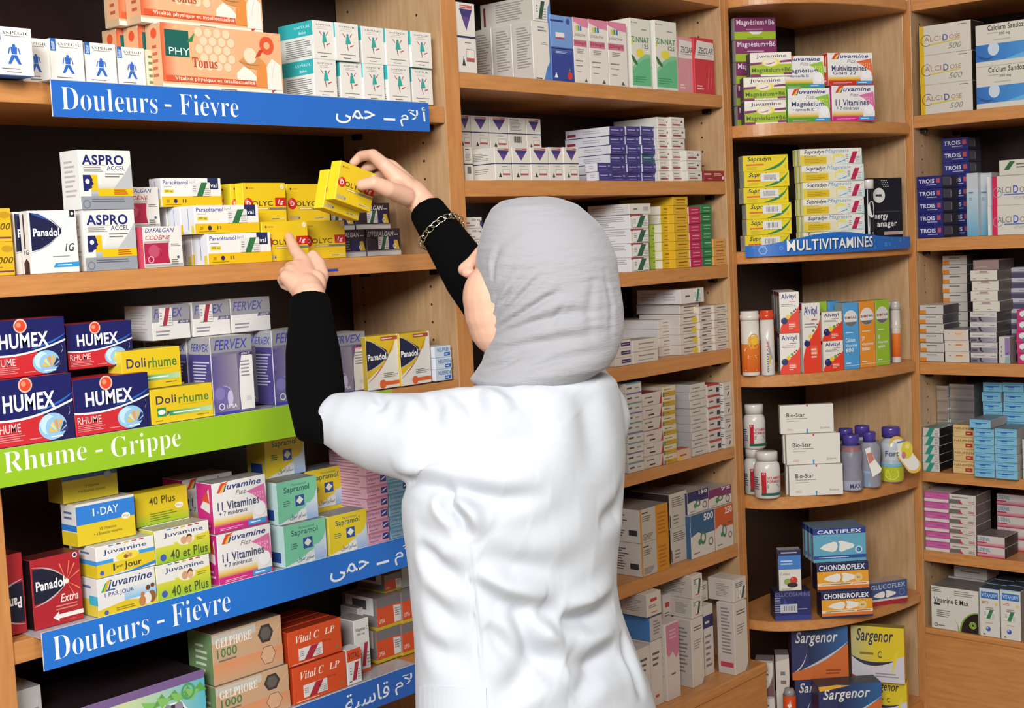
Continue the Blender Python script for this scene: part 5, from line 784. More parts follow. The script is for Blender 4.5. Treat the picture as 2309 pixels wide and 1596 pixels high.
# fifth shelf
z = 1.0122
S(TB, '{o} thin white packet with blue or violet edge against the white coat', 'A', z, 1420, 1455, 866, 9, 'omg', yf=.006, dep=.12, group='thin white packets beside the coat', mix=['omg', 'omgp'])
S(TB, '{o} white packet with a red corner, fifth shelf', 'A', z, 1457, 1499, 889, 6, 'plavix', yf=.006, dep=.12, group='white packets with a red corner, fifth shelf')
S(TB, '{o} small yellow-banded packet', 'A', z, 1500, 1529, 873, 8, 'yelw', yf=.004, dep=.12, group='small yellow-banded packets')
B(TB, 'single red-topped pale packet lying low before the tall grey-white stack', 'A', z, 1531, 1559, 1015, 'rey', yf=.002, dep=.03)
S(TB, '{o} plain grey-white packet of the tall stack', 'A', z, 1563, 1598, 868, 9, 'tildiem', yf=.010, dep=.14, group='plain grey-white packets', jit=1.2)
S(TB, '{o} white packet with a red top edge', 'A', z, 1600, 1628, 868, 6, 'doxy', yf=.008, dep=.12, group='white packets with a red top edge')
S(TB, '{o} white packet with a ruled side at the end of the fifth shelf', 'A', z, 1636, 1656, 864, 4, 'lines', yf=.004, dep=.06, group='white packets with ruled sides', jit=.5)
# sixth shelf
z = .7652
S(TB, '{o} big orange and grey carton against the white coat', 'A', z, 1448.5, 1511, 1151, 2, 'orwh', yf=.004, dep=.12, group='big orange and grey cartons', jit=.3)
S(TB, '{o} pale carton beside the orange and grey cartons', 'A', z, 1515, 1555, 1116, 2, 'whl', yf=.018, dep=.12, group='pale cartons with a dark edge', jit=.3)
c1 = B(TB, 'dark blue and white carton numbered five hundred', 'A', z, 1560, 1613.5, 1164, 'c500', yf=.004, dep=.1)
c2 = B(TB, 'orange and white carton numbered two hundred and fifty', 'A', z, 1614.5, 1655, 1150, 'c250', yf=.004, dep=.1, h=c1-z)
B(TB, 'navy topped carton resting on the dark blue carton', 'A', c1+.0004, 1551, 1598, 1112, 'p150', yf=.012, dep=.1)
B(TB, 'plum topped carton resting on the orange carton', 'A', c1+.0004, 1599, 1650, 1106, 'p75', yf=.010, dep=.1)
# base shelf
z = .4652
n1 = B(AB, 'pale carton at the coat edge, carrying the blue carton', 'A', z, 1472, 1497, 1449, 'box_w', yf=-.02, dep=.1)
B(AB, 'pale carton half covered by the coat on the base shelf', 'A', z, 1440, 1471, 1458, 'box_w', yf=-.02, dep=.08, h=(n1-z)*.97)
n2 = B(AB, 'carton with bright blue sides, second tier', 'A', n1+.0004, 1466, 1494, 1391, 'blueb', yf=-.018, dep=.09)
B(AB, 'white carton with red print on the blue-sided carton', 'A', n2+.0004, 1459, 1492, 1329, 'box_wr', yf=-.02, dep=.09, h=.7325-n2)
B(AB, 'tall white carton with a pink splash', 'A', z, 1506, 1536, 1409, 'tallp', yf=-.025, dep=.04)
m1 = B(AB, 'white carton behind the pink-splash carton, standing', 'A', z, 1506, 1530, 1420, 'box_w', yf=.05, dep=.06)
B(AB, 'pale carton on top behind the pink-splash carton', 'A', m1+.0004, 1497, 1517, 1342, 'box_wr', yf=.05, dep=.06)
q1 = B(AB, 'tall white carton with ruled side and clipped corner, mid base shelf', 'A', z, 1563, 1590, 1400, 'tallw', yf=-.02, dep=.06)
q2 = B(AB, 'white carton with a pinkish side, second tier', 'A', q1+.0004, 1561, 1584, 1353, 'box_w', yf=-.015, dep=.07, st=('3a4a3c', .3, .2, .9, .8))
B(AB, 'white carton at the very top above the pinkish-sided one', 'A', q2+.0004, 1562, 1585, 1293, 'box_w', yf=-.015, dep=.11, h=.7325-q2, st=('3a4a3c', .3, .2, .9, .8))
q3 = B(AB, 'tall narrow carton with a navy band', 'A', z, 1589, 1612, 1369, 'talln', yf=.004, dep=.05)
B(AB, 'small white carton on the navy-banded one', 'A', q3+.0004, 1583, 1597, 1314, 'box_w', yf=.03, dep=.05)
r1 = B(AB, 'tall white carton with a red stripe on its ruled side', 'A', z, 1659, 1687, 1363, 'tallr', yf=-.054, dep=.05, w=.06)
B(AB, 'wide white carton lying on the red-striped one', 'A', r1+.0004, 1655, 1682, 1309, 'box_w', yf=-.048, dep=.075, w=.058, st=('4a4a44', .4, .1, .95, .6))
# ------------------------------------------------------------------ corner unit
SB = 'supplement_box'
z = 1.8112; g = 'white and green magnesium packets'
m1 = B(VB, 'lowest white, plum and green packet of the front magnesium pile', 'C', z, 1680, 1774, 228, 'jmag', yf=.0, dep=.034, group=g, rot=-42)
m2 = B(VB, 'middle white, plum and green packet of the front magnesium pile', 'C', m1+.0004, 1677.6, 1772.7, 175, 'jmag', yf=.0, dep=.034, group=g, rot=-42)
B(VB, 'topmost white, plum and green packet, shifted sideways on the front magnesium pile', 'C', m2+.0004, 1692, 1786, 119.5, 'jmag', yf=.004, dep=.034, group=g, rot=-42)
mb_ = S(VB, '{o} plum-topped packet of the magnesium pile standing behind', 'K', z, 1664, 1757, 40, 5, 'jmagt', yf=.02, dep=.024, group=g, rot=-36, jit=.4)
B(VB, 'topmost plum-banded packet just under the corner unit ceiling board', 'C', mb_+.0004, 1654, 1741, 36, 'jmagt', yf=.07, dep=.026, rot=-36, group=g) if False else None
g = 'fizzy vitamin packets in the corner unit'
p1 = B(VB, 'lower white and green magnesium packet, centre of the shelf', 'C', z, 1778, 1873, 199.6, 'magn', yf=.022, dep=.045, group=g, rot=-33)
B(VB, 'upper white and green magnesium packet, half hidden', 'C', p1+.0004, 1766, 1860, 126, 'magn', yf=.030, dep=.045, group=g, rot=-33)
p2 = B(VB, 'lower white and magenta packet in the corner unit', 'C', z, 1877, 1974, 193, 'vit11', yf=.012, dep=.045, group=g, rot=-30)
B(VB, 'white and red multivitamin packet on the magenta one', 'C', p2+.0004, 1868, 1969, 119, 'multi', yf=.012, dep=.045, group=g, rot=-30)
# second corner shelf
z = 1.4992
S(SB, '{o} yellow packet with a green swoosh and red underline', 'C', z, 1685, 1786, 351, 6, 'supra', yf=.022, dep=.04, rot=-40, group='yellow packets with a green swoosh', jit=2.2, st=('bar', .36, .32, .78, .86), nost=(5,))
S(SB, '{o} white and yellow packet with a blue swoosh and red sticker', 'C', z, 1815, 1953, 336, 6, 'supmg', yf=.008, dep=.04, rot=-31, group='white and yellow packets with a blue swoosh', jit=1.6, st=('b0264c', .72, .08, .96, .78))
B(SB, 'black box with a white disc behind the small black jar', 'C', z, 1962, 2037, 402, 'energy', yf=.03, dep=.045, rot=-24)
# third corner shelf
z = 1.1892; g = 'white and red cartons with coloured balls'
a1 = B(VB, 'lower white and red ball carton next to the orange tubes', 'C', z, 1760, 1806, 752.5, 'alvs', yf=.010, dep=.05, group=g, rot=-52)
B(VB, 'upper white and red ball carton above the orange tubes', 'C', a1+.0004, 1759, 1804, 659, 'alvs', yf=.010, dep=.05, group=g, rot=-52, deep=(3, 'upper white and red ball carton', 0))
B(VB, 'hidden ball carton supporting the second carton back', 'C', z, 1741, 1787, 752.5, 'alvs', yf=.062, dep=.045, group=g, rot=-52, h=a1-z) if False else None
B(VB, 'tallest white and red carton with a string of balls', 'C', z, 1812.5, 1853, 684, 'alvt', yf=.006, dep=.04, rot=-36)
a2 = B(VB, 'lower small white and red ball carton beside the blue carton', 'C', z, 1857.5, 1903, 770, 'alvs', yf=.006, dep=.04, group=g, rot=-32)
B(VB, 'upper small white and red ball carton beside the blue carton', 'C', a2+.0004, 1854.5, 1900, 704, 'alvs', yf=.006, dep=.04, group=g, rot=-32)
B(VB, 'dim green carton top showing behind the small ball cartons', 'C', z, 1852, 1869, 680, 'biog', yf=.06, dep=.04, rot=-28)
B(VB, 'dim blue carton top showing behind the small ball cartons', 'C', z, 1871, 1896, 680, 'biob', yf=.06, dep=.04, rot=-28, w=.035)
B(VB, 'sky blue supplement carton with a white disc', 'C', z, 1905, 1939, 683, 'biob', yf=.004, dep=.04, rot=-28)
B(VB, 'orange supplement carton with a white disc', 'C', z, 1941, 1976, 680, 'bioo', yf=.004, dep=.04, rot=-22)
B(VB, 'lime green supplement carton with a white disc', 'C', z, 1977, 2008, 677, 'biog', yf=.004, dep=.04, rot=-16)
# fourth corner shelf
z = .8802; g = 'white ampoule boxes'
b1 = B(SB, 'lowest white ampoule box of the pyramid', 'C', z, 1780.5, 1902, 1050, 'biostar', yf=.004, dep=.02, rot=-49, group=g, deep=(2, 'lowest white ampoule box', -.004))
b2 = B(SB, 'middle white ampoule box of the pyramid', 'C', b1+.0004, 1774, 1896, 980.5, 'biostar', yf=.010, dep=.02, rot=-49, group=g, deep=(2, 'middle white ampoule box', -.004))
B(SB, 'topmost white ampoule box of the pyramid', 'C', b2+.0004, 1760, 1881, 914.8, 'biostar', yf=.022, dep=.02, rot=-49, group=g)
# fifth corner shelf
z = .5602
gl = B(SB, 'navy packet with a barcode sticker under the fruit packet', 'C', z, 1748, 1830, 1335, 'gluc2', yf=.008, dep=.06, rot=-48, st=None)
B(SB, 'small upright white and blue packet with a red fruit', 'C', gl+.0004, 1757, 1808, 1240, 'fruit', yf=.016, dep=.03, rot=-50)
g = 'joint care packets with white bones'
k1 = B(SB, 'lower orange and navy packet with two white bones', 'C', z, 1853.5, 1969, 1336, 'chond', yf=.002, dep=.05, rot=-46, group=g)
k2 = B(SB, 'upper orange and navy packet with two white bones', 'C', k1+.0004, 1843.5, 1960, 1271, 'chond', yf=.006, dep=.05, rot=-46, group=g)
B(SB, 'turquoise packet with two white bones at the top of the pile', 'C', k2+.0004, 1835, 1954, 1193, 'carti', yf=.012, dep=.03, rot=-46, group=g, deep=(3, 'turquoise bone packet', -.002))
B(SB, 'blue and red packet with white bones lying at the shelf end', 'C', z, 1960, 2047, 1317, 'gluco', yf=.022, dep=.05, rot=-30)
# lowest corner shelf
z = .2652
f1 = B(SB, 'dark blue and orange box lowest at the front, cut by the picture edge', 'C', z, 1848, 1990, 1547, 'sargb2', yf=-.01, dep=.06, rot=-44)
f2 = B(SB, 'hidden dark blue box under the set-back one', 'C', z, 1795, 1922, 1540, 'sargb', yf=.075, dep=.06, rot=-50, h=f1-z-.006)
B(SB, 'dark blue and orange box set back under the curved shelf', 'C', f2+.0005, 1786.7, 1914.5, 1416, 'sargb', yf=.07, dep=.055, rot=-50)
y1 = B(SB, 'lower yellow and white box near the side wall bay', 'C', z, 1930, 2038, 1516, 'sargy', yf=.012, dep=.05, rot=-66, w=.17, h=.108) if False else B(SB, 'lower yellow and white box beside the dark blue ones', 'C', z, 1955, 2047, 1518, 'sargy', yf=.03, dep=.03, rot=-72, h=.105)
B(SB, 'upper yellow and white box beside the dark blue ones', 'C', y1+.0005, 1921, 2041, 1409, 'sargy', yf=.045, dep=.03, rot=-72)
w1 = S(SB, '{o} white carton with a brown curve, near the flat bay', 'C', z, 1707, 1748, 1489, 2, 'whcur', yf=.006, dep=.05, rot=-62, group='white cartons with a brown curve')
B(SB, 'white curve carton set behind its pair', 'C', z, 1753, 1784, 1470, 'whcur', yf=.07, dep=.05, rot=-56, h=w1-z)
# ------------------------------------------------------------------ side bay
z = 1.8302; g = 'white calcium cartons with a yellow stripe'
S(SB, '{o} white carton with a yellow stripe on the top shelf', 'D', z, 2075, 2192, 61, 3, 'calci', yf=.004, dep=.08, group=g, jit=.8)
S(SB, '{o} white carton with a blue wave, cut by the picture edge', 'D', z, 2202, 2330, 59, 2, 'calcs', yf=.006, dep=.09, group='white cartons with a blue wave', jit=.3)
z = 1.5092; g = 'navy packets with white lettering'
S(SB, '{o} navy packet of the front stack', 'D', z, 2070, 2127, 399, 5, 'trois', yf=.006, dep=.10, group=g, jit=.5)
S(SB, '{o} navy packet of the taller stack at the back', 'D', z, 2128, 2188, 313, 8, 'trois', yf=.125, dep=.08, group=g, jit=.5)
B(SB, 'pale blue fading carton beside the navy stack', 'D', z, 2181, 2207, 391, 'ltbl', yf=.03, dep=.08)
B(SB, 'pale blue fading carton half hidden by the red-striped cartons', 'D', z, 2208, 2238, 391, 'ltbl', yf=.05, dep=.08)
cr = S(SB, '{o} white carton with a red stripe', 'D', z, 2228, 2345, 399, 2, 'calcr', yf=.004, dep=.045, group='white cartons with a red stripe', jit=.3)
B(SB, 'flat white packet with a green leaf shape on the red-striped cartons', 'D', cr+.0005, 2253, 2340, 362, 'wgrn', yf=.01, dep=.1)
z = 1.1822
S(TB, '{o} thin white packet with an orange square, front stack', 'D', z, 2071, 2128.5, 688, 6, 'orst', yf=.004, dep=.1, group='thin packets with an orange square', jit=.5)
S(TB, '{o} thin white packet with an orange square, tall stack at the back', 'D', z, 2129, 2184, 577, 11, 'orst', yf=.115, dep=.08, group='thin packets with an orange square', jit=.5)
S(TB, '{o} cream packet with faint orange lettering', 'D', z, 2130, 2185.5, 743, 3, 'lor', yf=.004, dep=.1, group='cream packets with faint orange lettering', jit=.5)
tf = S(TB, '{o} grey-violet banded white packet', 'D', z, 2188, 2248.5, 703, 5, 'flam', yf=.006, dep=.1, group='grey-violet banded packets', jit=.8)
tf = S(TB, '{o} ivory packet lying on the grey-violet banded ones', 'D', tf+.0004, 2190, 2251, 610, 4, 'whtp', yf=.006, dep=.1, group='ivory packets', jit=2.2)
B(TB, 'dull pink packet crowning the ivory packets', 'D', tf+.0004, 2194, 2252, 587, 'pinkt', yf=.012, dep=.1)
B(TB, 'small upright packet with a violet panel', 'D', z, 2252.5, 2278, 759, 'purps', yf=.004, dep=.04)
S(TB, '{o} crimson and turquoise packet at the picture edge', 'D', z, 2293, 2350, 698, 5, 'pkte', yf=.004, dep=.08, group='crimson and turquoise packets', jit=.8)
S(TB, '{o} grey and violet packet behind the crimson and turquoise ones', 'D', z, 2281, 2340, 603, 9, 'gpur', yf=.10, dep=.08, group='grey and violet packets', jit=.5)
z = .8872
S('foil_box', '{o} shiny silver packet next to the bay upright', 'D', z, 2089, 2140, 868, 7, 'silv', yf=.10, dep=.14, group='shiny silver packets', jit=.6)
S('foil_box', '{o} shiny silver packet beside the sky blue stack', 'D', z, 2143, 2199, 865, 7, 'silv', yf=.11, dep=.14, group='shiny silver packets', jit=.6)
S(TB, '{o} white packet with a teal slash', 'D', z, 2079.5, 2119, 964, 5, 'grw', yf=.006, dep=.085, group='white packets with a teal slash', jit=.6)
S(TB, '{o} pale orange packet with a red tab', 'D', z, 2150, 2198, 957, 4, 'neufo', yf=.014, dep=.085, group='pale orange packets', jit=.8)
g = 'sky blue packets'
tb = S(TB, '{o} sky blue packet of the front stack next to the pale orange ones', 'D', z, 2197, 2243, 966, 6, 'ltb', yf=-.016, dep=.10, group=g, jit=.5)
B(TB, 'single sky blue packet set askew on the front stack', 'D', tb+.0004, 2186, 2234, 945, 'ltb', yf=-.012, dep=.11, group=g)
S(TB, '{o} sky blue packet of the front stack toward the picture edge', 'D', z, 2244, 2294, 966, 6, 'ltb', yf=-.018, dep=.10, group=g, jit=.5)
S(TB, '{o} sky blue packet of the back stack beside the silver packets', 'D', z, 2218, 2262, 862, 9, 'ltb', yf=.10, dep=.09, group=g, jit=1.4)
S(TB, '{o} sky blue packet of the back stack at the picture edge', 'D', z, 2264, 2312, 862, 9, 'ltb', yf=.10, dep=.09, group=g, jit=.8)
S(TB, '{o} white packet with a teal slash cut by the picture edge', 'D', z, 2306, 2345, 990, 4, 'grw', yf=.006, dep=.085, group='white packets with a teal slash', jit=.6)
z = .6732
S(TB, '{o} bright pink and white packet', 'D', z, 2086, 2141, 1107, 6, 'pnk', yf=.004, dep=.1, group='bright pink and white packets', jit=.7)
S(TB, '{o} white, grey and red packet beside the pink stack', 'D', z, 2142, 2202, 1113, 6, 'wgr', yf=.002, dep=.1, group='white, grey and red packets', jit=.5)
g = 'white packets fading to crimson'
S(TB, '{o} white and crimson fading packet at the front', 'D', z, 2203.5, 2266, 1206, 2, 'lise', yf=.002, dep=.09, group=g, jit=.4)
S(TB, '{o} white and crimson fading packet of the stack behind', 'D', z, 2249, 2312, 1112, 5, 'lise', yf=.105, dep=.09, group=g, jit=.4)
z = .4622
ve = B(VB, 'large white vitamin E carton with a green and black circle', 'D', z, 2100.6, 2207.5, 1319, 'vite', yf=.004, dep=.10)
vb = B(VB, 'hidden carton behind the large vitamin E carton', 'D', z, 2140, 2222, 1330, 'whbk', yf=.12, dep=.08, h=ve-z)
B(VB, 'white packet lying behind and above the vitamin E carton', 'D', vb+.0004, 2151, 2226.5, 1274, 'whbk', yf=.12, dep=.08)
gv = ('2a7a44', .22, .38, .78, .56)
g = 'white and pale blue vitamin cartons with green stickers'
B(VB, 'white and pale blue carton with a green sticker, touching the vitamin E carton', 'D', z, 2210, 2255.5, 1324, 'vitf', yf=.002, dep=.05, group=g, st=gv, deep=(3, 'pale blue topped carton by the vitamin E carton', 0))
B(VB, 'white and pale blue carton with a green sticker, further from the vitamin E carton', 'D', z, 2257, 2303, 1328, 'vitf', yf=.002, dep=.05, group=g, st=gv, deep=(3, 'outer white and pale blue carton', 0))
# ------------------------------------------------------------------ bottles, jars and tubes
def lathe(name, prof, col, parent, n=28, loc=(0, 0, 0), m=None, ops=None, rad=None, h0=0, hh=1, a0=0, ink=None):
    mb = MB(); base = Vector(loc)
    for i in range(len(prof)-1):
        (r1, z1), (r2, z2) = prof[i], prof[i+1]
        for j in range(n):
            a, b = 2*math.pi*j/n, 2*math.pi*(j+1)/n; c = lin(col[i] if isinstance(col, list) else col)
            q = [base+Vector((r1*math.cos(a), r1*math.sin(a), z1)), base+Vector((r1*math.cos(b), r1*math.sin(b), z1)), base+Vector((r2*math.cos(b), r2*math.sin(b), z2)), base+Vector((r2*math.cos(a), r2*math.sin(a), z2))]
            q = [q[0]] + [q[1]]*(r1 > 1e-6) + [q[2]]*(1) + [q[3]]*(r2 > 1e-6)
            mb.face(q, c)
    k0 = len(mb.f)
    if ops:
        def f(u, v, k):
            a = a0+(u-.5)*math.pi; r = rad+.0003+.00008*k; return base+Vector((r*math.cos(a), r*math.sin(a), h0+v*hh))
        fine = []
        for op in ops:   # split flat shapes so they follow the curve
            if op[0] in 'PG' and len(op[2]) == 4:
                (x0, y0), (x1, y1), (x2, y2), (x3, y3) = op[2]; ns = 8
                for i in range(ns):
                    s, t = i/ns, (i+1)/ns; fine.append((op[0], op[1], [(x0+(x1-x0)*s, y0+(y1-y0)*s), (x0+(x1-x0)*t, y0+(y1-y0)*t), (x3+(x2-x3)*t, y3+(y2-y3)*t), (x3+(x2-x3)*s, y3+(y2-y3)*s)]))
            else: fine.append(op)
        draw(mb, fine, f, None, None, None, math.pi*rad, hh)
    me = mb.mesh(name, [m or M_PLASTIC]); me.polygons.foreach_set('use_smooth', [i < k0 for i in range(len(me.polygons))])
    bm = bmesh.new(); bm.from_mesh(me)
    bmesh.ops.remove_doubles(bm, verts=bm.verts[:], dist=.00002); bm.to_mesh(me); bm.free()
    return obj(name, me, parent)
M_PLASTIC = print_mat('glossy_plastic', .25, 0); M_FILM = mat('clear_shrink_film', 'dcdce6', .12, Transmission_Weight=.85, IOR=1.1)
def corner_pt(xl, xr, z, yf):
    p = anchor('C', (xl+xr)/2, z, yf); dep = (p-CAM).dot(fwd); return p, (xr-xl)/2*dep/F
def facing(p): return math.atan2(CAM.y-p.y, CAM.x-p.x)
def vbottle(label, xl, xr, z, ybody, ycap, yf):
    p, r = corner_pt(xl, xr, z, yf); h = solve_y(p, UP, ybody); H = solve_y(p, UP, ycap)
    e = empty('pill_bottle', p, label, 'bottle', 'white vitamin E bottles'); a = facing(p)+.25
    lathe('bottle_body', [(0, .0003), (r*.9, .0003), (r, r*.12), (r, h*.80), (r*.93, h*.92), (r*.72, h), (r*.66, h*1.02), (r*.66, h+.004), (0, h+.004)], 'd3cdc6', e, ops=[R('b3202e', .28, .09, .40, .78), R('b3202e', .28, .78, .40, .86), O('d8d0cc', .34, .80, .03, .4), T('b3323e', 'VITAMIN E', .42, .60, .80, .70, 'b'), T('b3323e', 'FORMULA', .42, .47, .78, .57, 'b'), L('77716e', .42, .26, .78, .42, 3), R('1f5a46', .28, .0, .98, .09), L('4a4a60', .05, .2, .24, .7, 6)], rad=r, h0=h*.10, hh=h*.72, a0=a)
    lathe('bottle_cap', [(0, h+.001), (r*.84, h+.001), (r*.84, H-.002), (r*.80, H), (0, H)], 'd0cac2', e, n=36); return H
z = .8802
vbottle('white vitamin E bottle standing in front, its red label in full view', 1702, 1760.5, z, 1037, 1017, .006)
hb = vbottle('white vitamin E bottle behind, carrying another bottle on its cap', 1676, 1724, z, 1040, 1012, .034) if False else None
p, r = corner_pt(1680, 1727, z, .045); hb = solve_y(p, UP, 1010)
H0 = vbottle('white vitamin E bottle at the back, carrying another bottle on its cap', 1680, 1727, z, 1030, 1010, .045)
vbottle('white vitamin E bottle balanced on the back one', 1678, 1727, z+H0+.0004, 932, 911, .045)
def drink(label, xl, xr, z, ybody, ycap, yf, lab, film=False, capw=.78):
    p, r = corner_pt(xl, xr, z, yf); h = solve_y(p, UP, ybody); H = solve_y(p, UP, ycap)
    e = empty('drink_bottle', p, label, 'bottle', 'small drink bottles with violet caps'); a = facing(p)
    lathe('bottle_body', [(0, .0003), (r*.85, .0003), (r, r*.2), (r, h*.40), (r*.86, h*.50), (r*.90, h*.62), (r*.98, h*.74), (r*.92, h*.88), (r*.6, h*.98), (r*.55, h+.003), (0, h+.003)], lab[0], e, ops=lab[1], rad=r*1.0, h0=h*.04, hh=h*.34, a0=a)
    lathe('bottle_cap', [(0, h), (r*capw, h), (r*capw, H-.003), (r*capw*.93, H), (0, H)], '4a3c8c', e, n=30)
    if film: lathe('shrink_film', [(r*1.03, .002), (r*1.05, h*.3), (r*.95, h*.5), (r*1.05, h*.75), (r*.98, h*.93), (r*.9, h*1.02)], 'd8d8e0', e, m=M_FILM)
    return e, p, r, h, a
gl_ = ['a9a5ae']*10
drink('violet-capped bottle wrapped in film with a red neck band', 1897, 1945, z, 1004, 979, .006, (['8f8a94']*6+['8f8a94', 'a8322c', 'a8322c', 'a8a4a8'], [R('c8c8d4', .2, .0, .8, .6), T('2c3258', 'MAX', .45, .1, .8, .4, 'b')]), film=True)
drink('violet-capped bottle behind the film-wrapped ones, next to the white boxes', 1890, 1930, z, 990, 966, .06, (gl_, []))
e2, p2, r2, h2, a2 = drink('violet-capped bottle with a white card hanging on it', 1940, 1986, z, 996, 973, .008, (gl_, [R('8fa8c0', .15, 0, .5, 1)]), film=True, capw=.62)
drink('violet-capped bottle at the very back of the fourth corner shelf', 1926, 1968, z, 982, 959, .062, (gl_, []))
e3, p3, r3, h3, a3 = drink('violet-capped bottle with a lime label at the shelf end', 1986, 2037, z, 984, 962, .012, (['b4b8b0', 'c8c4bc', 'a9ad3a', 'a8b0b4', 'b8bcc2', 'b8bcc2', 'b8bcc2', 'b0b4ba', 'a8acb2', 'a8acb2'], [R('b0b42c', .05, .0, .95, .9), E('c9c83a', .5, .5, .2, .4), L('5c5f1c', .3, .55, .6, .7, 1), R('6fb0cc', .1, .95, .9, 1.12), T('3a4a6c', 'Fort', .34, 1.65, .70, 2.0)]), capw=.80)
def card(name, parent, p, pts, col, ops, t=.0012):
    """a thin rigid card: pts are picture points placed on a plane just in front of the bottle"""
    d_ = (p-CAM).dot(fwd)-.034; P3 = [at_d(x, y, d_+dz) for x, y, dz in pts]; off = Vector(parent.location); nb = (P3[0]-CAM).normalized()
    mb = MB(); f = [q-off for q in P3]; bk = [q+nb*t-off for q in P3]; mb.face(f, lin(col)); mb.face(bk[::-1], lin(col))
    for i in range(len(f)): mb.face([f[i], bk[i], bk[(i+1) % len(f)], f[(i+1) % len(f)]], lin(col))
    for c, q in ops: mb.face([at_d(x, y, d_+dz)-nb*.0004*(1+i_)-off for i_, (x, y, dz) in [(ops.index((c, q)), w_) for w_ in q]], lin(c))
    bm = bmesh.new(); me = mb.mesh(name, [M_CARTON]); bm.from_mesh(me); bmesh.ops.recalc_face_normals(bm, faces=bm.faces[:]); bm.to_mesh(me); bm.free()
    return obj(name, me, parent)
def pill(x0, y0, x1, y1, r, n=10, s=0):
    a = math.atan2(y1-y0, x1-x0); out = []
    for i in range(n+1): t = a+math.pi/2+math.pi*i/n; out.append((x0+r*math.cos(t), y0+r*math.sin(t), s))
    for i in range(n+1): t = a-math.pi/2+math.pi*i/n; out.append((x1+r*math.cos(t), y1+r*math.sin(t), s))
    return out
ell = lambda x, y, rx, ry, n=16, s=0: [(x+rx*math.cos(2*math.pi*i/n), y+ry*math.sin(2*math.pi*i/n), s) for i in range(n)]
card('hang_tag', e3, p3, pill(2022, 1000, 2060, 1050, 17), 'cfa83c', [('d6cfc6', pill(2025, 1004, 2058, 1046, 14.5)), ('c9b82c', ell(2045, 1014, 13, 20)), ('5c6a9c', pill(2024, 998, 2040, 994, 2, 4)), ('b86a6c', ell(2038, 1026, 5, 8)), ('d8cc6a', ell(2046, 1006, 5, 6))])
card('hang_card', e2, p2, [(1950, 1012, 0), (1962, 1008, 0), (1972, 1034, 0), (1988, 1056, 0), (1986, 1064, 0), (1968, 1076, 0), (1960, 1050, 0)], 'dcd5cc', [('b8705c', [(1954, 1022, 0), (1966, 1020, 0), (1972, 1036, 0), (1960, 1046, 0)])])
# effervescent tubes and the black jar
def tube(label, xl, xr, z, ytop, yf, cols, ops, capc, capf=.86, lab0=.06, labh=.7):
    p, r = corner_pt(xl, xr, z, yf); H = solve_y(p, UP, ytop); e = empty('tablet_tube', p, label, 'tube', 'effervescent tablet tubes')
    lathe('tube_body', [(0, .0003), (r*.97, .0003), (r, .002), (r, H*.5), (r, H*capf), (0, H*capf)], cols, e, ops=ops, rad=r, h0=H*lab0, hh=H*labh, a0=facing(p))
    lathe('tube_cap', [(0, H*capf), (r*1.07, H*capf), (r*1.07, H*.94), (r*1.0, H*.945), (r*1.0, H-.0015), (r*.94, H), (0, H)], capc, e); return e
z = 1.1892
tube('white and orange tablet tube with a white cap, first on the shelf', 1674, 1715, z, 701, .006, 'cfc7bc', [G('c95a1c', 'd0742a', 0, 0, 1, .62), P('cfc7bc', (.1, .7), (.3, .45), (.45, .7)), P('cfc7bc', (.45, .72), (.5, .5), (.95, .7)), E('d89a2c', .62, .68, .2, .17), E('e0b03c', .64, .70, .12, .10), L('dfc0a8', .4, .3, .7, .38, 2), L('c9b8a4', .3, .02, .8, .06, 1)], 'd0c9c0')
tube('white and orange tablet tube with an orange cap', 1717.5, 1748, z, 699, .008, 'cfc7bf', [P('d88a2a', (.18, 1.0), (.9, 1.0), (.9, .45)), P('9a9a9c', (.45, .75), (.6, .55), (.75, .3), (.6, .25)), L('c9a83c', .55, .05, .62, .5, 1)], 'c93f1c')
def vert_text(e, r, H, a, items):
    mb = MB()
    def f(u, v, k): t = a+(v-.5)*math.pi*.0+(.5-v)*-1.1-.25; rr_ = r+.0009; return Vector((rr_*math.cos(t), rr_*math.sin(t), H*u))
    draw(mb, items, f, None, None, None, 1, 1); return obj('tube_lettering', mb.mesh('tube_lettering', [M_CARTON]), e)
_e = COL.objects['tablet_tube.001']; _p = Vector(_e.location); _r = corner_pt(1717.5, 1748, z, .008)[1]; _H = solve_y(_p, UP, 699)
vert_text(_e, _r, _H, facing(_p), [T('4a4a50', 'omni', .05, .62, .34, .92, 'b'), T('c94a2c', 'VIT', .36, .62, .54, .92, '')])
tube('thin white and orange tablet tube at the shelf end', 2012, 2032, z, 679, .014, 'c9beb4', [G('c9521c', 'd8782c', 0, .05, 1, .60), R('cdbfb0', 0, .72, 1, .8)], 'b5aca6')
tube('grey-white tablet tube half hidden behind the thin orange one', 2003, 2022, z, 680, .05, 'b8b0a8', [], 'a9a29a')
z = 1.4992
p, r = corner_pt(1950, 1973, z, .004); H = solve_y(p, UP, 405)
e = empty('pill_jar', p, 'small black jar with a white cap in front of the black box', 'jar'); a = facing(p)
lathe('jar_body', [(0, .0003), (r*.85, .0003), (r*.88, .003), (r*.88, H*.86), (0, H*.86)], '17171c', e, ops=[R('c9c5c0', .40, 0, .46, 1), E('d0ccc6', .70, .62, .28, .16), L('3a3a40', .6, .58, .85, .66, 1), L('b0aca8', .5, .1, .9, .2, 2)], rad=r*.88, h0=H*.05, hh=H*.8, a0=a)
lathe('jar_cap', [(0, H*.86), (r, H*.86), (r, H-.002), (r*.95, H), (0, H)], 'd3cec8', e)
z = .2652
p, r = corner_pt(1768, 1797, z, .02); H = solve_y(p, UP, 1552)
e = empty('tablet_tube', p, 'orange tablet tube with a grey cap on the lowest corner shelf', 'tube', 'effervescent tablet tubes')
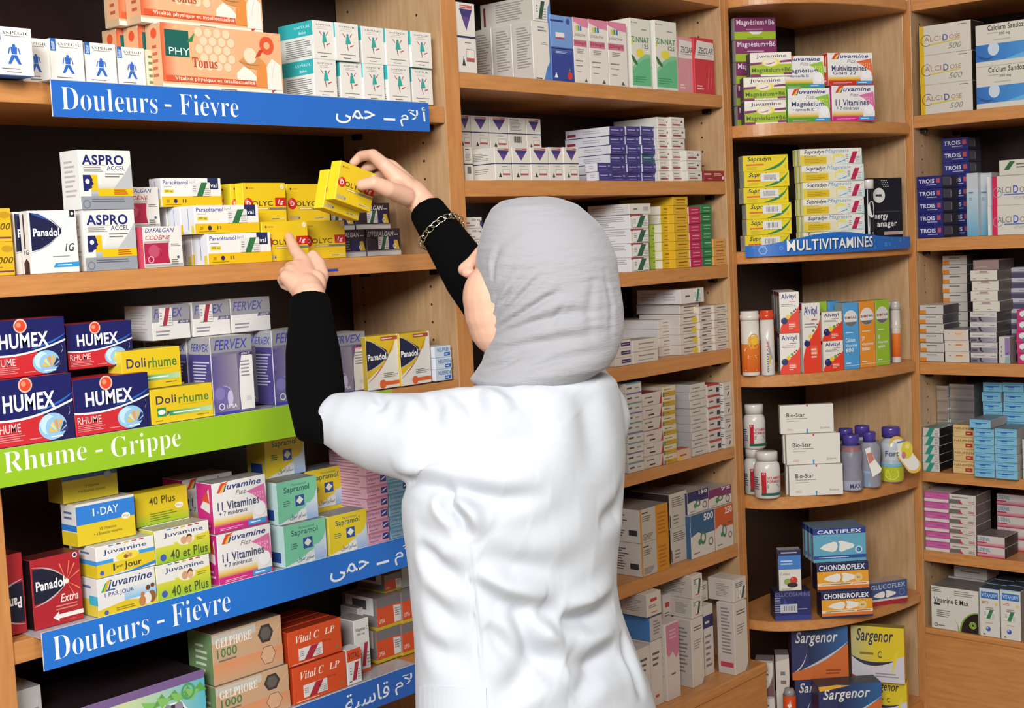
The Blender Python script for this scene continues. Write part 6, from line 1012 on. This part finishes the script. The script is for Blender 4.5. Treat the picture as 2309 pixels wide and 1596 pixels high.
lathe('tube_body', [(0, .0003), (r, .0003), (r, H*.86), (0, H*.86)], 'c8481c', e, ops=[E('d8cfc8', .5, .82, .1, .05)], rad=r, h0=0, hh=H*.8, a0=facing(p)); lathe('tube_cap', [(0, H*.86), (r*.98, H*.86), (r*.7, H), (0, H)], '8a8684', e)
# ------------------------------------------------------------------ the person
def tube_bm(bm, pts, radii, seg=18, flat=1.0, ref=None, caps=(1, 1)):
    """tapered round tube through pts; caps 1 = rounded end, 0 = flat end"""
    pts = [Vector(p) for p in pts]; n = len(pts); T_ = []
    for i in range(n): T_.append((pts[min(i+1, n-1)]-pts[max(i-1, 0)]).normalized())
    u = ref.copy() if ref else T_[0].orthogonal(); rings = []
    def ring(c, t, r):
        nonlocal u
        u = (u-t*u.dot(t)).normalized(); v = t.cross(u)
        return [bm.verts.new(c+(u*math.cos(a)+v*math.sin(a)*flat)*r) for a in [2*math.pi*k/seg for k in range(seg)]]
    if caps[0]:
        for k in (3, 2, 1): a = math.pi/2*k/3.4; rings.append(ring(pts[0]-T_[0]*radii[0]*math.sin(a), T_[0], radii[0]*math.cos(a)))
    for i in range(n): rings.append(ring(pts[i], T_[i], radii[i]))
    if caps[1]:
        for k in (1, 2, 3): a = math.pi/2*k/3.4; rings.append(ring(pts[-1]+T_[-1]*radii[-1]*math.sin(a), T_[-1], radii[-1]*math.cos(a)))
    for a, b in zip(rings, rings[1:]):
        for k in range(seg): bm.faces.new((a[k], a[(k+1) % seg], b[(k+1) % seg], b[k]))
    bm.faces.new(rings[0][::-1]); bm.faces.new(rings[-1])
def ball_bm(bm, c, axes, n=20):
    g = bmesh.ops.create_uvsphere(bm, u_segments=n, v_segments=n//2+2, radius=1); c = Vector(c)
    for v in g['verts']: p = v.co.copy(); v.co = c+axes[0]*p.x+axes[1]*p.y+axes[2]*p.z
def rings_bm(bm, rings):
    vr = [[bm.verts.new(p) for p in r] for r in rings]; n = len(vr[0])
    for a, b in zip(vr, vr[1:]):
        for k in range(n): bm.faces.new((a[k], a[(k+1) % n], b[(k+1) % n], b[k]))
    bm.faces.new(vr[0][::-1]); bm.faces.new(vr[-1])
def fuse(bm, voxel, it, fac=.5):
    bmesh.ops.recalc_face_normals(bm, faces=bm.faces[:])
    me = bpy.data.meshes.new('fuse'); bm.to_mesh(me); bm.free(); o = bpy.data.objects.new('fuse', me); COL.objects.link(o)
    m = o.modifiers.new('r', 'REMESH'); m.mode = 'VOXEL'; m.voxel_size = voxel
    if it: s = o.modifiers.new('s', 'SMOOTH'); s.iterations = it; s.factor = fac
    bpy.context.view_layer.update(); out = bpy.data.meshes.new_from_object(o.evaluated_get(bpy.context.evaluated_depsgraph_get()))
    bpy.data.objects.remove(o); bpy.data.meshes.remove(me); return out
def finish(me, name, m, parent):
    me.name = name; me.materials.clear(); me.materials.append(m); me.polygons.foreach_set('use_smooth', [True]*len(me.polygons))
    o = obj(name, me, parent); off = Vector(parent.location)
    if parent.parent: off = off+Vector(parent.parent.location)
    me.transform(Matrix.Translation(-off)); return o
def tree_of(me): return BVHTree.FromPolygons([v.co[:] for v in me.vertices], [p.vertices[:] for p in me.polygons])
def hit(tr, x, y):
    r = tr.ray_cast(CAM, ray(x, y).normalized()); return r
FOLD = 1.0
def crease(me, strokes):
    """press folds (negative) or ridges (positive) into a cloth mesh along lines laid on its surface"""
    import numpy as np
    tr = tree_of(me); nv = len(me.vertices); co = np.empty(nv*3); me.vertices.foreach_get('co', co); co = co.reshape(-1, 3)
    no = np.empty(nv*3); me.vertices.foreach_get('normal', no); no = no.reshape(-1, 3); disp = np.zeros(nv)
    for pts, amp, wid in strokes:
        P_ = []
        for (x0, y0), (x1, y1) in zip(pts, pts[1:]):
            for i in range(8):
                t = i/8; h_ = hit(tr, x0+(x1-x0)*t, y0+(y1-y0)*t)
                if h_[0] is not None: P_.append((h_[0][:]))
        if len(P_) < 2: continue
        P_ = np.array(P_); L_ = len(P_); best = np.full(nv, 9.); tt = np.zeros(nv)
        lo, hi_ = P_.min(0)-4*wid, P_.max(0)+4*wid; idx = np.where(((co > lo) & (co < hi_)).all(1))[0]
        if not len(idx): continue
        c = co[idx]; bd = np.full(len(idx), 9.); bt = np.zeros(len(idx))
        for i in range(L_-1):
            a, b = P_[i], P_[i+1]; ab = b-a
            if (ab**2).sum() > .03**2 or (ab**2).sum() < 1e-12: continue
            t = np.clip(((c-a) @ ab)/(ab @ ab), 0, 1); dd = np.sqrt(((c-a-t[:, None]*ab)**2).sum(1)); k = dd < bd; bd[k] = dd[k]; bt[k] = (i+t[k])/(L_-1)
        fade = np.clip(np.minimum(bt, 1-bt)*5, 0, 1); q = bd/wid
        fade = np.sin(np.pi*np.clip(bt, 0, 1))**.8; q = bd/(wid*(.75+.5*bt))
        disp[idx] += amp*FOLD*fade*(np.exp(-q*q)-.30*np.exp(-((q-1.8)/1.1)**2))
    co += no*disp[:, None]; me.vertices.foreach_set('co', co.ravel()); me.update()
person = empty('person', (1.54, -.47, 0), 'person in a white lab coat and grey headscarf reaching for yellow packets', 'person')
PD = 2.13
M_SKIN = mat('skin', 'dfae94', .5, Subsurface_Weight=.12, Subsurface_Radius=(.012, .005, .003)); bump(M_SKIN, 260, .12, .0006, 3)
def p3(x, y, Y): return at_y(x, y, Y)
bm = bmesh.new()
# head
Fv = Vector((-.29, .957, 0)).normalized(); Lv = Vector((-Fv.y, Fv.x, 0)); HC = at_d(1190, 622, PD)
HP = lambda f, l, u: HC+Fv*f+Lv*l+UP*u
ax = lambda a, b, c: (Fv*a, Lv*b, UP*c)
ball_bm(bm, HP(-.006, 0, .012), ax(.092, .068, .098)); ball_bm(bm, HP(.030, 0, -.050), ax(.062, .058, .068))
for s in (1, -1):
    ball_bm(bm, HP(.046, .034*s, -.032), ax(.050, .040, .056)); ball_bm(bm, HP(.038, .027*s, -.070), ax(.054, .042, .056)); pass
    ball_bm(bm, HP(.099, .010*s, .009), ax(.012, .009, .009)); ball_bm(bm, HP(-.008, .068*s, -.014), ax(.018, .008, .026))
for s in (1, -1): ball_bm(bm, HP(.044, .031*s, -.053), ax(.0515, .0415, .052))
ball_bm(bm, HP(.066, 0, -.098), ax(.026, .024, .022)); tube_bm(bm, [HP(.080, 0, .044), HP(.096, 0, .026), HP(.110, 0, .014)], [.008, .0095, .0115])
ball_bm(bm, HP(.087, 0, -.050), ax(.014, .022, .007)); ball_bm(bm, HP(.085, 0, -.063), ax(.014, .020, .008))
SHL = at_d(1050, 962, 2.03); SHR = Vector((1.765, -.455, 1.285)); NK = at_d(1195, 855, PD+.02)
tube_bm(bm, [HP(-.015, 0, -.06), HP(-.02, 0, -.13), NK+UP*-.02], [.055, .052, .06])
tube_bm(bm, [NK-UP*.05, NK-UP*.2, NK-UP*.40, NK-UP*.52], [.075, .085, .075, .085], flat=1.0)
tube_bm(bm, [SHL+(SHR-SHL)*.12, SHL+(SHR-SHL)*.88], [.045, .045])
# left arm and pointing hand
ELL = at_d(716, 955, 2.13); WRL = p3(698, 668, -.125)
tube_bm(bm, [SHL+(SHR-SHL)*.1, ELL], [.030, .024]); tube_bm(bm, [ELL, ELL.lerp(WRL, .35), WRL], [.024, .032, .027])
def finger(pts, rr, m=p3): tube_bm(bm, [m(*p) for p in pts], rr, 14)
def palm(wr, mcps, r0_=.021, r1_=.0125):
    for q in mcps: tube_bm(bm, [wr, wr.lerp(p3(*q), .5), p3(*q)], [r0_, .019, r1_], 14)
lm = [(688, 594, -.066), (671, 601, -.066), (657, 611, -.070), (647, 625, -.078)]
tube_bm(bm, [WRL.lerp(ELL, .12), WRL, WRL.lerp(p3(675, 610, -.07), .3)], [.028, .0265, .026]); palm(WRL.lerp(p3(680, 620, -.09), .2), lm)
finger([lm[0], (667, 567, -.034), (657, 547, -.012), (651.5, 533, .003)], [.0125, .0106, .0094, .0078])
finger([lm[1], (654, 603, -.036), (659, 620, -.026), (670, 630, -.044)], [.0122, .0108, .0095, .008])
finger([lm[2], (642, 614, -.042), (648, 630, -.034), (659, 638, -.05)], [.0115, .0102, .009, .0078])
finger([lm[3], (636, 631, -.056), (641, 643, -.05), (651, 648, -.062)], [.0105, .009, .008, .007])
finger([(712, 648, -.112), (726, 620, -.100), (719, 594, -.080), (706, 574, -.062)], [.015, .0125, .0112, .0088])
ball_bm(bm, p3(712, 640, -.105), (Vector((.016, 0, 0)), Vector((0, .02, 0)), Vector((0, 0, .024))))
# right arm and gripping hand
ELR = Vector((1.690, -.292, 1.437)); WRR = p3(951, 457, -.114)
tube_bm(bm, [SHR, ELR], [.030, .028]); tube_bm(bm, [ELR, ELR.lerp(WRR, .3), WRR], [.028, .032, .025])
rm = [(868, 374, -.078), (884, 377, -.060), (897, 391, -.050), (905, 411, -.050)]
tube_bm(bm, [WRR.lerp(ELR, .1), WRR, WRR.lerp(p3(890, 398, -.07), .35)], [.027, .0245, .026]); palm(WRR.lerp(p3(895, 405, -.075), .2), rm, .022, .013)
finger([rm[0], (840, 349, -.046), (813, 352, -.018), (797, 367, -.008)], [.0132, .0115, .0098, .0082])
finger([rm[1], (853, 364, -.026), (828, 378, -.008), (812, 396, -.008)], [.0132, .0115, .0098, .0082])
finger([rm[2], (868, 388, -.016), (845, 401, -.007), (829, 413, -.008)], [.0115, .0100, .0088, .0075])
finger([rm[3], (879, 414, -.018), (862, 425, -.009), (849, 434, -.009)], [.0102, .009, .0078, .0068])
finger([(915, 443, -.110), (874, 426, -.114), (841, 411, -.106), (816, 417, -.088)], [.0175, .0148, .0125, .0102])
ball_bm(bm, p3(897, 432, -.100), (Vector((.024, 0, 0)), Vector((0, .016, 0)), Vector((0, 0, .020))))
# legs
PEL = Vector((1.55, -.475, .86))
for s in (1, -1): tube_bm(bm, [PEL+Vector((.075*s, 0, .0)), PEL+Vector((.09*s, .01, -.38)), Vector((1.55+.09*s, -.47, .10)), Vector((1.55+.09*s, -.46, .045))], [.072, .058, .038, .036]); tube_bm(bm, [Vector((1.55+.09*s, -.50, .045)), Vector((1.55+.09*s, -.37, .03))], [.034, .026])
tube_bm(bm, [PEL+Vector((-.06, 0, .03)), PEL+Vector((.06, 0, .03))], [.08, .08])
skin = fuse(bm, .0026, 5)
body = finish(skin, 'body', M_SKIN, person)
for s in (1, -1):   # eyes under the brow
    b = bmesh.new(); ball_bm(b, HP(.060, .029*s, .024), ax(.0115, .0115, .0115)); o = finish(bm_mesh(b, 'eye', []), 'eye', mat('eye_white', 'e8e4e0', .2), person)
    b = bmesh.new(); ball_bm(b, HP(.0815, .030*s, .005), ax(.0062, .0062, .0062)); finish(bm_mesh(b, 'iris', []), 'iris', mat('iris_brown', '3a2418', .2), o) if False else b.free()
# headscarf
M_SCARF = mat('grey_scarf_cloth', '9b9a9e', .85, Sheen_Weight=.25); bump(M_SCARF, 26, .55, .005, 6, (1.0, 1.0, 4.5))
rowz = [(444, 1170, 1232), (450, 1130, 1262), (465, 1108, 1302), (492, 1093, 1333), (519, 1084, 1359), (555, 1075, 1378), (588, 1073, 1391), (631, 1077, 1396), (661, 1086, 1400), (691, 1094, 1405), (721, 1100, 1407), (748, 1102, 1407), (775, 1096, 1402), (808, 1086, 1390), (832, 1070, 1374), (848, 1058, 1345), (862, 1075, 1330)]
bm = bmesh.new(); RG = []; sl = Vector((RX.x, RX.y, 0)).normalized(); sd = Vector((-sl.y, sl.x, 0))
for y, a, b in rowz:
    c = at_d((a+b)/2, y, PD); h = (b-a)/2*PD/F; k = .90 if y < 775 else .90+.2*(y-775)/87
    RG.append([c+sl*h*math.cos(t)+sd*h*k*math.sin(t) for t in [2*math.pi*i/56 for i in range(56)]])
rings_bm(bm, RG); scarf = fuse(bm, .0032, 6)
SF = [([(1104, 750), (1168, 711), (1232, 672), (1275, 650)], -.007, .0045), ([(1106, 744), (1129, 684), (1168, 637), (1215, 590)], -.004, .004), ([(1108, 737), (1180, 661), (1232, 606)], -.005, .004), ([(1104, 722), (1120, 661), (1168, 594)], -.0045, .004), ([(1106, 757), (1210, 722), (1290, 704), (1398, 700)], -.004, .006),
      ([(1092, 796), (1190, 776), (1300, 760), (1400, 738)], -.004, .007), ([(1080, 832), (1130, 823), (1168, 802), (1240, 790)], -.006, .006), ([(1276, 682), (1250, 720), (1236, 742)], -.003, .005), ([(1112, 640), (1112, 590), (1130, 545)], -.004, .005), ([(1128, 700), (1150, 640), (1210, 560)], -.0025, .004), ([(1340, 620), (1330, 700), (1335, 800)], -.0025, .008), ([(1362, 600), (1380, 690), (1378, 800)], -.0025, .006),
      ([(1150, 742), (1250, 690), (1330, 660)], .0025, .007), ([(1100, 780), (1220, 750), (1380, 722)], .003, .008), ([(1110, 640), (1150, 560), (1230, 500)], .002, .01), ([(1180, 835), (1260, 810), (1380, 790)], -.004, .006), ([(1300, 640), (1350, 630), (1392, 640)], -.002, .004), ([(1300, 730), (1350, 722), (1400, 722)], -.002, .004), ([(1318, 590), (1352, 586), (1384, 596)], -.0018, .004)]
crease(scarf, SF)
finish(scarf, 'headscarf', M_SCARF, person)
# black long sleeves under the coat
M_KNIT = mat('black_knit', '060607', 1.0, Specular_IOR_Level=.08); bump(M_KNIT, 420, .3, .0012, 2)
bm = bmesh.new(); A_ = ELL.lerp(SHL, .55)
tube_bm(bm, [A_, ELL.lerp(SHL, .12), ELL+Vector((0, 0, -.004)), ELL.lerp(WRL, .25), ELL.lerp(WRL, .55), ELL.lerp(WRL, .85), WRL.lerp(ELL, .02)], [.036, .034, .038, .047, .044, .035, .0335], 24, caps=(1, 0))
A_ = ELR.lerp(SHR, .6)
tube_bm(bm, [A_, ELR.lerp(SHR, .1), ELR, ELR.lerp(WRR, .3), ELR.lerp(WRR, .65), ELR.lerp(WRR, .93)], [.046, .044, .044, .046, .038, .0325], 24, caps=(1, 0))
tube_bm(bm, [SHL.lerp(SHR, .2)-UP*.02, SHL.lerp(SHR, .8)-UP*.02], [.04, .04]); tube_bm(bm, [A_, SHR.lerp(SHL, .15)-UP*.02], [.036, .03]); tube_bm(bm, [ELL.lerp(SHL, .5), SHL.lerp(SHR, .2)], [.036, .04])
finish(fuse(bm, .0035, 4), 'black_undershirt', M_KNIT, person)
# white coat
M_COAT = mat('white_cotton', 'c5c9cf', .8, Sheen_Weight=.1); bump(M_COAT, 500, .12, .0008, 2)
rowz = [(842, 1140, 1330), (856, 1075, 1378), (872, 1030, 1396), (900, 1000, 1404), (940, 978, 1411), (1000, 955, 1417), (1050, 930, 1419), (1100, 912, 1417), (1150, 915, 1414), (1200, 922, 1410), (1250, 928, 1404), (1300, 931, 1399), (1350, 936, 1398), (1400, 940, 1406), (1450, 942, 1422), (1500, 943, 1441), (1550, 944, 1460), (1596, 946, 1478), (1720, 940, 1512), (2000, 935, 1540), (2080, 935, 1545)]
bm = bmesh.new(); RG = []
for y, a, b in rowz:
    c = at_d((a+b)/2, y, PD); h = (b-a)/2*PD/F; A2 = h/.832; B2 = A2/1.5
    RG.append([c+Vector((A2*math.cos(t), B2*math.sin(t), 0)) for t in [2*math.pi*i/64 for i in range(64)]])
rings_bm(bm, RG)
SL = [(1130, 985, 2.08), (1040, 985, 2.05), (950, 988, 2.06), (860, 976, 2.09), (800, 958, 2.115), (772, 950, 2.125)]
tube_bm(bm, [at_d(*q) for q in SL], [.078, .076, .070, .062, .055, .047], 28)
tube_bm(bm, [SHR+Vector((-.03, .0, -.03)), SHR.lerp(ELR, .35), SHR.lerp(ELR, .62)], [.07, .060, .050], 24)
coat = fuse(bm, .0042, 14)
CF = [([(905, 1078), (1003, 1100), (1135, 1128), (1255, 1116)], -.013, .015), ([(1000, 1085), (1010, 1140), (1042, 1175), (1060, 1225)], -.014, .010), ([(1030, 1095), (1060, 1160), (1075, 1230)], .006, .014), ([(1042, 1158), (1052, 1240), (1060, 1329), (1072, 1418), (1079, 1500), (1082, 1560)], -.0028, .0016), ([(1048, 1158), (1058, 1240), (1066, 1329), (1078, 1418), (1085, 1500), (1088, 1560)], .002, .003),
      ([(1055, 1305), (1129, 1352), (1219, 1384), (1275, 1380)], -.012, .017), ([(1075, 1290), (1150, 1335), (1240, 1358)], .008, .020), ([(940, 1222), (985, 1275), (1055, 1325)], -.010, .016), ([(1150, 1375), (1205, 1460), (1270, 1515)], -.011, .016), ([(1190, 1370), (1235, 1440), (1290, 1490)], .008, .018), ([(1095, 1410), (1150, 1470), (1215, 1530)], -.008, .016), ([(1390, 1455), (1330, 1490), (1270, 1505)], -.011, .016), ([(1262, 1400), (1330, 1388), (1392, 1350)], -.012, .017), ([(1280, 1370), (1340, 1355), (1390, 1320)], .007, .016),
      ([(1290, 870), (1325, 920), (1338, 1000), (1330, 1100)], -.006, .030), ([(1129, 868), (1175, 905), (1250, 935)], -.006, .018), ([(955, 872), (980, 920), (975, 985)], -.007, .014), ([(1000, 872), (1060, 905), (1110, 965)], -.006, .020), ([(1050, 868), (1100, 895), (1160, 940)], .004, .018), ([(1063, 1030), (1159, 1000), (1270, 945)], -.006, .028), ([(845, 886), (860, 908), (852, 935)], -.004, .009), ([(900, 884), (925, 915), (930, 960)], .004, .016),
      ([(1090, 1235), (1160, 1275), (1260, 1290), (1350, 1262)], -.008, .026), ([(1110, 1165), (1200, 1190), (1320, 1160)], -.006, .026), ([(1350, 1180), (1390, 1150), (1408, 1100)], -.006, .018), ([(955, 1330), (1005, 1390), (1060, 1420)], -.006, .018), ([(950, 1440), (1005, 1475), (1070, 1475)], -.005, .018), ([(1290, 1575), (1350, 1510), (1425, 1460)], -.010, .018), ([(1400, 1425), (1425, 1500), (1455, 1590)], -.008, .014), ([(1110, 1575), (1185, 1530), (1240, 1450)], -.007, .022), ([(880, 1045), (960, 1065), (1060, 1080)], .005, .022), ([(1160, 1590), (1220, 1560), (1290, 1570)], .006, .022), ([(935, 1180), (985, 1215), (1040, 1225)], -.004, .018)]
FOLD = 1.6; crease(coat, CF)
coat_tree = tree_of(coat)
coat_o = finish(coat, 'lab_coat', M_COAT, person)
# patch pocket lying on the coat
mb = MB(); NG = 14; c4 = [(950, 1546), (1096, 1550), (1100, 1690), (950, 1690)]; pg = []
for j in range(NG+1):
    row = []
    for i in range(NG+1):
        u, v = i/NG, j/NG; x = (c4[0][0]*(1-u)+c4[1][0]*u)*(1-v)+(c4[3][0]*(1-u)+c4[2][0]*u)*v; y = (c4[0][1]*(1-u)+c4[1][1]*u)*(1-v)+(c4[3][1]*(1-u)+c4[2][1]*u)*v
        h_ = hit(coat_tree, x, y); row.append((h_[0]+h_[1]*.0035, h_[0]-h_[1]*.002) if h_[0] is not None else None)
    pg.append(row)
off = Vector(person.location); W1 = lin('c5c9cf')
for j in range(NG):
    for i in range(NG):
        q = [pg[j][i], pg[j][i+1], pg[j+1][i+1], pg[j+1][i]]
        if None in q: continue
        mb.face([p[0]-off for p in q[::-1]], W1)
        for a, b, cond in ((0, 1, j == 0), (1, 2, i == NG-1), (2, 3, j == NG-1), (3, 0, i == 0)):
            if cond: mb.face([q[a][0]-off, q[b][0]-off, q[b][1]-off, q[a][1]-off], W1)
obj('pocket', mb.mesh('pocket', [M_COAT]), coat_o)
# trousers and shoes (below the frame)
bm = bmesh.new()
for s in (1, -1): tube_bm(bm, [PEL+Vector((.085*s, 0, .0)), PEL+Vector((.09*s, .01, -.38)), Vector((1.55+.09*s, -.47, .09))], [.078, .072, .066], 24, caps=(1, 0))
finish(fuse(bm, .006, 4), 'trousers', mat('dark_trousers', '17171c', .9), person)
for s in (1, -1):
    bm = bmesh.new(); tube_bm(bm, [Vector((1.55+.09*s, -.52, .05)), Vector((1.55+.09*s, -.43, .05)), Vector((1.55+.09*s, -.34, .038))], [.048, .044, .035], 20)
    for v in bm.verts: v.co.z = max(v.co.z, .001)
    finish(fuse(bm, .005, 2), 'shoe', mat('black_leather', '121214', .4), person)
# gold chain bracelet over the black cuff
M_GOLD = mat('gold', 'ddd6c0', .25, 1.0); bm = bmesh.new(); axd = (WRR-ELR).normalized(); bc = ELR.lerp(WRR, .70); u_ = axd.orthogonal().normalized(); v_ = axd.cross(u_); RB = .0415; NL = 20
for i in range(NL):
    a = 2*math.pi*i/NL; c = bc+(u_*math.cos(a)+v_*math.sin(a))*RB + axd*(.004*math.sin(a*2)); tg_ = (-u_*math.sin(a)+v_*math.cos(a)); nr = (u_*math.cos(a)+v_*math.sin(a)); o2 = axd if i % 2 else (axd*.5+nr*.86); o2.normalize()
    n1, n2 = 16, 7; vr = []
    for j in range(n1):
        t = 2*math.pi*j/n1; cc = c+tg_*.0088*math.cos(t)+o2*.0052*math.sin(t); rd = (tg_*math.cos(t)/.0088+o2*math.sin(t)/.0052).normalized(); nn = tg_.cross(o2)
        vr.append([bm.verts.new(cc+(rd*math.cos(s)+nn*math.sin(s))*.0011) for s in [2*math.pi*k/n2 for k in range(n2)]])
    for j in range(n1):
        for k in range(n2): bm.faces.new((vr[j][k], vr[(j+1) % n1][k], vr[(j+1) % n1][(k+1) % n2], vr[j][(k+1) % n2]))
bmesh.ops.recalc_face_normals(bm, faces=bm.faces[:])
finish(bm_mesh(bm, 'chain_bracelet', []), 'chain_bracelet', M_GOLD, person)
# the two yellow packets held in the fingers
YH = -.072
TL, TR = at_y(769, 361, YH), at_y(849, 393, YH); rl = math.atan2(TR.z-TL.z, TR.x-TL.x); HW = (TR-TL).length; HT = HW*.82
xd = Vector((math.cos(rl), 0, math.sin(rl))); zd_ = Vector((-math.sin(rl), 0, math.cos(rl)))
def held(label, tl, y):
    c = Vector((tl.x, y, tl.z))+xd*HW/2-zd_*HT
    o = place(PK, label, 'medicine box', 'dolyc', c, 0, HW, .0245, HT, 'yellow packets held in the fingers'); o.rotation_euler = (0, -rl, 0); return o
held('yellow red-square packet in front in the hand, thumb pressed on it', TL, YH)
held('yellow packet held behind the front one, sticking out lower', at_y(742, 381, YH+.025), YH+.025)
